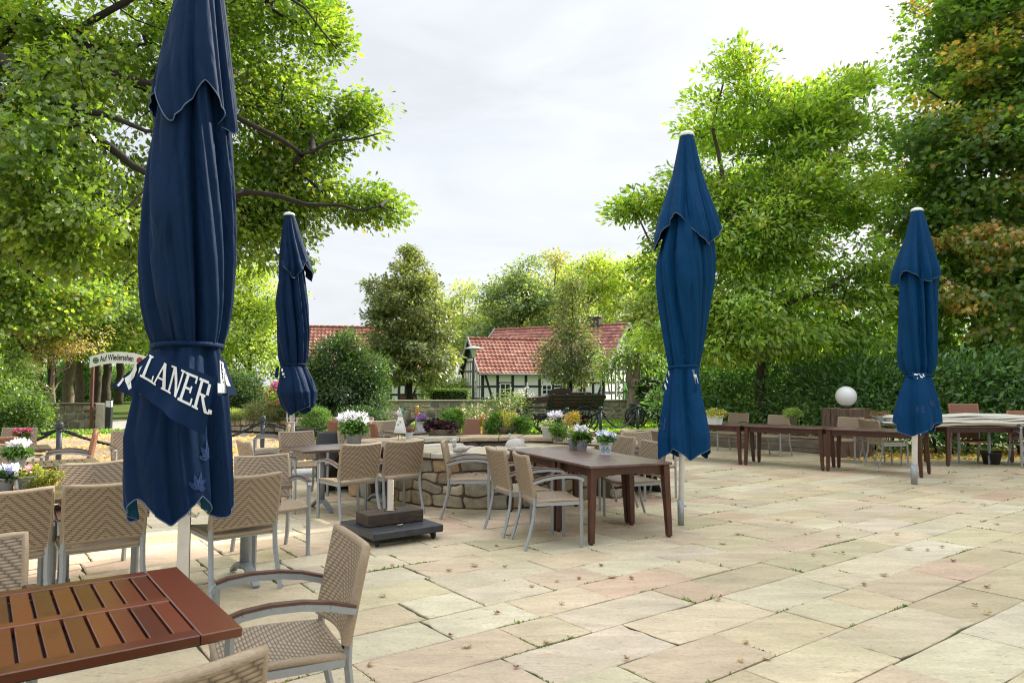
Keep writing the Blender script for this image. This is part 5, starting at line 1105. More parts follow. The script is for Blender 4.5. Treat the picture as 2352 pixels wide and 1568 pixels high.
# clipped hedge block beyond the wall, and undergrowth beside the house
def clipped(label,loc,d,seed):
    b=MB(); t=thing('clipped_hedge',label,'hedge',(loc[0],loc[1],0)); rng=np.random.default_rng(seed); n=5200
    f=rng.integers(0,3,n); p=rng.uniform(-.5,.5,(n,3)); s=np.sign(rng.normal(0,1,n)); 
    for i in range(2): p[f==i,i]=s[f==i]*.5
    p[f==2,2]=.5; p=p*np.array(d)+np.array([0,0,d[2]/2])+rng.normal(0,.03,(n,3))
    nr=norm(rng.normal(0,.6,(n,3))+p-np.array([0,0,d[2]/2])); o=bpy.data.objects.new('foliage',leaves_mesh('foliage',p,rng.normal(0,1,(n,3)),nr,np.full(n,.09),np.array([[.05,.085,.02]])*rng.uniform(.6,1.4,(n,1)),'kite',LEAF)); C.objects.link(o); o.parent=t
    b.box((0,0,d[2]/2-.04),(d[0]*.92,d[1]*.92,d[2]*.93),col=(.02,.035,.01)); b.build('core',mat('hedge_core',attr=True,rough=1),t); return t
hp=pp(1035,905,38); u0=shrub('park_bush','dark leafy bush far back between the park tree trunks, under the gate sign',[((0,0,1.3),(2.6,1.4,1.3)),((1.8,0,1.0),(1.6,1.2,1.0)),((-1.6,0,1.5),(1.5,1.2,1.3))],240,34,.2,.36,MID,923,'kite',None,at(235,66),h=1.8,group='bushes far back in the park')
for i,(x,Y) in enumerate([(30,64),(90,70),(150,62),(195,72),(300,66)]): dup(u0,(*at(x,Y),0),i*1.1+.4,'dark leafy bush far back between the park tree trunks, '+('at the left edge','behind the shelter roof','behind the dry brownish tree','left of the gate post','left of the front parasol')[i],None,(1.25,1.1,1.15+.1*(i%3)))
for i,(x,Y) in enumerate([(1600,31),(1690,34),(1790,30),(1900,33),(2010,30),(2120,33),(2240,30),(2350,33)]): dup(u0,(*at(x,Y),0),i*1.3+.2,'dark bush filling the gap far behind the laurel hedge, '+('beside the middle parasol','left of the walnut trunk','at the walnut trunk','right of the walnut trunk','above the timber box lamp','left of the farthest right parasol','right of the farthest right parasol','at the right edge')[i],'bushes beyond the laurel hedge',(1.0,1.0,1.35+.15*(i%3)))
clipped('square-clipped hedge block between the barn and the tiled house',(hp.x,38),(1.9,1.2,1.2),5)
shrub('undergrowth_bush','light green undergrowth bush between the barn and the tiled house',[((0,0,1.1),(1.6,1,1.0)),((1.3,0,.9),(1.2,.9,.8)),((-.8,0,1.6),(.9,.8,.7))],260,36,.13,.26,[((.10,.14,.045),3),((.14,.17,.06),2)],921,'kite',None,at(1022,45.5),h=1.6)
# ================================================================== half-timbered houses
PLASTER=mat('white_plaster',(.80,.80,.78),rough=.9,nscale=1.6,namt=.07,bump=.08,bscale=30)
TIMB=mat('black_timber',(.022,.026,.026),rough=.75,nscale=8,namt=.3); GREYT=mat('grey_timber',(.13,.11,.10),rough=.85,nscale=8,namt=.3)
GREEN=mat('dark_green_paint',(.008,.05,.032),rough=.6,nscale=5,namt=.2); BRGREEN=mat('bright_green_door',(.06,.27,.09),rough=.5)
WFRAME=mat('white_window_frame',(.76,.76,.74),rough=.5); GLASS=mat('dark_window_glass',(.018,.022,.025),rough=.08,spec=.7)
TILE=mat('red_clay_tiles',attr=True,rough=.75,nscale=3.5,namt=.18,bump=.15,bscale=40,spec=.3); BARGE=mat('grey_bargeboard',(.30,.30,.31),rough=.6); ZINC=mat('zinc_gutter',(.34,.36,.38),rough=.45,metal=.5)
BRWN=mat('brown_planks',(.10,.045,.03),rough=.7,nscale=6,namt=.35,stretch=(8,1,1)); CHIM=mat('slate_chimney',(.07,.055,.05),rough=.8,nscale=6,namt=.3)
def tiles(b,p0,du,dv,nu,nv,rr,cols,thick=.05):
    """pantiles: p0 eave corner, du along eave, dv up the slope; rows overlap like steps, columns roll"""
    du=Vector(du);dv=Vector(dv);n=du.cross(dv).normalized(); uu=du/nu; vv=dv/nv; S_=5
    for j in range(nv):
        for i in range(nu):
            c=rr.choice(cols); f=rr.uniform(.82,1.15); c=tuple(q*f for q in c); V=[]
            for k in range(S_+1):
                h=.035*(.5+.5*math.cos(2*math.pi*(k/S_)))-.012
                a=p0+uu*(i+k/S_)+vv*j; w=rr.uniform(-.004,.004) if k in (2,3) else 0
                V+=[a-vv*.04+n*(h+thick+w),a+vv*1.02+n*(h+.005),a-vv*.04+n*(h*.3)]
            F=[]
            for k in range(S_): F+=[[3*k,3*k+3,3*k+4,3*k+1],[3*k+2,3*k+5,3*k+3,3*k]]
            b.add([tuple(q) for q in V],F,c,0,None,False)
def house(name,label,p,fd,Lf,gw,eave,ridge,over,frame,tilecols,seed,front,left=None,right=None,ntile=.24,nrow=.33,barge=True):
    """p front-left corner, fd unit front direction, Lf length, gw depth; frame(front walls) lists"""
    fd=Vector((fd[0],fd[1],0)).normalized(); bd=Vector((-fd.y,fd.x,0)); P=Vector((p[0],p[1],0)); rr=random.Random(seed)
    t=thing(name,label,'house',(P+fd*Lf/2+bd*gw/2).to_tuple()); O=P+fd*Lf/2+bd*gw/2
    zz=Vector((0,0,1)); M=Matrix((fd,bd,zz)).transposed()
    b=MB(); q=[P-O,P+fd*Lf-O,P+fd*Lf+bd*gw-O,P+bd*gw-O]; r0=P+bd*gw/2-O+zz*ridge; r1=P+fd*Lf+bd*gw/2-O+zz*ridge
    V=[a+zz*0 for a in q]+[a+zz*eave for a in q]+[r0,r1]
    b.add(V,[[0,1,5,4],[2,3,7,6],[1,2,6,9,5],[3,0,4,8,7]],(1,1,1)); wall=b.build('wall',PLASTER,t)
    def on(face,s,z,out):    # point on a wall
        if face=='f': return P-O+fd*s+zz*z-bd*out
        if face=='l': return P-O+bd*s+zz*z-fd*out
        return P+fd*Lf-O+bd*s+zz*z+fd*out
    def beam(b,face,s0,z0,s1,z1,w,out=.02,mi=0):
        a=on(face,s0,z0,out/2-.01);c=on(face,s1,z1,out/2-.01); b.bar(a,c,w,out+.02,mi=mi,up=tuple((-bd if face=='f' else (-fd if face=='l' else fd)))) 
    # bar(): third axis is 'up' = outwards
    for face,spec in (('f',front),('l',left),('r',right)):
        if not spec: continue
        b=MB()
        for j,(s0,z0,s1,z1,w) in enumerate(spec.get('beams',[])): beam(b,face,s0,z0,s1,z1,w,.022+.0025*(j%5))
        if spec.get('beams'): b.build('timber_frame',spec.get('mat',TIMB),t)
        for (s,z,w,h,cols,rows) in spec.get('windows',[]):
            b=MB(); fw=.07
            beam(b,face,s-w/2,z,s-w/2,z+h,fw,.04); beam(b,face,s+w/2,z,s+w/2,z+h,fw,.04); beam(b,face,s-w/2-fw/2,z,s+w/2+fw/2,z,fw,.045); beam(b,face,s-w/2-fw/2,z+h,s+w/2+fw/2,z+h,fw,.045)
            for i in range(1,cols): beam(b,face,s-w/2+w*i/cols,z,s-w/2+w*i/cols,z+h,.05,.038)
            for i in range(1,rows): beam(b,face,s-w/2,z+h*i/rows,s+w/2,z+h*i/rows,.05,.036)
            o=b.build('window',WFRAME,t)
            b=MB(); a=on(face,s-w/2,z,.008);c=on(face,s+w/2,z,.008); b.add([a,c,c+zz*h,a+zz*h],[[0,1,2,3]]); b.build('pane',GLASS,o)
        for (s0,z0,s1,z1,m) in spec.get('panels',[]):
            b=MB(); a=on(face,s0,z0,.03);c=on(face,s1,z0,.03); b.add([a,c,c+zz*(z1-z0),a+zz*(z1-z0)]+[q-(on(face,0,0,.03)-on(face,0,0,-.02)) for q in (a,c,c+zz*(z1-z0),a+zz*(z1-z0))],[[0,1,2,3],[4,5,1,0],[5,6,2,1],[6,7,3,2],[7,4,0,3]]); b.build('door' if m is not BRWN else 'plank_shutter',m,t)
        if spec.get('gable'):
            zb,m=spec['gable']; b=MB(); k=(zb-eave)/(ridge-eave); w0=gw/2*k
            nb=9
            for i in range(nb):
                s0=w0+(gw-2*w0)*i/nb+.01; s1=w0+(gw-2*w0)*(i+1)/nb-.01; top=lambda s: eave+(ridge-eave)*(1-abs(s-gw/2)/(gw/2))
                b.add([on(face,s0,zb,.03),on(face,s1,zb,.03),on(face,s1,max(zb,top(s1)),.03),on(face,(s0+s1)/2,max(zb,top((s0+s1)/2)),.03),on(face,s0,max(zb,top(s0)),.03)],[[0,1,2,3,4]])
            b.build('gable_boards',m,t)
    # roof
    sl=(ridge-eave)/(gw/2); ov=over; b=MB(); e0=P-O-fd*ov-bd*ov+zz*(eave-sl*ov+.03); top=P-O-fd*ov+bd*(gw/2)+zz*(ridge+.03)
    dv=top-e0; nr=int(dv.length/nrow); nu=int((Lf+2*ov)/ntile)
    tiles(b,e0,fd*(Lf+2*ov),dv,nu,nr,rr,tilecols)
    e1=P-O+fd*(Lf+ov)+bd*(gw+ov)+zz*(eave-sl*ov+.03); dv2=P-O+fd*(Lf+ov)+bd*(gw/2)+zz*(ridge+.03)-e1
    tiles(b,e1,-fd*(Lf+2*ov),dv2,max(4,nu//3),max(3,nr//2),rr,tilecols)
    for i in range(int((Lf+2*ov)/.4)):
        a=top+fd*(i*.4)+zz*.05; f=rr.uniform(.85,1.1); b.tube([a,a+fd*.41],[.085,.075],8,col=tuple(c*f for c in tilecols[0]))
    rf=b.build('roof',TILE,t)
    b=MB(); b.add([e0-zz*.02,e0+fd*(Lf+2*ov)-zz*.02,top+fd*(Lf+2*ov)-zz*.03,top-zz*.03,e1-zz*.02,e1-fd*(Lf+2*ov)-zz*.02],[[0,1,2,3],[4,5,3,2]]); b.build('sarking',TIMB,rf)
    if barge:
        for s in (-ov-.02,Lf+ov+.02):
            b=MB()
            a=P-O+fd*s-bd*(ov+.03)+zz*(eave-sl*ov+.06); c=P-O+fd*s+bd*(gw/2)+zz*(ridge+.09); b.bar(a,c,.07,.2); d=P-O+fd*s+bd*(gw+ov)+zz*(eave-sl*ov+.06); b.bar(c,d,.07,.2)
            b.build('bargeboard',BARGE,rf)
    b=MB(); g0=e0-bd*.07-zz*.05; b.tube([g0,g0+fd*(Lf+2*ov)],.06,8); b.build('gutter',ZINC,rf)
    return t,on,rf,O
TC=[(.32,.125,.085),(.36,.15,.105),(.29,.11,.078),(.24,.09,.066),(.38,.175,.125)]; TCD=[(.31,.13,.10),(.34,.15,.115),(.27,.105,.085),(.24,.095,.08),(.37,.17,.13)]
# -- A: low house in the middle
A0=(-1.77,42.); fA=(.954,.3)
def wsA(px): k=(px-1176)/1641; return (k*A0[1]-A0[0])/(fA[0]-k*fA[1])
zA=lambda y: 1.5+(882-y)*43/1641
be=[(0,2.12,6.3,2.12,.15),(0,zA(887),6.3,zA(887),.12),(0,zA(914),6.3,zA(914),.12),(0,.1,6.3,.1,.2)]
for x in (1109,1143,1177.5,1208,1239,1269,1295,1324): be.append((wsA(x),0,wsA(x),2.3,.16))
be+=[(wsA(1114),2.1,wsA(1132),.55,.13),(wsA(1143),zA(879),wsA(1178),zA(879),.10)]
s_=wsA(1160.5); wn=[(s_,zA(918),.62,zA(881)-zA(918),2,3),(wsA(1255.5),zA(905),.58,zA(884)-zA(905),2,2),(wsA(1309.5),zA(900),.55,zA(883)-zA(900),2,1)]
lb=[(.05,0,.05,2.3,.14),(0,1.35,4.5,1.35,.1),(0,.65,4.5,.65,.1),(0,2.3,4.5,2.3,.12),(.5,2.9,4.0,2.9,.1)]+[(x,0,x,min(2.9,2.3+ (min(x,4.5-x))*1.0),.1) for x in (.55,1.1,1.65,2.2,2.75,3.3,3.9,4.4)]
hA,onA,rA,OA=house('timber_framed_house','low half-timbered white house with red tiles in the middle, gable to the left',A0,fA,6.28,4.5,2.34,4.26,.28,None,TC,31,dict(beams=be,windows=wn),left=dict(beams=lb,windows=[(1.35,.75,.5,1.0,2,3)],gable=(3.1,GREEN),mat=GREYT))
# string of small bulbs along the gable
# -- B: taller house behind right
B1=(5.46,42.5); fB=(.866,-.5); Lb=9.4; B0=(B1[0]-fB[0]*Lb,B1[1]-fB[1]*Lb)
def wsB(px): k=(px-1176)/1641; return (k*B0[1]-B0[0])/(fB[0]-k*fB[1])
gB=(.5,.866)
def gsB(px): k=(px-1176)/1641; return (k*B1[1]-B1[0])/(gB[0]-k*gB[1])
zB=lambda y: 1.5+(882-y)*43.2/1641
be=[(4.5,2.35,Lb,2.35,.15),(4.5,zB(879),Lb,zB(879),.12),(4.5,zB(905),Lb,zB(905),.12)]+[(wsB(x),0,wsB(x),2.45,.15) for x in (1334,1342,1362,1386)]+[(wsB(1383),zB(880),wsB(1369),zB(917),.12)]
gb=[(0,2.45,7,2.45,.14),(0,1.0,7,1.0,.12),(0,1.62,7,1.62,.11),(.9,3.2,6.1,3.2,.12)]+[(gsB(x),0,gsB(x),2.2 + (1.0 if 1395<x<1470 else 0),.13) for x in (1388,1404,1413,1421.5,1431,1452,1476)]+[(gsB(1393),2.1,gsB(1400),.9,.11),(1.7,3.2,3.5,5.0,.12),(5.3,3.2,3.5,5.0,.12),(3.5,2.2,3.5,5.0,.12)]
hB,onB,rB,OB=house('timber_framed_house','taller half-timbered white house behind on the right, chimney on its red ridge',B0,fB,Lb,7.0,2.50,5.26,.3,None,TCD,32,dict(beams=be),right=dict(beams=gb,windows=[(gsB(1417),zB(906),.5,zB(873)-zB(906),2,1)],panels=[(gsB(1432),.05,gsB(1450),zB(878),BRGREEN)]))
cpt=onB('f',wsB(1386)-1.0,0,0); b=MB(); cp=B0; rpt=Vector((B0[0],B0[1],0))+Vector((fB[0],fB[1],0))*(Lb-2.05)+Vector((.5,.866,0))*3.5-OB
b.box((rpt.x,rpt.y,5.45),(.72,.5,.75),rz=math.atan2(fB[1],fB[0])); b.box((rpt.x,rpt.y,5.86),(.82,.6,.06),rz=math.atan2(fB[1],fB[0])); b.build('chimney',CHIM,rB)
b=MB(); q=onB('f',Lb-.12,0,.12); b.tube([q,q+Vector((0,0,1.75)),q+Vector((-.3,.1,2.1))],.045,8); b.build('downpipe',ZINC,hB)
b=MB(); q=onB('f',wsB(1331),0,.16); b.tube([q,q+Vector((0,0,1.9))],.045,8); b.build('downpipe',ZINC,hB)
# -- C: barn on the left
cl=pp(708,870,45); cr=pp(973,870,46.5); fC=Vector((cr.x-cl.x,cr.y-cl.y)); LC=fC.length
C0=(cl.x,cl.y); fc=fC.normalized()
def wsC(px): k=(px-1176)/1641; return (k*C0[1]-C0[0])/(fc.x-k*fc.y)
zC=lambda y: 1.5+(882-y)*46/1641
be=[(wsC(896),zC(883),wsC(973),zC(883),.14),(wsC(896),zC(906),wsC(973),zC(906),.13),(wsC(896),2.25,LC,2.25,.15)]+[(wsC(x),0,wsC(x),2.3,.16) for x in (898,917,971)]+[(wsC(936),0,wsC(936),2.05,.34),(wsC(966),2.0,wsC(950),.8,.15)]
house('timber_framed_barn','half-timbered barn with red roof on the left, behind the hornbeam',C0,(fc.x,fc.y),LC,6.6,2.34,5.33,.3,None,TC,33,dict(beams=be,panels=[(wsC(868),.02,wsC(894),1.95,GREEN),(wsC(915),.02,wsC(935),zC(908),BRWN),(wsC(936),.02,wsC(958),zC(908),BRWN)]),left=dict(beams=[(0,2.3,6.6,2.3,.15)]))
# ---- street lamp
lp=pp(1088,794,34); t=thing('street_lamp','slim dark lamp post with a pale disc hood in front of the house gable','street lamp',(lp.x,34,0))
b=MB(); b.lathe([(.06,0),(.055,1.2),(.04,1.25),(.035,2.75)],(0,0,0),10); b.build('pole',TIMB,t)
b=MB(); b.lathe([(.06,2.75),(.13,3.1),(.14,3.14)],(0,0,0),14); b.build('lantern',mat('frosted_lantern',(.62,.66,.62),rough=.3),t)
b=MB(); b.lathe([(.14,3.14),(.50,3.17),(.44,3.21),(.12,3.30),(0,3.33)],(0,0,0),20); b.build('hood',mat('pale_lamp_hood',(.36,.40,.40),rough=.45),t)
# ---- gate sign
SIGNW=mat('white_sign_face',(.80,.80,.78),rough=.45); RUSTB=mat('red_brown_steel',(.13,.045,.03),rough=.6,nscale=8,namt=.25); INK=mat('dark_green_ink',(.008,.04,.028),rough=.6)
sY=24.0; s0=pp(206,900,sY); s1=pp(332,900,sY); t=thing('gate_sign','arched white sign reading Auf Wiedersehen over the gateway on the left','sign',((s0.x+s1.x)/2,sY,0)); hw=(s1.x-s0.x)/2
zt=lambda x: 2.24+.155*(1-(x/hw)**2); 
for s in (-1,1):
    b=MB(); b.box((s*(hw-.07),.03,1.2),(.07,.07,2.4)); 
    if s<0: b.box((-hw+.0,.03,.60),(.32,.09,.09)); 
    b.build('post',RUSTB,t)
b=MB(); n=24; V=[]
for i in range(n+1):
    x=-hw-.02+(2*hw+.04)*i/n
    for dy in (-.025,.0): V+=[(x,dy,zt(x)-.19),(x,dy,zt(x)+.19)]
F=[]
for i in range(n):
    o=i*4;p=o+4; F+=[[o,p,p+1,o+1],[o+2,o+3,p+3,p+2],[o+1,p+1,p+3,o+3],[o,o+2,p+2,p]]
F+=[[0,1,3,2],[n*4,n*4+2,n*4+3,n*4+1]]
b.add(V,F); board=b.build('board',SIGNW,t)
fc_=bpy.data.curves.new('sign_text','FONT'); fc_.body='Auf Wiedersehen'; fc_.size=.255; fc_.align_x='CENTER'; fc_.align_y='CENTER'; fc_.offset=.006; fo_=bpy.data.objects.new('sign_text',fc_); C.objects.link(fo_)
bpy.context.view_layer.update(); me=bpy.data.meshes.new_from_object(fo_.evaluated_get(bpy.context.evaluated_depsgraph_get())); bpy.data.objects.remove(fo_)
wmax=max(abs(v.co.x) for v in me.vertices); k=.62*hw/wmax
for v in me.vertices: x=v.co.x*k-.03; y=v.co.y*1.1; v.co=(x,-.031,zt(x)-.0+y)
me.materials.clear(); me.materials.append(INK); lo=bpy.data.objects.new('lettering',me); C.objects.link(lo); lo.parent=board
for s,cols in ((-1,[(.03,.16,.06),(.55,.5,.2)]),(1,[(.36,.05,.04),(.12,.02,.02)])):
    b=MB(); x=s*hw*.80; cz=zt(x)
    for j,(r,c) in enumerate(((.105,cols[0]),(.075,cols[1]),(.06,cols[0]))):
        b.add([(x+r*math.cos(a),-.029-.002*j,cz+r*math.sin(a)) for a in [6.283*i/20 for i in range(20)]],[list(range(20))],c)
    b.add([(x-.09,-.036,cz-.02),(x+.09,-.036,cz-.02),(x+.09,-.036,cz+.025),(x-.09,-.036,cz+.025)],[[0,1,2,3]],cols[0])
    b.build('emblem',mat('emblem_print',attr=True,rough=.5),board)
# ---- little roofed shelter on a post at far left
q=pp(37,850,27); t=thing('roofed_post','small tiled gable roof on a timber post among the shrubs at the left','shelter',(q.x,27,0))
b=MB(); b.box((0,0,1.2),(.12,.12,2.4)); b.bar((-.3,0,1.75),(.3,0,1.75),.1,.1); b.bar((0,0,1.45),(.35,0,1.75),.08,.08); b.bar((0,0,1.45),(-.35,0,1.75),.08,.08); b.build('post',mat('old_timber',(.16,.10,.06),rough=.85,nscale=8,namt=.3),t)
b=MB()
for s in (-1,1): b.bar((0,0,2.42),(s*.68,0,1.98),1.3,.05,up=(0,0,1))
b.build('roof',mat('brown_tiles',(.085,.045,.035),rough=.8,nscale=12,namt=.4),t)
# ---- bollard lamp by the gate path
q=gp(249,984); t=thing('bollard_lamp','square black bollard lamp with a pale light window beside the gate path','bollard lamp',(q.x,q.y,0),.15)
BLK=mat('anthracite_paint',(.018,.022,.026),rough=.45)
h=.98; b=MB(); b.box((0,0,h*.37),(.19,.19,h*.74),bev=.01); b.build('body',BLK,t); b=MB(); b.box((0,0,h*.86),(.165,.165,h*.22)); b.build('light_window',mat('frosted_light_window',(.7,.72,.70),rough=.4),t); b=MB(); b.box((0,0,h*.985),(.19,.19,.03)); b.bar((.088,-.088,h*.73),(.088,-.088,h*.97),.016,.016); b.bar((-.088,-.088,h*.73),(-.088,-.088,h*.97),.016,.016); b.build('cap',BLK,t)
# ================================================================== posts and ropes
POSTM=mat('blue_grey_post',(.045,.06,.075),rough=.5,nscale=12,namt=.15); ROPE=mat('tarred_rope',(.022,.025,.03),rough=.85,nscale=60,namt=.4,bump=.6,bscale=90)
PH=.84
spots=[]
for x,y in ((140,969),(605,955),(808,950),(960,947),(1190.5,937),(1301.4,935.4),(1379,933.4),(1464,929.7)):
    Y=(EYE-PH)*1641/(y-882); p=pp(x,900,Y); spots.append((p.x,Y))
plabs=['post at the far left of the rope barrier, in the gravel','post behind the left-turned beige chair','post in front of the rhododendron','post hidden behind the brass torch with purple heather','post left of the front wagon wheel','post under the middle of the wagon bed','post right of the big rear wagon wheel','post in front of the small dark cart']
pm=None
for (x,y),lb in zip(spots,plabs):
    if pm is None:
        pm=thing('barrier_post','blue-grey '+lb,'post',(x,y,0),0,'rope barrier posts')
        b=MB(); b.lathe([(.045,0),(.045,PH-.1)],n=14); b.build('shaft',POSTM,pm)
        b=MB(); b.lathe([(.058,PH-.11),(.058,PH-.02),(.05,PH),(0,PH+.004)],n=14); b.build('cap',POSTM,pm)
        b=MB(); b.lathe([(.05,PH-.155),(.052,PH-.15),(.052,PH-.135),(.05,PH-.13)],n=14)
        for s in (-1,1): b.lathe([(.018,-.006),(.026,0),(.018,.006)],(s*.07,0,PH-.145),10,M=Matrix.Rotation(R(90),3,'X'))
        b.build('collar',POSTM,pm)
    else: dup(pm,(x,y,0),0,'blue-grey '+lb)
def rope(a,c,sag,label):
    b=MB(); a=Vector((a[0],a[1],PH-.15)); c=Vector((c[0],c[1],PH-.15)); d=(c-a); d.z=0; u=d.normalized(); a=a+u*.07; c=c-u*.07; n=44
    P=[a+(c-a)*i/n-Vector((0,0,sag*4*(i/n)*(1-i/n))) for i in range(n+1)]
    b.tube(P,.024,8)
    for k in range(3):
        pts=[]
        for i in range(n*3+1):
            q=a+(c-a)*i/(n*3)-Vector((0,0,sag*4*(i/(n*3))*(1-i/(n*3)))); w=i*.75+k*2.094; pts.append(q+Vector((-u.y*math.cos(w),u.x*math.cos(w),math.sin(w)))*.018)
        b.tube(pts,.012,4,cap=False)
    for e,q in ((a,1),(c,-1)): b.tube([e,e+(u*.2*q)+Vector((0,0,-sag*.5*.3))],.025,8)
    o=b.build('rope',ROPE); tag(o,label,'rope','ropes of the barrier')
rope((-9.6,11.5),spots[0],.30,'dark rope rising to the far left post from the left edge')
rope(spots[0],spots[1],.42,'dark rope sagging from the far left post to behind the front parasol')
rope(spots[1],spots[2],.16,'dark rope between the left-turned chair and the rhododendron, passing behind the far parasol pole')
rope(spots[2],spots[3],.25,'dark rope running from the rhododendron post to behind the white chrysanthemums')
rope(spots[4],spots[5],.42,'dark rope hanging in front of the smaller wagon wheel')
rope(spots[5],spots[6],.52,'dark rope hanging low in front of the big rear wagon wheel')
rope(spots[6],spots[7],.50,'dark twisted rope sagging before the lawn toward the small cart')
# ================================================================== old farm wagon
WW=wood_mat('old_wagon_boards',(.012,.007,.005),(.062,.030,.019),.6,4.,(1.5,1.5,16),mott=.5)
WG=mat('dark_green_iron',(.010,.045,.036),rough=.5,nscale=10,namt=.3); WB=mat('black_iron',(.014,.018,.018),rough=.5,nscale=10,namt=.3); REDP=mat('red_hub_paint',(.36,.02,.025),rough=.5)
def wheel(par,c,r,spokes,ws=.05,ws_scale=1):
    o=bpy.data.objects.new('wheel',None); C.objects.link(o); o.parent=par; o.location=c; o.scale=(ws_scale,1,1)
    b=MB(); n=48
    b.grid(lambda u,v:((r-(.028 if .25<v<.75 else -.028)*0-.03+.03*math.cos(2*math.pi*v))*math.sin(2*math.pi*u),ws*.6*math.sin(2*math.pi*v),(r-.03+.03*math.cos(2*math.pi*v))*math.cos(2*math.pi*u)),n,8,close=True); b.build('rim',WB,o)
    b=MB()
    for i in range(spokes):
        a=2*math.pi*i/spokes+.1; b.tube([(.05*math.sin(a),0,.05*math.cos(a)),((r-.04)*math.sin(a),0,(r-.04)*math.cos(a))],[.022,.016],6)
    b.build('spokes',WB,o)
    b=MB(); RM=Matrix.Rotation(R(90),3,'X'); b.lathe([(.05,-.12),(.085,-.08),(.095,0),(.075,.08),(.055,.13)],n=16,M=RM); h=b.build('hub',WB,o)
    b=MB(); b.lathe([(.05,.11),(.055,.17),(.035,.175),(0,.172)],n=16,M=RM); b.build('hub_cap',REDP,h)
    return o
WY=21.6; wl_=pp(1190,960,WY); wr_=pp(1381,960,WY); wx=(wl_.x+wr_.x)/2
wg=thing('farm_wagon','old dark wooden farm wagon with four spoked wheels and red hubs on the lawn','wagon',(wx,WY+.5,0),R(4))
LW=(wr_.x-wl_.x)/2
b=MB()
zb,zt_=.94,1.46
for s in (-1,1):
    for i in range(4):
        z0=zb+(zt_-zb)*i/4; z1=zb+(zt_-zb)*(i+1)/4-.012
        o0=.42+.20*i/4; o1=.42+.20*(i+1)/4; x0=-LW+.95-.02*i; x1=LW-.02+.05*i
        f=(.8,1.1,.95,1.2)[i]
        V=[(x0,s*o0,z0),(x1,s*o0,z0),(x1,s*o1,z1),(x0,s*o1,z1)]; V+=[(q[0],q[1]-s*.03,q[2]) for q in V]
        b.add(V,[[0,1,2,3],[7,6,5,4],[0,4,5,1],[1,5,6,2],[2,6,7,3],[3,7,4,0]],(f,f,f))
b.box((.45,0,zb-.02),(2*LW-.95,.86,.04)); 
for x in (-LW+.95,LW+.05): b.box((x,0,1.16),(.03,.95,.44),col=(.8,.8,.8))
b.box((-LW+.55,0,.98),(.9,.9,.04)); b.box((-LW+.50,.0,1.26),(.75,.95,.24),col=(.9,.85,.85),rot=Matrix.Rotation(R(-6),3,'Y'))
b.build('box_body',WW,wg)
for s in (-1,1):
  b=MB()
  for x in (-LW+.98,-LW+1.40,-LW+1.95,-LW+2.5,LW-.28,LW+.0):
    b.bar((x-.06,s*.42,zb-.06),(x+.05,s*.655,zt_+.05),.045,.03)
  b.bar((-LW+.95,s*.635,zt_+.01),(LW+.05,s*.635,zt_+.01),.04,.025); b.bar((-LW+.95,s*.43,zb-.03),(LW+.0,s*.43,zb-.03),.05,.06)
  b.build('iron_frame',WG,wg)
  b=MB(); b.bar((-LW+.02,s*.45,.55),(-LW+.02,s*.45,1.35),.05,.05); b.build('stake',WG,wg)
b=MB(); 
V=[]
n=14
for d in (0,.05):
    for i in range(n+1):
        a=math.pi*i/n; V.append((-LW+1.32-.36*math.cos(a)*(1+.1*math.sin(a)),.1+d-.12,1.46+.26*math.sin(a)**.6))
F=[[i,i+1,n+1+i+1,n+1+i] for i in range(n)]+[list(range(n+1)),list(range(n+1,2*n+2))[::-1]]
b.add(V,F,(.8,.75,.72)); b.box((-LW+1.32,-.02,1.40),(.7,.4,.05)); b.box((LW-.55,.05,1.53),(.65,.35,.10),bev=.03,col=(1.3,1.2,1.1)); b.build('seat_back',WW,wg)
b=MB()
for x in (-LW+.82,LW-.55): b.bar((x,-.62,.40),(x,.62,.40),.07,.08)
b.bar((-LW+.5,0,.62),(LW-.3,0,.60),.1,.12); 
for x in (-LW+.82,LW-.55):
    for s in (-1,1):
        for k in (0,1): b.tube([(x-.38,s*.4,.74),(x-.15,s*.4,.60-.05*k),(x+.15,s*.4,.60-.05*k),(x+.38,s*.4,.74)],.018,6)
b.tube([(-LW+1.0,-.5,.72),(-LW+1.7,-.5,.66),(-LW+2.0,-.5,.80)],.02,6); b.tube([(LW-.4,-.55,.6),(LW-.1,-.6,.78),(LW+.05,-.6,.66)],.016,6)
b.build('undercarriage',WB,wg)
for s in (-1,1):
    wheel(wg,(-LW+.82,s*.60,.37),.37,12,ws_scale=.8); wheel(wg,(LW-.52,s*.60,.53),.53,14,ws_scale=.8)
wg.scale=(1,.85,.8)
b=MB(); b.tube([(-LW+.25,-.1,.7),(-LW+.25,-.1,1.95)],.03,8); b.build('side_pole',WG,wg)
# ---- small dark cart
ct=thing('small_cart','small black four-wheeled handcart on the lawn at the stone wall','cart',(pp(1493,960,25).x,25.2,0),R(-3))
CB=mat('dark_cart_boards',(.02,.027,.026),rough=.6,nscale=8,namt=.35,stretch=(1,1,6))
b=MB(); b.box((0,0,.62),(1.3,.6,.42),bev=.01); b.box((0,0,.64),(1.36,.04,.03)); b.build('box_body',CB,ct)
b=MB()
for x in (-.3,.35): b.bar((x-.2,-.31,.40),(x+.1,-.31,.83),.04,.03)
for x in (-.45,.5): b.bar((x,-.4,.3),(x,.4,.3),.05,.05)
b.tube([(.6,0,.4),(1.1,-.1,.52)],.02,6); b.build('undercarriage',WB,ct)
for s in (-1,1): wheel(ct,(-.45,s*.38,.36),.36,10,.04); wheel(ct,(.5,s*.38,.30),.30,10,.04)
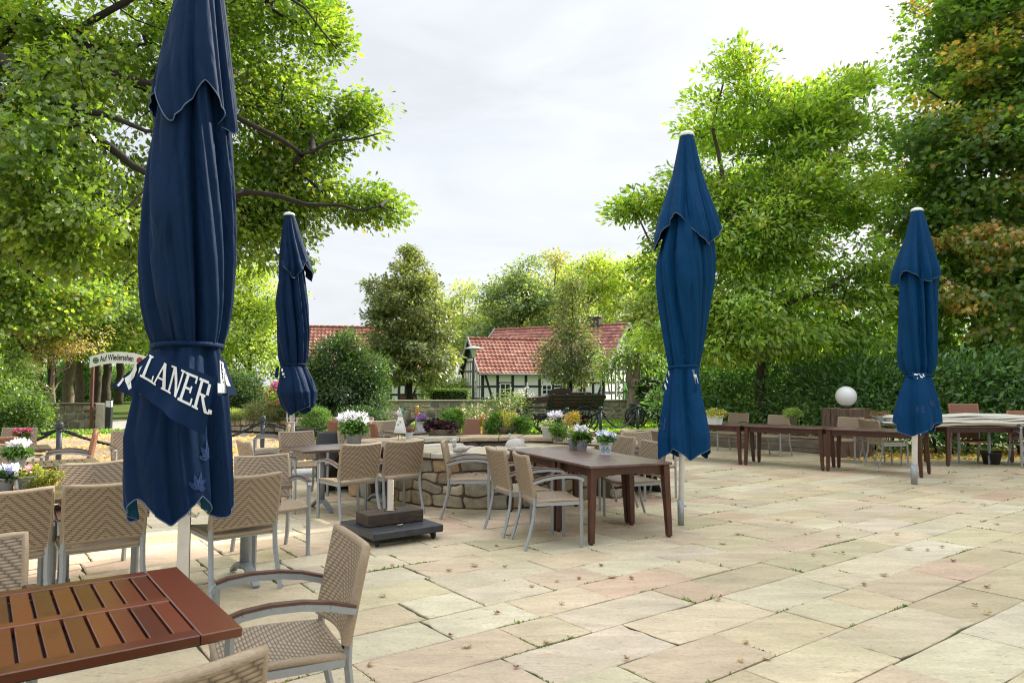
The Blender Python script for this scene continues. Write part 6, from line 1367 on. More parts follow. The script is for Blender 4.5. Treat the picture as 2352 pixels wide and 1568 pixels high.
# ---- tree stumps on the lawn
STB=mat('stump_bark',(.22,.16,.11),rough=.95,nscale=12,namt=.5,stretch=(1,1,.15),bump=.9,bscale=24)
STT=mat('stump_cut_wood',(.36,.29,.20),rough=.9,nscale=9,namt=.3)
for i,(x,y,Y,r,h,lab) in enumerate(((1472,997,17.6,.47,.38,'large grey cut tree stump behind the lone beige chair'),(1372,1002,18.6,.20,.30,'small tree stump at the foot of the barrier posts, left of the large one'),(1418,1004,17.9,.14,.30,'narrow tree stump close beside the large one'))):
    p=pp(x,y,Y); t=thing('tree_stump',lab,'stump',(p.x,Y,0)); rr=random.Random(i); ph=[rr.uniform(0,6) for _ in range(4)]
    rf=lambda a,z: r*(1.18-.2*z+.06*math.sin(5*a+ph[0])+.04*math.sin(11*a+ph[1]))
    b=MB(); b.grid(lambda u,v: (rf(6.2832*u,v)*math.cos(6.2832*u),rf(6.2832*u,v)*math.sin(6.2832*u),h*v*(1+.06*math.sin(3*6.2832*u))),48,6,close=True); b.build('bark',STB,t)
    b=MB(); b.add([(rf(6.2832*k/48,1)*math.cos(6.2832*k/48),rf(6.2832*k/48,1)*math.sin(6.2832*k/48),h*(1+.06*math.sin(3*6.2832*k/48))) for k in range(48)],[list(range(48))]); b.build('cut_face',STT,t)
# ================================================================== parasol base on castors
c=uv(3.31,6.43); t=thing('parasol_base','empty dark parasol base on castors with a timber block and steel tube','parasol base',(c.x,c.y,0),R(90)-AX)
SLATE=mat('black_granite_slab',(.028,.032,.036),rough=.42,nscale=14,namt=.5)
b=MB(); b.box((0,0,.105),(.74,.76,.07),bev=.008); b.build('slab',SLATE,t)
b=MB(); b.box((.0,.03,.2),(.60,.28,.115),bev=.006); b.build('timber_block',wood_mat('dark_sleeper',(.025,.016,.012),(.13,.085,.055),.75,4.,(2,14,14)),t)
b=MB(); b.lathe([(.06,.258),(.06,.264),(.038,.266),(.038,.56),(.034,.56),(.034,.28)],(.0,.03,0),20); b.build('steel_tube',mat('polished_steel',(.22,.19,.15),rough=.22,metal=1),t)
for sx in (-1,1):
    for sy in (-1,1):
        b=MB(); M=Matrix.Rotation(R(90),3,'Y'); b.lathe([(.012,-.014),(.033,-.012),(.035,0),(.033,.012),(.012,.014)],(sx*.30,sy*.30,.035),14,M=M); b.box((sx*.30,sy*.30+.012,.055),(.05,.03,.035)); b.build('castor',RUB,t)
# stone slab under the far left parasol
g=gp(673,1090); b=MB(); b.box((0,0,.03),(.62,.62,.08),bev=.01); o=b.build('base_slab',mat('grey_base_slab',(.28,.30,.32),rough=.7,nscale=9,namt=.2)); o.location=(g.x+.15,g.y-.05,0); tag(o,'flat grey slab lying at the foot of the far left parasol','base slab')
# tall ribbed pot
rp_=gp(756,1102); t=thing('tall_ribbed_pot','tall black ribbed plant pot behind the chrysanthemum table','plant pot',(rp_.x,rp_.y,0)); RIB=mat('black_ribbed_clay',(.03,.034,.037),rough=.6)
prof=[];
for i in range(61):
    z=.74*i/60; prof.append((.185+.035*math.sin(math.pi*min(1,z/.74*.9+.05))+.006*(1 if i%2 else 0),z))
prof+=[(.19,.745),(.175,.74),(.17,.6)]; b=MB(); b.lathe(prof,n=28); b.build('pot',RIB,t); b=MB(); b.lathe([(0.0,.655),(.18,.66)],n=20); b.build('soil',mat('garden_soil'),t)
# ================================================================== timber box with globe, raised timber bed
SLEEP=wood_mat('brown_sleepers',(.045,.027,.018),(.19,.12,.08),.7,3.,(9,9,1.2)); SLEEPG=wood_mat('grey_timber_edge',(.10,.08,.06),(.26,.21,.16),.75,3.,(1.2,9,9))
a=Vector((6.95,14.5,0)); d1=Vector((.73,.68,0)).normalized(); d2=Vector((-.55,.83,0)).normalized()
t=thing('timber_box','square box of upright brown timbers carrying the white globe lamp by the hedge','timber box',(a+d1*.36+d2*.36).to_tuple(),math.atan2(d1.y,d1.x))
b=MB()
for i in range(4):
    for s in (-1,1):
        f=.75+.13*((i*3+s)%4); b.box((-.27+.18*i,s*.34,.5),(.174,.06,1.0),col=(f,f,f),bev=.006); b.box((s*.34,-.27+.18*i,.5),(.06,.174,.996),col=(f*.9,f*.9,f*.9),bev=.006)
b.build('timbers',SLEEP,t); b=MB(); b.box((0,0,.985),(.62,.62,.02),col=(1.6,1.5,1.3)); b.build('lid',SLEEPG,t)
GLOBE=mat('opal_globe',(.80,.80,.79),rough=.22,spec=.5)
q=a+d1*.36+d2*.36; t=thing('globe_lamp','white globe lamp standing on the brown timber box by the hedge','globe lamp',(q.x,q.y,1.0))
b=MB(); b.lathe([(.10,0),(.10,.03),(.075,.05)],n=20); b.build('socket',BLK,t); b=MB(); b.ball((0,0,.245),.212,32); b.build('globe',GLOBE,t)
q=pp(616,931,25); t=thing('globe_lamp','white globe lamp half hidden among plants in the raised flower bed','globe lamp',(q.x,q.y,.5))
b=MB(); b.lathe([(.07,-.05),(.07,.12)],n=16); b.build('socket',BLK,t); b=MB(); b.ball((0,0,q.z-.5),.185,28); b.build('globe',GLOBE,t)
l0=Vector((4.55,17.75,0)); l1=Vector((6.75,15.45,0)); dl=(l1-l0).normalized(); nl=Vector((-dl.y,dl.x,0)); nl=nl if nl.y>0 else -nl
t=thing('raised_timber_bed','low raised bed of grey timbers filled with dry soil in front of the hedge','raised bed',((l0+l1)/2).to_tuple(),math.atan2(dl.y,dl.x)); Ll=(l1-l0).length
b=MB()
for k in range(3): f=.8+.15*k; b.box((0,.04,.055+.105*k),(Ll,.08,.10),col=(f,f,f),bev=.006); b.box((0,1.0,.055+.105*k),(Ll,.08,.10),col=(f,f,f))
for s in (-1,1): b.box((s*(Ll/2-.04),.52,.16),(.08,.9,.31))
b.box((0,.045,.335),(Ll+.04,.13,.028),col=(1.9,1.8,1.6),bev=.004); b.build('timbers',SLEEPG,t)
b=MB(); rr=random.Random(4); b.grid(lambda u,v:(-Ll/2+.08+u*(Ll-.16),.08+v*.9,.27+.05*math.sin(u*17+v*4)*math.sin(v*5)+.03*math.sin(u*41)),30,8); b.build('dry_soil',mat('dry_soil',(.40,.30,.19),rough=1,nscale=9,namt=.35,bump=.8,bscale=30),t)
q=(l0+dl*2.0+nl*.4); b=MB(); b.ball((0,0,.1),.13,14,sc=(1.1,1,.8)); o=b.build('field_stone',mat('warm_stone',(.34,.23,.13),rough=.9,nscale=10,namt=.35,bump=.5)); o.location=(q.x,q.y,.28); tag(o,'round brown stone lying on the dry soil of the raised timber bed','stone')
q=(l0+dl*1.45+nl*.35); b=MB(); b.lathe([(.12,0),(.145,.22),(.14,.22),(.115,.02)],n=4); o=b.build('white_box',mat('white_plastic',(.72,.74,.75),rough=.4)); o.location=(q.x,q.y,.29); tag(o,'small white plastic tub standing in the raised timber bed','tub')
# ---- folded cream canvas on the right tables
CANV=mat('cream_canvas',(.66,.63,.55),rough=.8,nscale=5,namt=.08,bump=.25,bscale=5)
def bundle(x0,x1,y,z,name,label):
    b=MB(); rr=random.Random(2)
    for k in range(5):
        zz=z+.035+.036*k; hw=.31-.028*k; o=rr.uniform(-.03,.03); xa=x0+rr.uniform(0,.12)+(0.05*k if k>4 else 0); xb=x1
        def f(u,v,zz=zz,hw=hw,o=o,xa=xa,xb=xb,k=k):
            a=2*math.pi*v; x=xa+(xb-xa)*u; s=.018*math.sin(3.1*x+k*1.7)+.01*math.sin(8*x+k); e=min(1,u*14,(1-u)*14)**.5
            return (x,y+o+(hw+.02*math.sin(2*x+k))*math.cos(a)*max(.2,e),zz+s*.6+(.034+.007*math.sin(5*x+k*2))*math.sin(a)*max(.3,e)*1.15)
        b.grid(f,60,14,close=False)
    o=b.build(name,CANV); tag(o,label,'canvas')
bundle(pp(2040,970,13.0).x,9.9,13.28,.735,'folded_canvas','long bundle of folded cream canvas lying on the tables at the right edge')
# ---- black buckets/pots under the hedge at the far right
q=gp(2320,1072); b=MB(); b.lathe([(.13,0),(.17,.2),(.18,.2),(.18,.23),(.16,.23),(.14,.05)],n=18); o=b.build('dark_planter',mat('dark_planter_clay',(.04,.035,.03),rough=.8,nscale=6,namt=.3)); o.location=(q.x,q.y+.5,0); tag(o,'dark round planter on the ground under the right edge table','plant pot')
# ================================================================== pots, baskets, figures
POTW=mat('whitewashed_metal',(.60,.64,.64),rough=.5,nscale=14,namt=.16); BLUEP=mat('blue_printed_motif',(.10,.24,.30),rough=.6); SOIL=mat('garden_soil'); CLAY=mat('grey_plastic_pot',(.20,.17,.14),rough=.6)
def pot_shape(par,r0,r1,h,n=20,m=POTW,sq=0,rim=.012,bike=False):
    b=MB()
    if n==4:
        M=Matrix.Rotation(R(45),3,'Z'); k=1.414
        b.lathe([(r0*k,0),(r1*k,h-rim*1.5),(r1*k+rim,h-rim*1.5),(r1*k+rim,h),(r1*k-.006,h),(r1*k-.012,h*.8)],n=4,M=M,smooth=False)
    else: b.lathe([(r0,0),(r1,h-rim),(r1+rim*.5,h-rim),(r1+rim*.5,h),(r1-.004,h),(r1-.01,h*.8)],n=n)
    p=b.build('pot',m,par)
    b=MB(); b.lathe([(0,h*.86),(r1*.96,h*.87)],n=n); b.build('soil',SOIL,par)
    if bike:                                   # small bicycle drawn on the front face
        b=MB(); 
        def P(x,z): rr_=(r0+(r1-r0)*z/h); return (x,-(rr_*(1 if n==4 else math.sqrt(max(.05,1-(x/rr_)**2))))-.0025,z)
        for cx in (-.028,.030):
            ring=[P(cx+.021*math.cos(a),h*.36+.021*math.sin(a)) for a in [6.283*i/16 for i in range(17)]]; b.tube(ring,.0022,4,cap=False)
            for a in (0,1.05,2.1): b.tube([P(cx-.02*math.cos(a),h*.36-.02*math.sin(a)),P(cx+.02*math.cos(a),h*.36+.02*math.sin(a))],.0010,4)
        for s in (((-.028,.36),(-.004,.34)),((-.004,.34),(.020,.58)),((-.020,.58),(.020,.58)),((-.020,.58),(-.004,.34)),((-.028,.36),(-.020,.58)),((.030,.36),(.020,.62)),((.020,.62),(.032,.64)),((-.028,.62),(-.014,.62))): b.tube([P(s[0][0],h*s[0][1]),P(s[1][0],h*s[1][1])],.0024,4)
        for x,z in ((-.03,.8),(.0,.77),(.035,.82)): b.tube([P(x-.012,h*z),P(x,h*(z+.03)),P(x+.012,h*z)],.002,4)
        b.build('printed_bicycle',BLUEP,p)
    return p
WHITE=[((.78,.77,.76),4),((.70,.68,.70),1)]; LILAC=[((.62,.66,.80),3),((.74,.77,.84),2),((.45,.45,.72),1)]
PG=[((.055,.11,.022),3),((.08,.15,.03),2),((.04,.08,.018),2)]
def potted(name,label,loc,r0,r1,h,plant,fl=None,n=20,m=POTW,cat='potted plant',bike=False,rz=0,seed=1,group=None,psh='kite',stick=False,scl=1):
    t=thing(name,label,cat,(loc[0],loc[1],loc[2]),rz,group); t.scale=(scl,scl,scl); pot_shape(t,r0,r1,h,n,m,bike=bike)
    blobs,ncl,per,size,spread,cols=plant
    crown('foliage',blobs,ncl,per,size,spread,cols,seed,psh,None,parent=t,trunk=[[(0,0,h*.85),(0,0,blobs[0][0][2])]],trunk_r=[(.006,.003)],bark=BARK,gap=.9,shell=.5,flat=.8,droop=.1,minr=.0016,radius=.002,tname='stems',seg=3)
    if fl:
        fb,fn,fp,fs,fsp,fc,fsh=fl
        crown('blossoms',fb,fn,fp,fs,fsp,fc,seed+3,fsh,PETAL,parent=t,gap=.9,shell=.6,flat=.7,droop=-.5,trunk=[[(0,0,h*.9),(0,0,fb[0][0][2])]],trunk_r=[(.003,.002)],bark=BARK,minr=.0014,radius=.001,tname='flower_stems',seg=3)
    if stick:
        b=MB(); b.tube([(r1*.2,-r1*.6,h*.8),(r1*.2,-r1*.6,h*1.9)],.004,6); b.build('label_stick',WPAINT,t)
    return t
g=gp(1390,1043,.735); potted('potted_pansies','square white pot with blue bicycle print and pale lilac pansies on the brown table',g,.050,.068,.135,([((0,0,.165),(.075,.075,.03))],40,18,.035,.02,PG),([((0,0,.205),(.085,.085,.035)),((.08,0,.18),(.03,.03,.02))],24,6,.034,.014,LILAC,'round'),n=4,bike=True,rz=R(-4),seed=51)
g=gp(1336,1033,.735); potted('potted_cyclamen','round white pot with white cyclamen in the middle of the brown table',g,.052,.070,.12,([((0,0,.145),(.085,.085,.03))],44,16,.05,.02,DKG+PG),([((0,0,.235),(.07,.07,.035))],26,8,.036,.014,WHITE,'kite'),bike=True,rz=.5,seed=52)
g=gp(1317,1030,.735); potted('potted_heather','white pot with thin whitish heather behind the white cyclamen on the brown table',(g.x,g.y+.03,g.z),.045,.060,.12,([((0,0,.2),(.05,.05,.08))],40,26,.018,.018,[((.20,.22,.12),2),((.45,.44,.40),2),((.10,.14,.05),2)]),n=20,bike=True,rz=.4,seed=53,psh='long')
g=gp(813,1019,.745); potted('potted_chrysanthemum','white pot of bright white chrysanthemums on the reddish pedestal table',g,.085,.105,.13,([((0,0,.22),(.15,.15,.10))],80,26,.045,.03,PG),([((0,0,.335),(.18,.18,.035)),((-.08,0,.30),(.12,.12,.04)),((.14,0,.29),(.06,.1,.04))],44,14,.055,.020,WHITE,'long'),seed=54)
UZ=.745
def up(x,y): return gp(x,y,UZ)
g=up(1258,1007); potted('potted_heather','grey-white pot with pale heather on the right end of the upper planter coping',g,.065,.085,.17,([((0,0,.20),(.07,.07,.05))],40,22,.025,.025,[((.35,.35,.30),2),((.12,.16,.07),2),((.5,.48,.44),1)]),seed=55,psh='long')
g=up(1279,1008); potted('potted_cyclamen','white cyclamen on a tall stick behind the grey-white pot on the upper coping',(g.x,g.y+.18,UZ),.055,.07,.12,([((0,0,.19),(.08,.08,.06))],30,16,.05,.03,DKG),([((0,0,.31),(.085,.085,.045))],28,8,.045,.018,[((.72,.68,.74),3),((.76,.75,.78),2)],'kite'),seed=56,stick=True)
g=up(1284,1013); potted('potted_box','small round green leafy plant in front of the cyclamen on the upper coping',(g.x,g.y-.02,UZ),.05,.065,.06,([((0,0,.14),(.11,.1,.085))],60,26,.03,.025,PG+[((.10,.16,.04),1)]),m=CLAY,seed=57)
g=up(1313,1011); potted('potted_fern','yellow-brown feathery plant rising behind the brown table',(g.x,g.y+.05,UZ),.06,.075,.10,([((0,0,.30),(.16,.13,.14)),((.02,0,.42),(.1,.08,.06))],90,26,.022,.035,[((.26,.20,.05),3),((.20,.19,.05),2),((.30,.17,.05),1)]),m=CLAY,seed=58,psh='long',scl=.78)
g=up(940,1006); potted('potted_heuchera','tiny white square pot with dark red plant beside the bird-woman figurine',g,.042,.05,.085,([((0,0,.12),(.06,.06,.04))],34,20,.02,.02,[((.10,.03,.03),2),((.16,.07,.06),1),((.07,.06,.05),1)]),n=4,seed=59,psh='long')
g=gp(968,990,.745); potted('potted_heather','white flared square pot of purple heather on the dark table behind the planter',g,.085,.115,.21,([((0,0,.23),(.1,.1,.04))],40,20,.03,.03,PG),([((0,0,.30),(.12,.11,.06))],60,24,.02,.03,[((.30,.14,.40),3),((.38,.22,.46),2),((.22,.10,.3),1)],'long'),n=4,seed=60,rz=.3,scl=.72)
# left front table
g=gp(42,1069,.745); potted('potted_cyclamen','whitewashed pot of white cyclamen on the left table, farthest of the three',g,.085,.105,.165,([((0,0,.20),(.16,.15,.045))],60,16,.07,.03,DKG+PG),([((0,0,.33),(.13,.12,.035)),((.05,-.05,.27),(.04,.03,.02))],40,9,.048,.018,WHITE,'kite'),seed=61,scl=.62)
g=gp(12,1125,.745); potted('potted_pansies','whitewashed pot of pale blue pansies at the left edge',g,.075,.095,.14,([((0,0,.17),(.11,.1,.04))],50,16,.05,.03,DKG),([((.02,0,.235),(.11,.1,.04)),((.1,-.02,.23),(.04,.04,.03))],26,6,.05,.018,LILAC,'round'),seed=62,stick=True,scl=.62)
g=gp(65,1122,.745); potted('potted_creeping_jenny','whitewashed pot with yellow-green trailing plant spilling right on the left table',g,.075,.095,.13,([((0,0,.16),(.12,.11,.05)),((.17,-.02,.10),(.13,.08,.09)),((.26,-.02,.12),(.07,.06,.06)),((.1,-.05,.05),(.1,.06,.05))],170,14,.020,.022,[((.14,.16,.035),3),((.20,.20,.045),2),((.09,.12,.03),2),((.28,.14,.04),.3)]),([((.03,-.06,.2),(.03,.03,.015))],4,7,.03,.012,[((.6,.12,.22),1),((.7,.5,.5),1)],'round'),seed=63,psh='round',scl=.74)
g=gp(50,1016,.745); potted('potted_begonia','small pot of pink flowers on the farther slatted table at the left edge',(g.x,g.y,.745),.06,.075,.10,([((0,0,.13),(.1,.09,.04))],30,14,.05,.03,DKG),([((0,0,.19),(.13,.1,.045))],36,9,.045,.02,[((.60,.10,.22),3),((.70,.25,.34),2)],'kite'),seed=64,scl=.75)
# right row
g=gp(1642,974.5,.735); potted('potted_sedum','white printed pot with yellow cushion plant next to the middle parasol skirt',g,.09,.11,.17,([((0,0,.21),(.17,.14,.05)),((.15,0,.2),(.09,.08,.05))],70,18,.032,.035,[((.19,.18,.05),3),((.14,.17,.045),2),((.24,.19,.06),1)]),n=4,seed=65,rz=.5,psh='round')
g=gp(1822,973,.735); potted('potted_cushion_plant','small grey pot with a round green cushion plant on the long row of tables',g,.06,.078,.13,([((0,0,.20),(.15,.13,.085))],90,24,.026,.03,[((.14,.19,.05),3),((.09,.14,.035),2)]),m=CLAY,seed=66)
g=gp(2024,976,.735); potted('potted_moss_dish','wide white planter with reddish-brown moss beside the farthest right parasol',g,.12,.16,.17,([((0,0,.20),(.17,.13,.04)),((-.1,0,.2),(.1,.08,.05))],70,22,.022,.03,[((.12,.07,.045),3),((.13,.12,.05),2),((.18,.09,.05),1)]),n=20,seed=67,psh='long')
# wicker baskets on the upper coping
BASK=wicker('willow_basket',(.24,.19,.13),(.05,.04,.028),h=.022,Lw=.075,herring=False)
def basket(label,g,r0,r1,h,plants,sx=1.,seed=1,scl=.66):
    t=thing('wicker_basket',label,'planted basket',(g.x,g.y,g.z)); b=MB(); n=40
    b.grid(lambda u,v:((r0+(r1-r0)*v**.7)*sx*math.cos(6.2832*u),(r0+(r1-r0)*v**.7)*math.sin(6.2832*u),h*v),n,8,close=True,uvfn=lambda u,v:(u*6.28*r1,v*h))
    b.tube([(r1*sx*math.cos(6.2832*i/n),r1*math.sin(6.2832*i/n),h) for i in range(n+1)],.012,6,cap=False); b.lathe([(0,h*.85),(r1*.9,h*.86)],n=n); b.build('basket',BASK,t)
    for i,(nm,pl,m,sh) in enumerate(plants):
        blobs,ncl,per,size,spread,cols=pl
        crown(nm,blobs,ncl,per,size,spread,cols,seed+i*7,sh,m,parent=t,trunk=[[(0,0,h*.8),(blobs[0][0][0]*.6,0,blobs[0][0][2])]],trunk_r=[(.005,.003)],bark=BARK,gap=.9,shell=.55,flat=.8,droop=.15,minr=.002,radius=.002,tname='stems',seg=3)
    t.scale=(scl,scl,scl)
    return t
HEU=[((.022,.010,.016),4),((.045,.018,.024),2),((.10,.03,.04),.7)]
g=up(1017,1000); basket('long willow basket with dark purple heuchera and green bush on the upper coping',g,.23,.30,.14,[('heuchera',([((-.16,-.06,.22),(.20,.16,.09)),((.1,-.1,.18),(.17,.12,.06))],90,12,.085,.04,HEU),LEAFG,'round'),('bush',([((.20,.14,.36),(.26,.2,.20))],150,34,.045,.045,PG+[((.10,.17,.035),1)]),None,'kite'),('chrysanthemum',([((.0,-.02,.32),(.08,.06,.03))],12,10,.035,.02,[((.45,.38,.08),1),((.4,.3,.08),1)]),PETAL,'round')],sx=1.25,seed=71)
g=up(1164,996); basket('bowl-shaped willow basket overflowing with green plants and yellow flowers on the upper coping',(lambda q:q)(g),.15,.24,.15,[('bush',([((-.30,0,.20),(.19,.18,.18)),((.34,0,.20),(.22,.2,.18)),((-.25,0,.36),(.12,.12,.12))],230,34,.045,.045,PG+[((.10,.17,.035),1)]),None,'kite'),('blossoms',([((0,.05,.35),(.26,.18,.16))],100,20,.032,.05,[((.30,.26,.06),2),((.16,.19,.05),3),((.44,.34,.06),1),((.45,.38,.32),.6)]),None,'kite'),('trailing_ivy',([((.06,-.20,.02),(.06,.04,.12))],20,10,.03,.02,DKG),None,'round')],seed=75)
# concrete duck, birds
CONC=mat('pale_cast_stone',(.50,.47,.42),rough=.85,nscale=16,namt=.14,bump=.2)
def loft(b,rings,n=14,**k):
    V=[];
    for (x,y,z,ry,rz) in rings:
        for i in range(n): a=2*math.pi*i/n; V.append((x,y+ry*math.cos(a),z+rz*math.sin(a)))
    m=len(rings); F=[[r*n+i,r*n+(i+1)%n,(r+1)*n+(i+1)%n,(r+1)*n+i] for r in range(m-1) for i in range(n)]+[list(range(n))[::-1],[(m-1)*n+i for i in range(n)]]
    b.add(V,F,smooth=True,**k)
def duck(b,s=1,mir=1):
    loft(b,[(mir*x*s,0,z*s,ry*s,rz*s) for x,z,ry,rz in ((-.11,.05,.01,.02),(-.09,.055,.05,.045),(-.03,.06,.075,.06),(.04,.06,.075,.06),(.10,.065,.05,.045),(.15,.085,.025,.02),(.175,.10,.012,.008))])
    b.tube([(-mir*.07*s,0,.09*s),(-mir*.085*s,0,.14*s),(-mir*.08*s,0,.18*s)],[.04*s,.03*s,.03*s],10); b.ball((-mir*.085*s,0,.19*s),.042*s,12,sc=(1.05,.9,.95))
    loft(b,[(-mir*.115*s,0,.185*s,.016*s,.014*s),(-mir*.15*s,0,.178*s,.016*s,.007*s),(-mir*.17*s,0,.176*s,.008*s,.004*s)])
    for q in (-1,1): b.ball((mir*.04*s,q*.055*s,.075*s),.055*s,10,sc=(1.5,.4,.7))
g=gp(1050,1040,.67); b=MB(); duck(b,.95); o=b.build('duck_figure',CONC); o.location=(g.x+.03,g.y,.668); o.scale=(.82,.82,.82); tag(o,'pale cast-stone duck figure sitting on the lower planter coping','garden figure')
g=gp(1184,1026,.67); t=thing('bird_bath_figure','pale cast-stone boulder topped by two small birds on the planter behind the long table','garden figure',(g.x,g.y+.14,.572))
b=MB(); b.ball((0,0,.09),.14,20,sc=(1,.8,.85)); b.build('boulder',CONC,t)
for x,z,m in ((-.045,.185,1),(.09,.150,-1)):
    b=MB(); B2=MB(); duck(B2,.36,m); b.add([(p[0]+x,p[1],p[2]+z-.0) for p in B2.v],B2.f,smooth=True); b.build('bird',CONC,t)
# bird-woman figurine on wire legs
g=up(919,1008); t=thing('bird_woman_figurine','white bird-woman figurine with green and yellow head on wire legs, on the upper coping','figurine',(g.x,g.y,UZ))
CER=mat('white_ceramic',(.72,.71,.66),rough=.35,nscale=10,namt=.08)
b=MB(); b.lathe([(.085,.085),(.088,.09),(.07,.17),(.045,.26),(.03,.31)],n=20); b.build('dress',CER,t)
b=MB(); b.ball((0,0,.36),.052,16); loft(b,[(-.045,0,.36,.014,.012),(-.085,0,.345,.004,.004)]); b.tube([(-.01,0,.405),(-.015,0,.43)],[.012,.005],6); h=b.build('head',CER,t)
b=MB(); b.ball((.016,.004,.366),.0535,14,sc=(.75,.95,.95)); b.build('green_bonnet',mat('green_glaze',(.02,.22,.12),rough=.3),h)
b=MB(); b.ball((-.004,-.006,.382),.05,12,sc=(.45,.9,.75)); b.build('yellow_band',mat('yellow_glaze',(.45,.34,.10),rough=.35),h)
for s in (-1,1): b=MB(); b.tube([(s*.025,0,0),(s*.025,0,.09)],.004,6); b.build('leg',RUB,t)
b=MB(); 
for x,z in ((-.02,.2),(.01,.24),(.02,.16)): b.ball((x,-.062+.0*z,z),.014,8,sc=(1,.4,1))
b.build('leaf_applique',mat('sage_glaze',(.30,.38,.25),rough=.4),t)
# brass torches
BRASS=mat('brass_bamboo',(.50,.31,.07),rough=.35,metal=.6,nscale=14,namt=.2)
for i,(x,y,Y,h,lab) in enumerate(((958,960,14.2,1.07,'short brass garden torch with red glass, behind the purple heather'),(1106,958,12.0,.98,'brass bamboo torch beside the brown chair behind the planter'))):
    p=pp(x,y,Y); t=thing('garden_torch',lab,'torch',(p.x,Y,0)); b=MB(); b.lathe([(.022,0),(.022,h-.16)],n=12)
    for z in (.25,.5,.75): b.lathe([(.022,z-.01),(.026,z),(.022,z+.01)],n=12)
    b.build('pole',BRASS,t); b=MB(); b.lathe([(.022,h-.16),(.036,h-.15),(.036,h-.02),(.03,h),(.012,h+.01),(.0,h+.01)],n=14); b.build('oil_cup',BRASS,t)
    if i==0: b=MB(); b.lathe([(.035,h-.52),(.037,h-.50),(.037,h-.2),(.03,h-.17)],n=14); b.build('red_glass',mat('ruby_glass',(.22,.008,.02),rough=.15),t)
# red and pale glass balls on sticks
for x,y,c,nm,lab,r in ((1297,992,(.50,.06,.035),'red','shiny red glass ball on a stick above the planter',.062),(1301,967,(.50,.40,.26),'pale','small pale speckled ball on a stick beside the red one',.042)):
    p=pp(x,y,9.75); t=thing('garden_ball',lab,'garden ball',(p.x,9.75,UZ)); b=MB(); b.ball((0,0,p.z-UZ),r,18); b.build('ball',mat(nm+'_glazed_ball',c,rough=.18,nscale=9,namt=.3),t); b=MB(); b.tube([(0,0,0),(0,0,p.z-UZ-.03)],.004,6); b.build('stick',RUB,t)
# clear glass vase behind the cyclamen
g=up(1322,1010); b=MB(); b.lathe([(.055,0),(.07,.24),(.066,.24),(.05,.012)],n=24)
gm,n_,b_,_o=nodes_of('clear_glass'); b_.inputs['Transmission Weight'].default_value=1; b_.inputs['Roughness'].default_value=.03; b_.inputs['IOR'].default_value=1.3; b_.inputs['Base Color'].default_value=(.85,.9,.88,1)
o=b.build('glass_vase',gm); o.location=(g.x+.02,g.y-.10,UZ); tag(o,'clear glass vase standing between the flower pots on the upper coping','vase')
# pale rubble edging the planter
rr=random.Random(9)
em=None
for i in range(9):
    th=R(6+5.5*i); r=2.62+rr.uniform(-.05,.08); b=MB(); s=rr.uniform(.09,.14)
    b.ball((0,0,0),s,12,sc=(rr.uniform(1,1.5),rr.uniform(.8,1.1),rr.uniform(.6,.8))); 
    o=b.build('edging_stone',mat('pale_edging_stone',(.50,.42,.29),rough=.9,nscale=9,namt=.25,bump=.4)); o.location=(UC[0]+r*math.sin(th),UC[1]+r*math.cos(th),.62+rr.uniform(-.03,.03)); tag(o,'pale rounded stone in the row heaped behind the planter beside the wagon wheel','stone','pale stones heaped behind the planter')
hb=MB(); hb.grid(lambda u,v:(UC[0]+(2.36+.5*v)*math.sin(R(-56+112*u)),UC[1]+(2.36+.5*v)*math.cos(R(-56+112*u)),.60*(1-v**2.2)-.02),40,8); tag(hb.build('soil_bank',SOIL),kind='structure')
# brown benches / planks beyond wall are house parts; low dark box beside the house
# ================================================================== loose leaves, grass
LF=[(.46,.33,.17),(.42,.26,.13),(.50,.38,.22),(.34,.17,.09),(.48,.36,.15),(.26,.12,.07)]
LFM=mat('dry_leaf',attr=True,rough=.7,nscale=30,namt=.25)
lm=[]
rr=random.Random(12)
for k in range(7):
    b=MB(); sh=SHAPES['oak' if k%2 else 'maple']; s=rr.uniform(.038,.066); c=LF[k%6]; V=[]
    for (x,y,z) in sh: V.append((x*s*1.2,(y-.5)*s,.006+abs(x)*s*rr.uniform(.1,.35)+.012*math.sin(y*5+k)**2+.012*abs(y-.5)))
    b.add([(0,0,.007)]+V,[[0,i+1,(i+1)%len(V)+1] for i in range(len(V))],c); b.tube([(0,-.5*s,.012),(0.01,-.8*s,.02)],.0016,3); lm.append(b.mesh('fallen_leaf',LFM))
def leaf_at(x,y,z=0,lab='dry brown leaf lying on the sandstone terrace',grp='fallen leaves on the terrace',sc=None):
    o=bpy.data.objects.new('fallen_leaf',rr.choice(lm)); C.objects.link(o); o.location=(x,y,z); o.rotation_euler=(rr.uniform(-.12,.12),rr.uniform(-.12,.12),rr.uniform(0,6.28)); k=sc or rr.uniform(.75,1.15); o.scale=(k,k,k); tag(o,lab,'leaf',grp)
known=[(1222,1349),(1254,1476),(1280,1336),(1140,1410),(1075,1487),(848,1530),(1035,1460),(1440,1515),(1408,1328),(1290,1388),(1175,1232),(1245,1200),(1140,1255),(1262,1243),(1715,1478),(1760,1515),(1695,1228),(1935,1270),(1868,1276),(1785,1195),(1850,1228),(1925,1232),(2060,1228),(2130,1265),(2165,1258),(2090,1262),(1930,1200),(2290,1205),(2190,1290),(2030,1322),(1895,1300),(1985,1345),(2268,1350),(2270,1410),(2240,1390),(1650,1378),(1700,1520),(1380,1300),(1030,1312),(1160,1302),(1330,1330),(1450,1330),(1560,1290),(2000,1165),(1880,1120),(1830,1150),(1770,1100),(1700,1115),(1690,1160),(2210,1130),(2260,1160),(1600,1130),(1660,1250),(700,1210),(640,1300),(595,1200),(1010,1150),(1040,1180),(960,1190),(1090,1300),(900,1300),(880,1370)]
for x,y in known:
    g=gp(x,y); leaf_at(g.x,g.y)
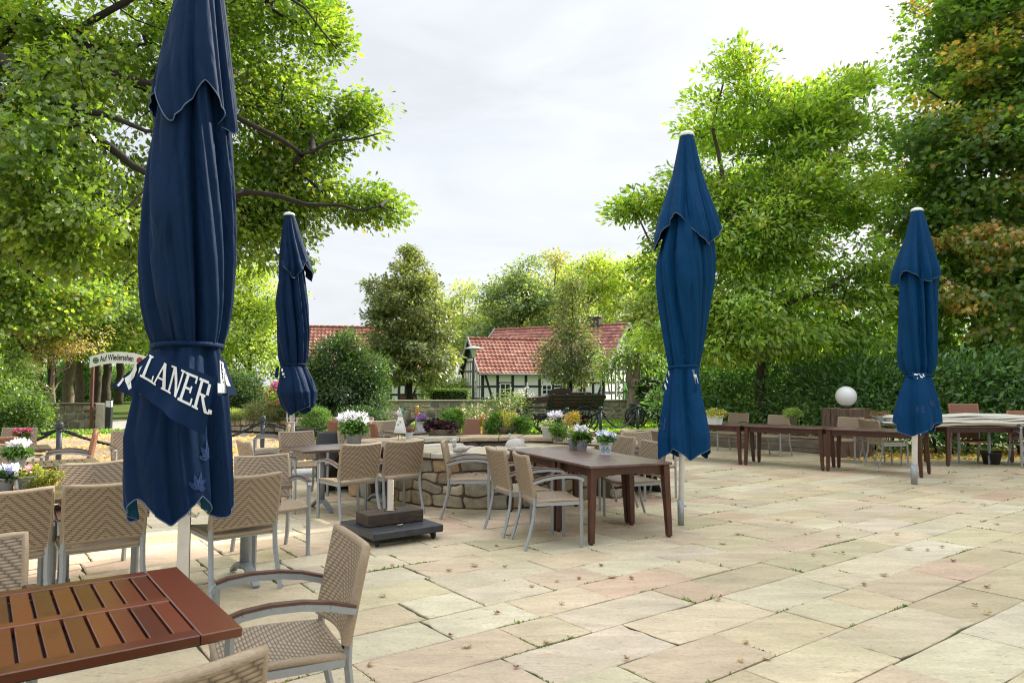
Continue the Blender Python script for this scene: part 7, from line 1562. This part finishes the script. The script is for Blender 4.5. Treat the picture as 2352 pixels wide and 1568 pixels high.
for i in range(3):
    x,y=rr.uniform(600,2340),1090+ (rr.random()**1.6)*450; g=gp(x,y); leaf_at(g.x,g.y)
leaf_at(-.42,8.28,.452,'curled orange leaf lying on the seat of the side-view beige armchair','',1.0)
leaf_at(*(uv(3.28,6.2).xy),.142,'pale dry leaf lying on the dark parasol base','',1.0); leaf_at(*(uv(3.2,6.5).xy),.26,'pale dry leaf lying on the timber block of the parasol base','',.9)
for o in list(C.objects):
    if o.name.startswith('fallen_leaf') and o.get('group')=='': del o['group']
def scatter(name,pts,size,cols,shape,up_,seed,m,label=None,cat=None):
    rng=np.random.default_rng(seed); n=len(pts); ax=norm(rng.normal(0,1,(n,3))*np.array([1,1,.25])+np.array([0,0,up_])); nr=norm(rng.normal(0,.4,(n,3))+np.array([0,0,1.]) if up_<.5 else rng.normal(0,1,(n,3)))
    col=pick_cols(cols,np.zeros(n,int),1,n,rng,.3); base=np.array([c for c,_ in cols]); col=base[rng.choice(len(cols),n,p=np.array([w for _,w in cols])/sum(w for _,w in cols))]*rng.uniform(.6,1.35,(n,1))
    o=bpy.data.objects.new(name,leaves_mesh(name,pts,ax,nr,size*rng.uniform(.6,1.3,n),col,shape,m)); C.objects.link(o); tag(o,label,cat,None,'stuff'); return o
rng=np.random.default_rng(77)
def in_poly(px,py,poly):
    r=np.zeros(len(px),bool); n=len(poly)
    for i in range(n):
        x0,y0=poly[i];x1,y1=poly[(i+1)%n]; c=((y0>py)!=(y1>py)); xi=(x1-x0)*(py-y0)/((y1-y0) if y1!=y0 else 1e-9)+x0; r^=c&(px<xi)
    return r
# litter on the gravel
p=np.column_stack([rng.uniform(-14,2.4,60000),rng.uniform(8,22,60000)]); k=in_poly(p[:,0],p[:,1],gravel); p=p[k]; dens=(np.sin(p[:,0]*1.3+1)*np.sin(p[:,1]*1.1)+rng.normal(0,.5,len(p)))>.05; p=p[dens][:9500]
p=p[(p[:,0]*-UY+p[:,1]*UX)>V_EDGE+.05]
scatter('leaf_litter',np.column_stack([p,np.full(len(p),-.022)+rng.uniform(0,.015,len(p))]),.075,[((.36,.24,.10),3),((.30,.17,.07),2),((.42,.33,.15),2),((.16,.10,.05),1)],'kite',.1,5,LEAF,'dry autumn leaves strewn over the gravel','leaf litter')
p=np.column_stack([rng.uniform(6.8,12,3000),rng.uniform(14.3,17,3000)]); scatter('leaf_litter',np.column_stack([p,np.full(len(p),.0)]),.09,[((.36,.24,.08),3),((.30,.15,.06),2),((.40,.36,.10),2),((.12,.16,.04),1)],'kite',.1,6,LEAF,'yellow and brown leaves under the hedge at the right','leaf litter')
# lawn blades where the lawn is seen close
def grassy(poly,n,seed,size,cols,lab,z=-.05):
    rng=np.random.default_rng(seed); P=np.array(poly); x=rng.uniform(P[:,0].min(),P[:,0].max(),n*3); y=rng.uniform(P[:,1].min(),P[:,1].max(),n*3); k=in_poly(x,y,poly); x=x[k][:n];y=y[k][:n]
    scatter('grass',np.column_stack([x,y,np.full(len(x),z)]),size,cols,'long',1.3,seed,LEAF,lab,'grass')
GC=[((.085,.16,.022),3),((.12,.20,.03),2),((.06,.11,.018),2),((.18,.19,.05),.5)]
grassy([(2.3,15.4),(4.6,18.0),(9,20),(9,31),(-4,30.4),(-3.2,21.5),(-1,19),(2.2,19)],42000,31,.11,GC,'mown green grass of the lawn around the wagon')
grassy([(-15.5,30),(-7.5,30),(-9,55),(-22,55)],30000,32,.14,[((.14,.25,.03),3),((.18,.29,.04),2),((.10,.18,.025),1.5)],'bright green grass of the lawn beyond the gate, sunlight put into its colour')  # sunlight painted in: brighter blade colours than the other lawn
grassy([(-16,17.5),(-12.7,22),(-12,23.8),(-17.5,24.3),(-19,19)],12000,33,.10,GC,'thin grass in front of the weathered wall')
# snap the weeds to the real joints of the terrace: use the edges of the flags themselves
q=np.array([[tuple(c) for c in f] for f in FLAGS]); nfl=len(q); rng=np.random.default_rng(43); pts=[]
sel=rng.permutation(nfl)
moss=[]
for i in sel[:1500]:
    c=q[i].mean(0)
    if not(-3.5<c[0]<9 and 1.5<c[1]<15): continue
    for e in range(4):
        if rng.random()<.78: continue
        a,d=q[i][e],q[i][(e+1)%4]; s0=rng.random(); ln=rng.uniform(.1,.6); m=int(rng.integers(14,60))
        for s in np.clip(s0+rng.normal(0,ln*.4,m),0,1): moss.append(a+(d-a)*s+np.append(rng.normal(0,.006,2),0))
moss=np.array(moss); moss[:,2]=-.008
scatter('joint_moss',moss,.018,[((.05,.09,.015),3),((.08,.13,.02),2),((.10,.11,.03),1)],'kite',.8,44,LEAF,'moss and small weeds growing in the joints of the terrace','moss')
tall=moss[rng.permutation(len(moss))[:45]]; tall=np.repeat(tall,5,0)+np.column_stack([rng.normal(0,.010,(225,2)),np.zeros(225)])
scatter('grass',tall,.034,[((.08,.16,.02),3),((.12,.18,.03),1)],'long',1.4,45,LEAF,'little grass tufts growing in the joints of the terrace','grass')
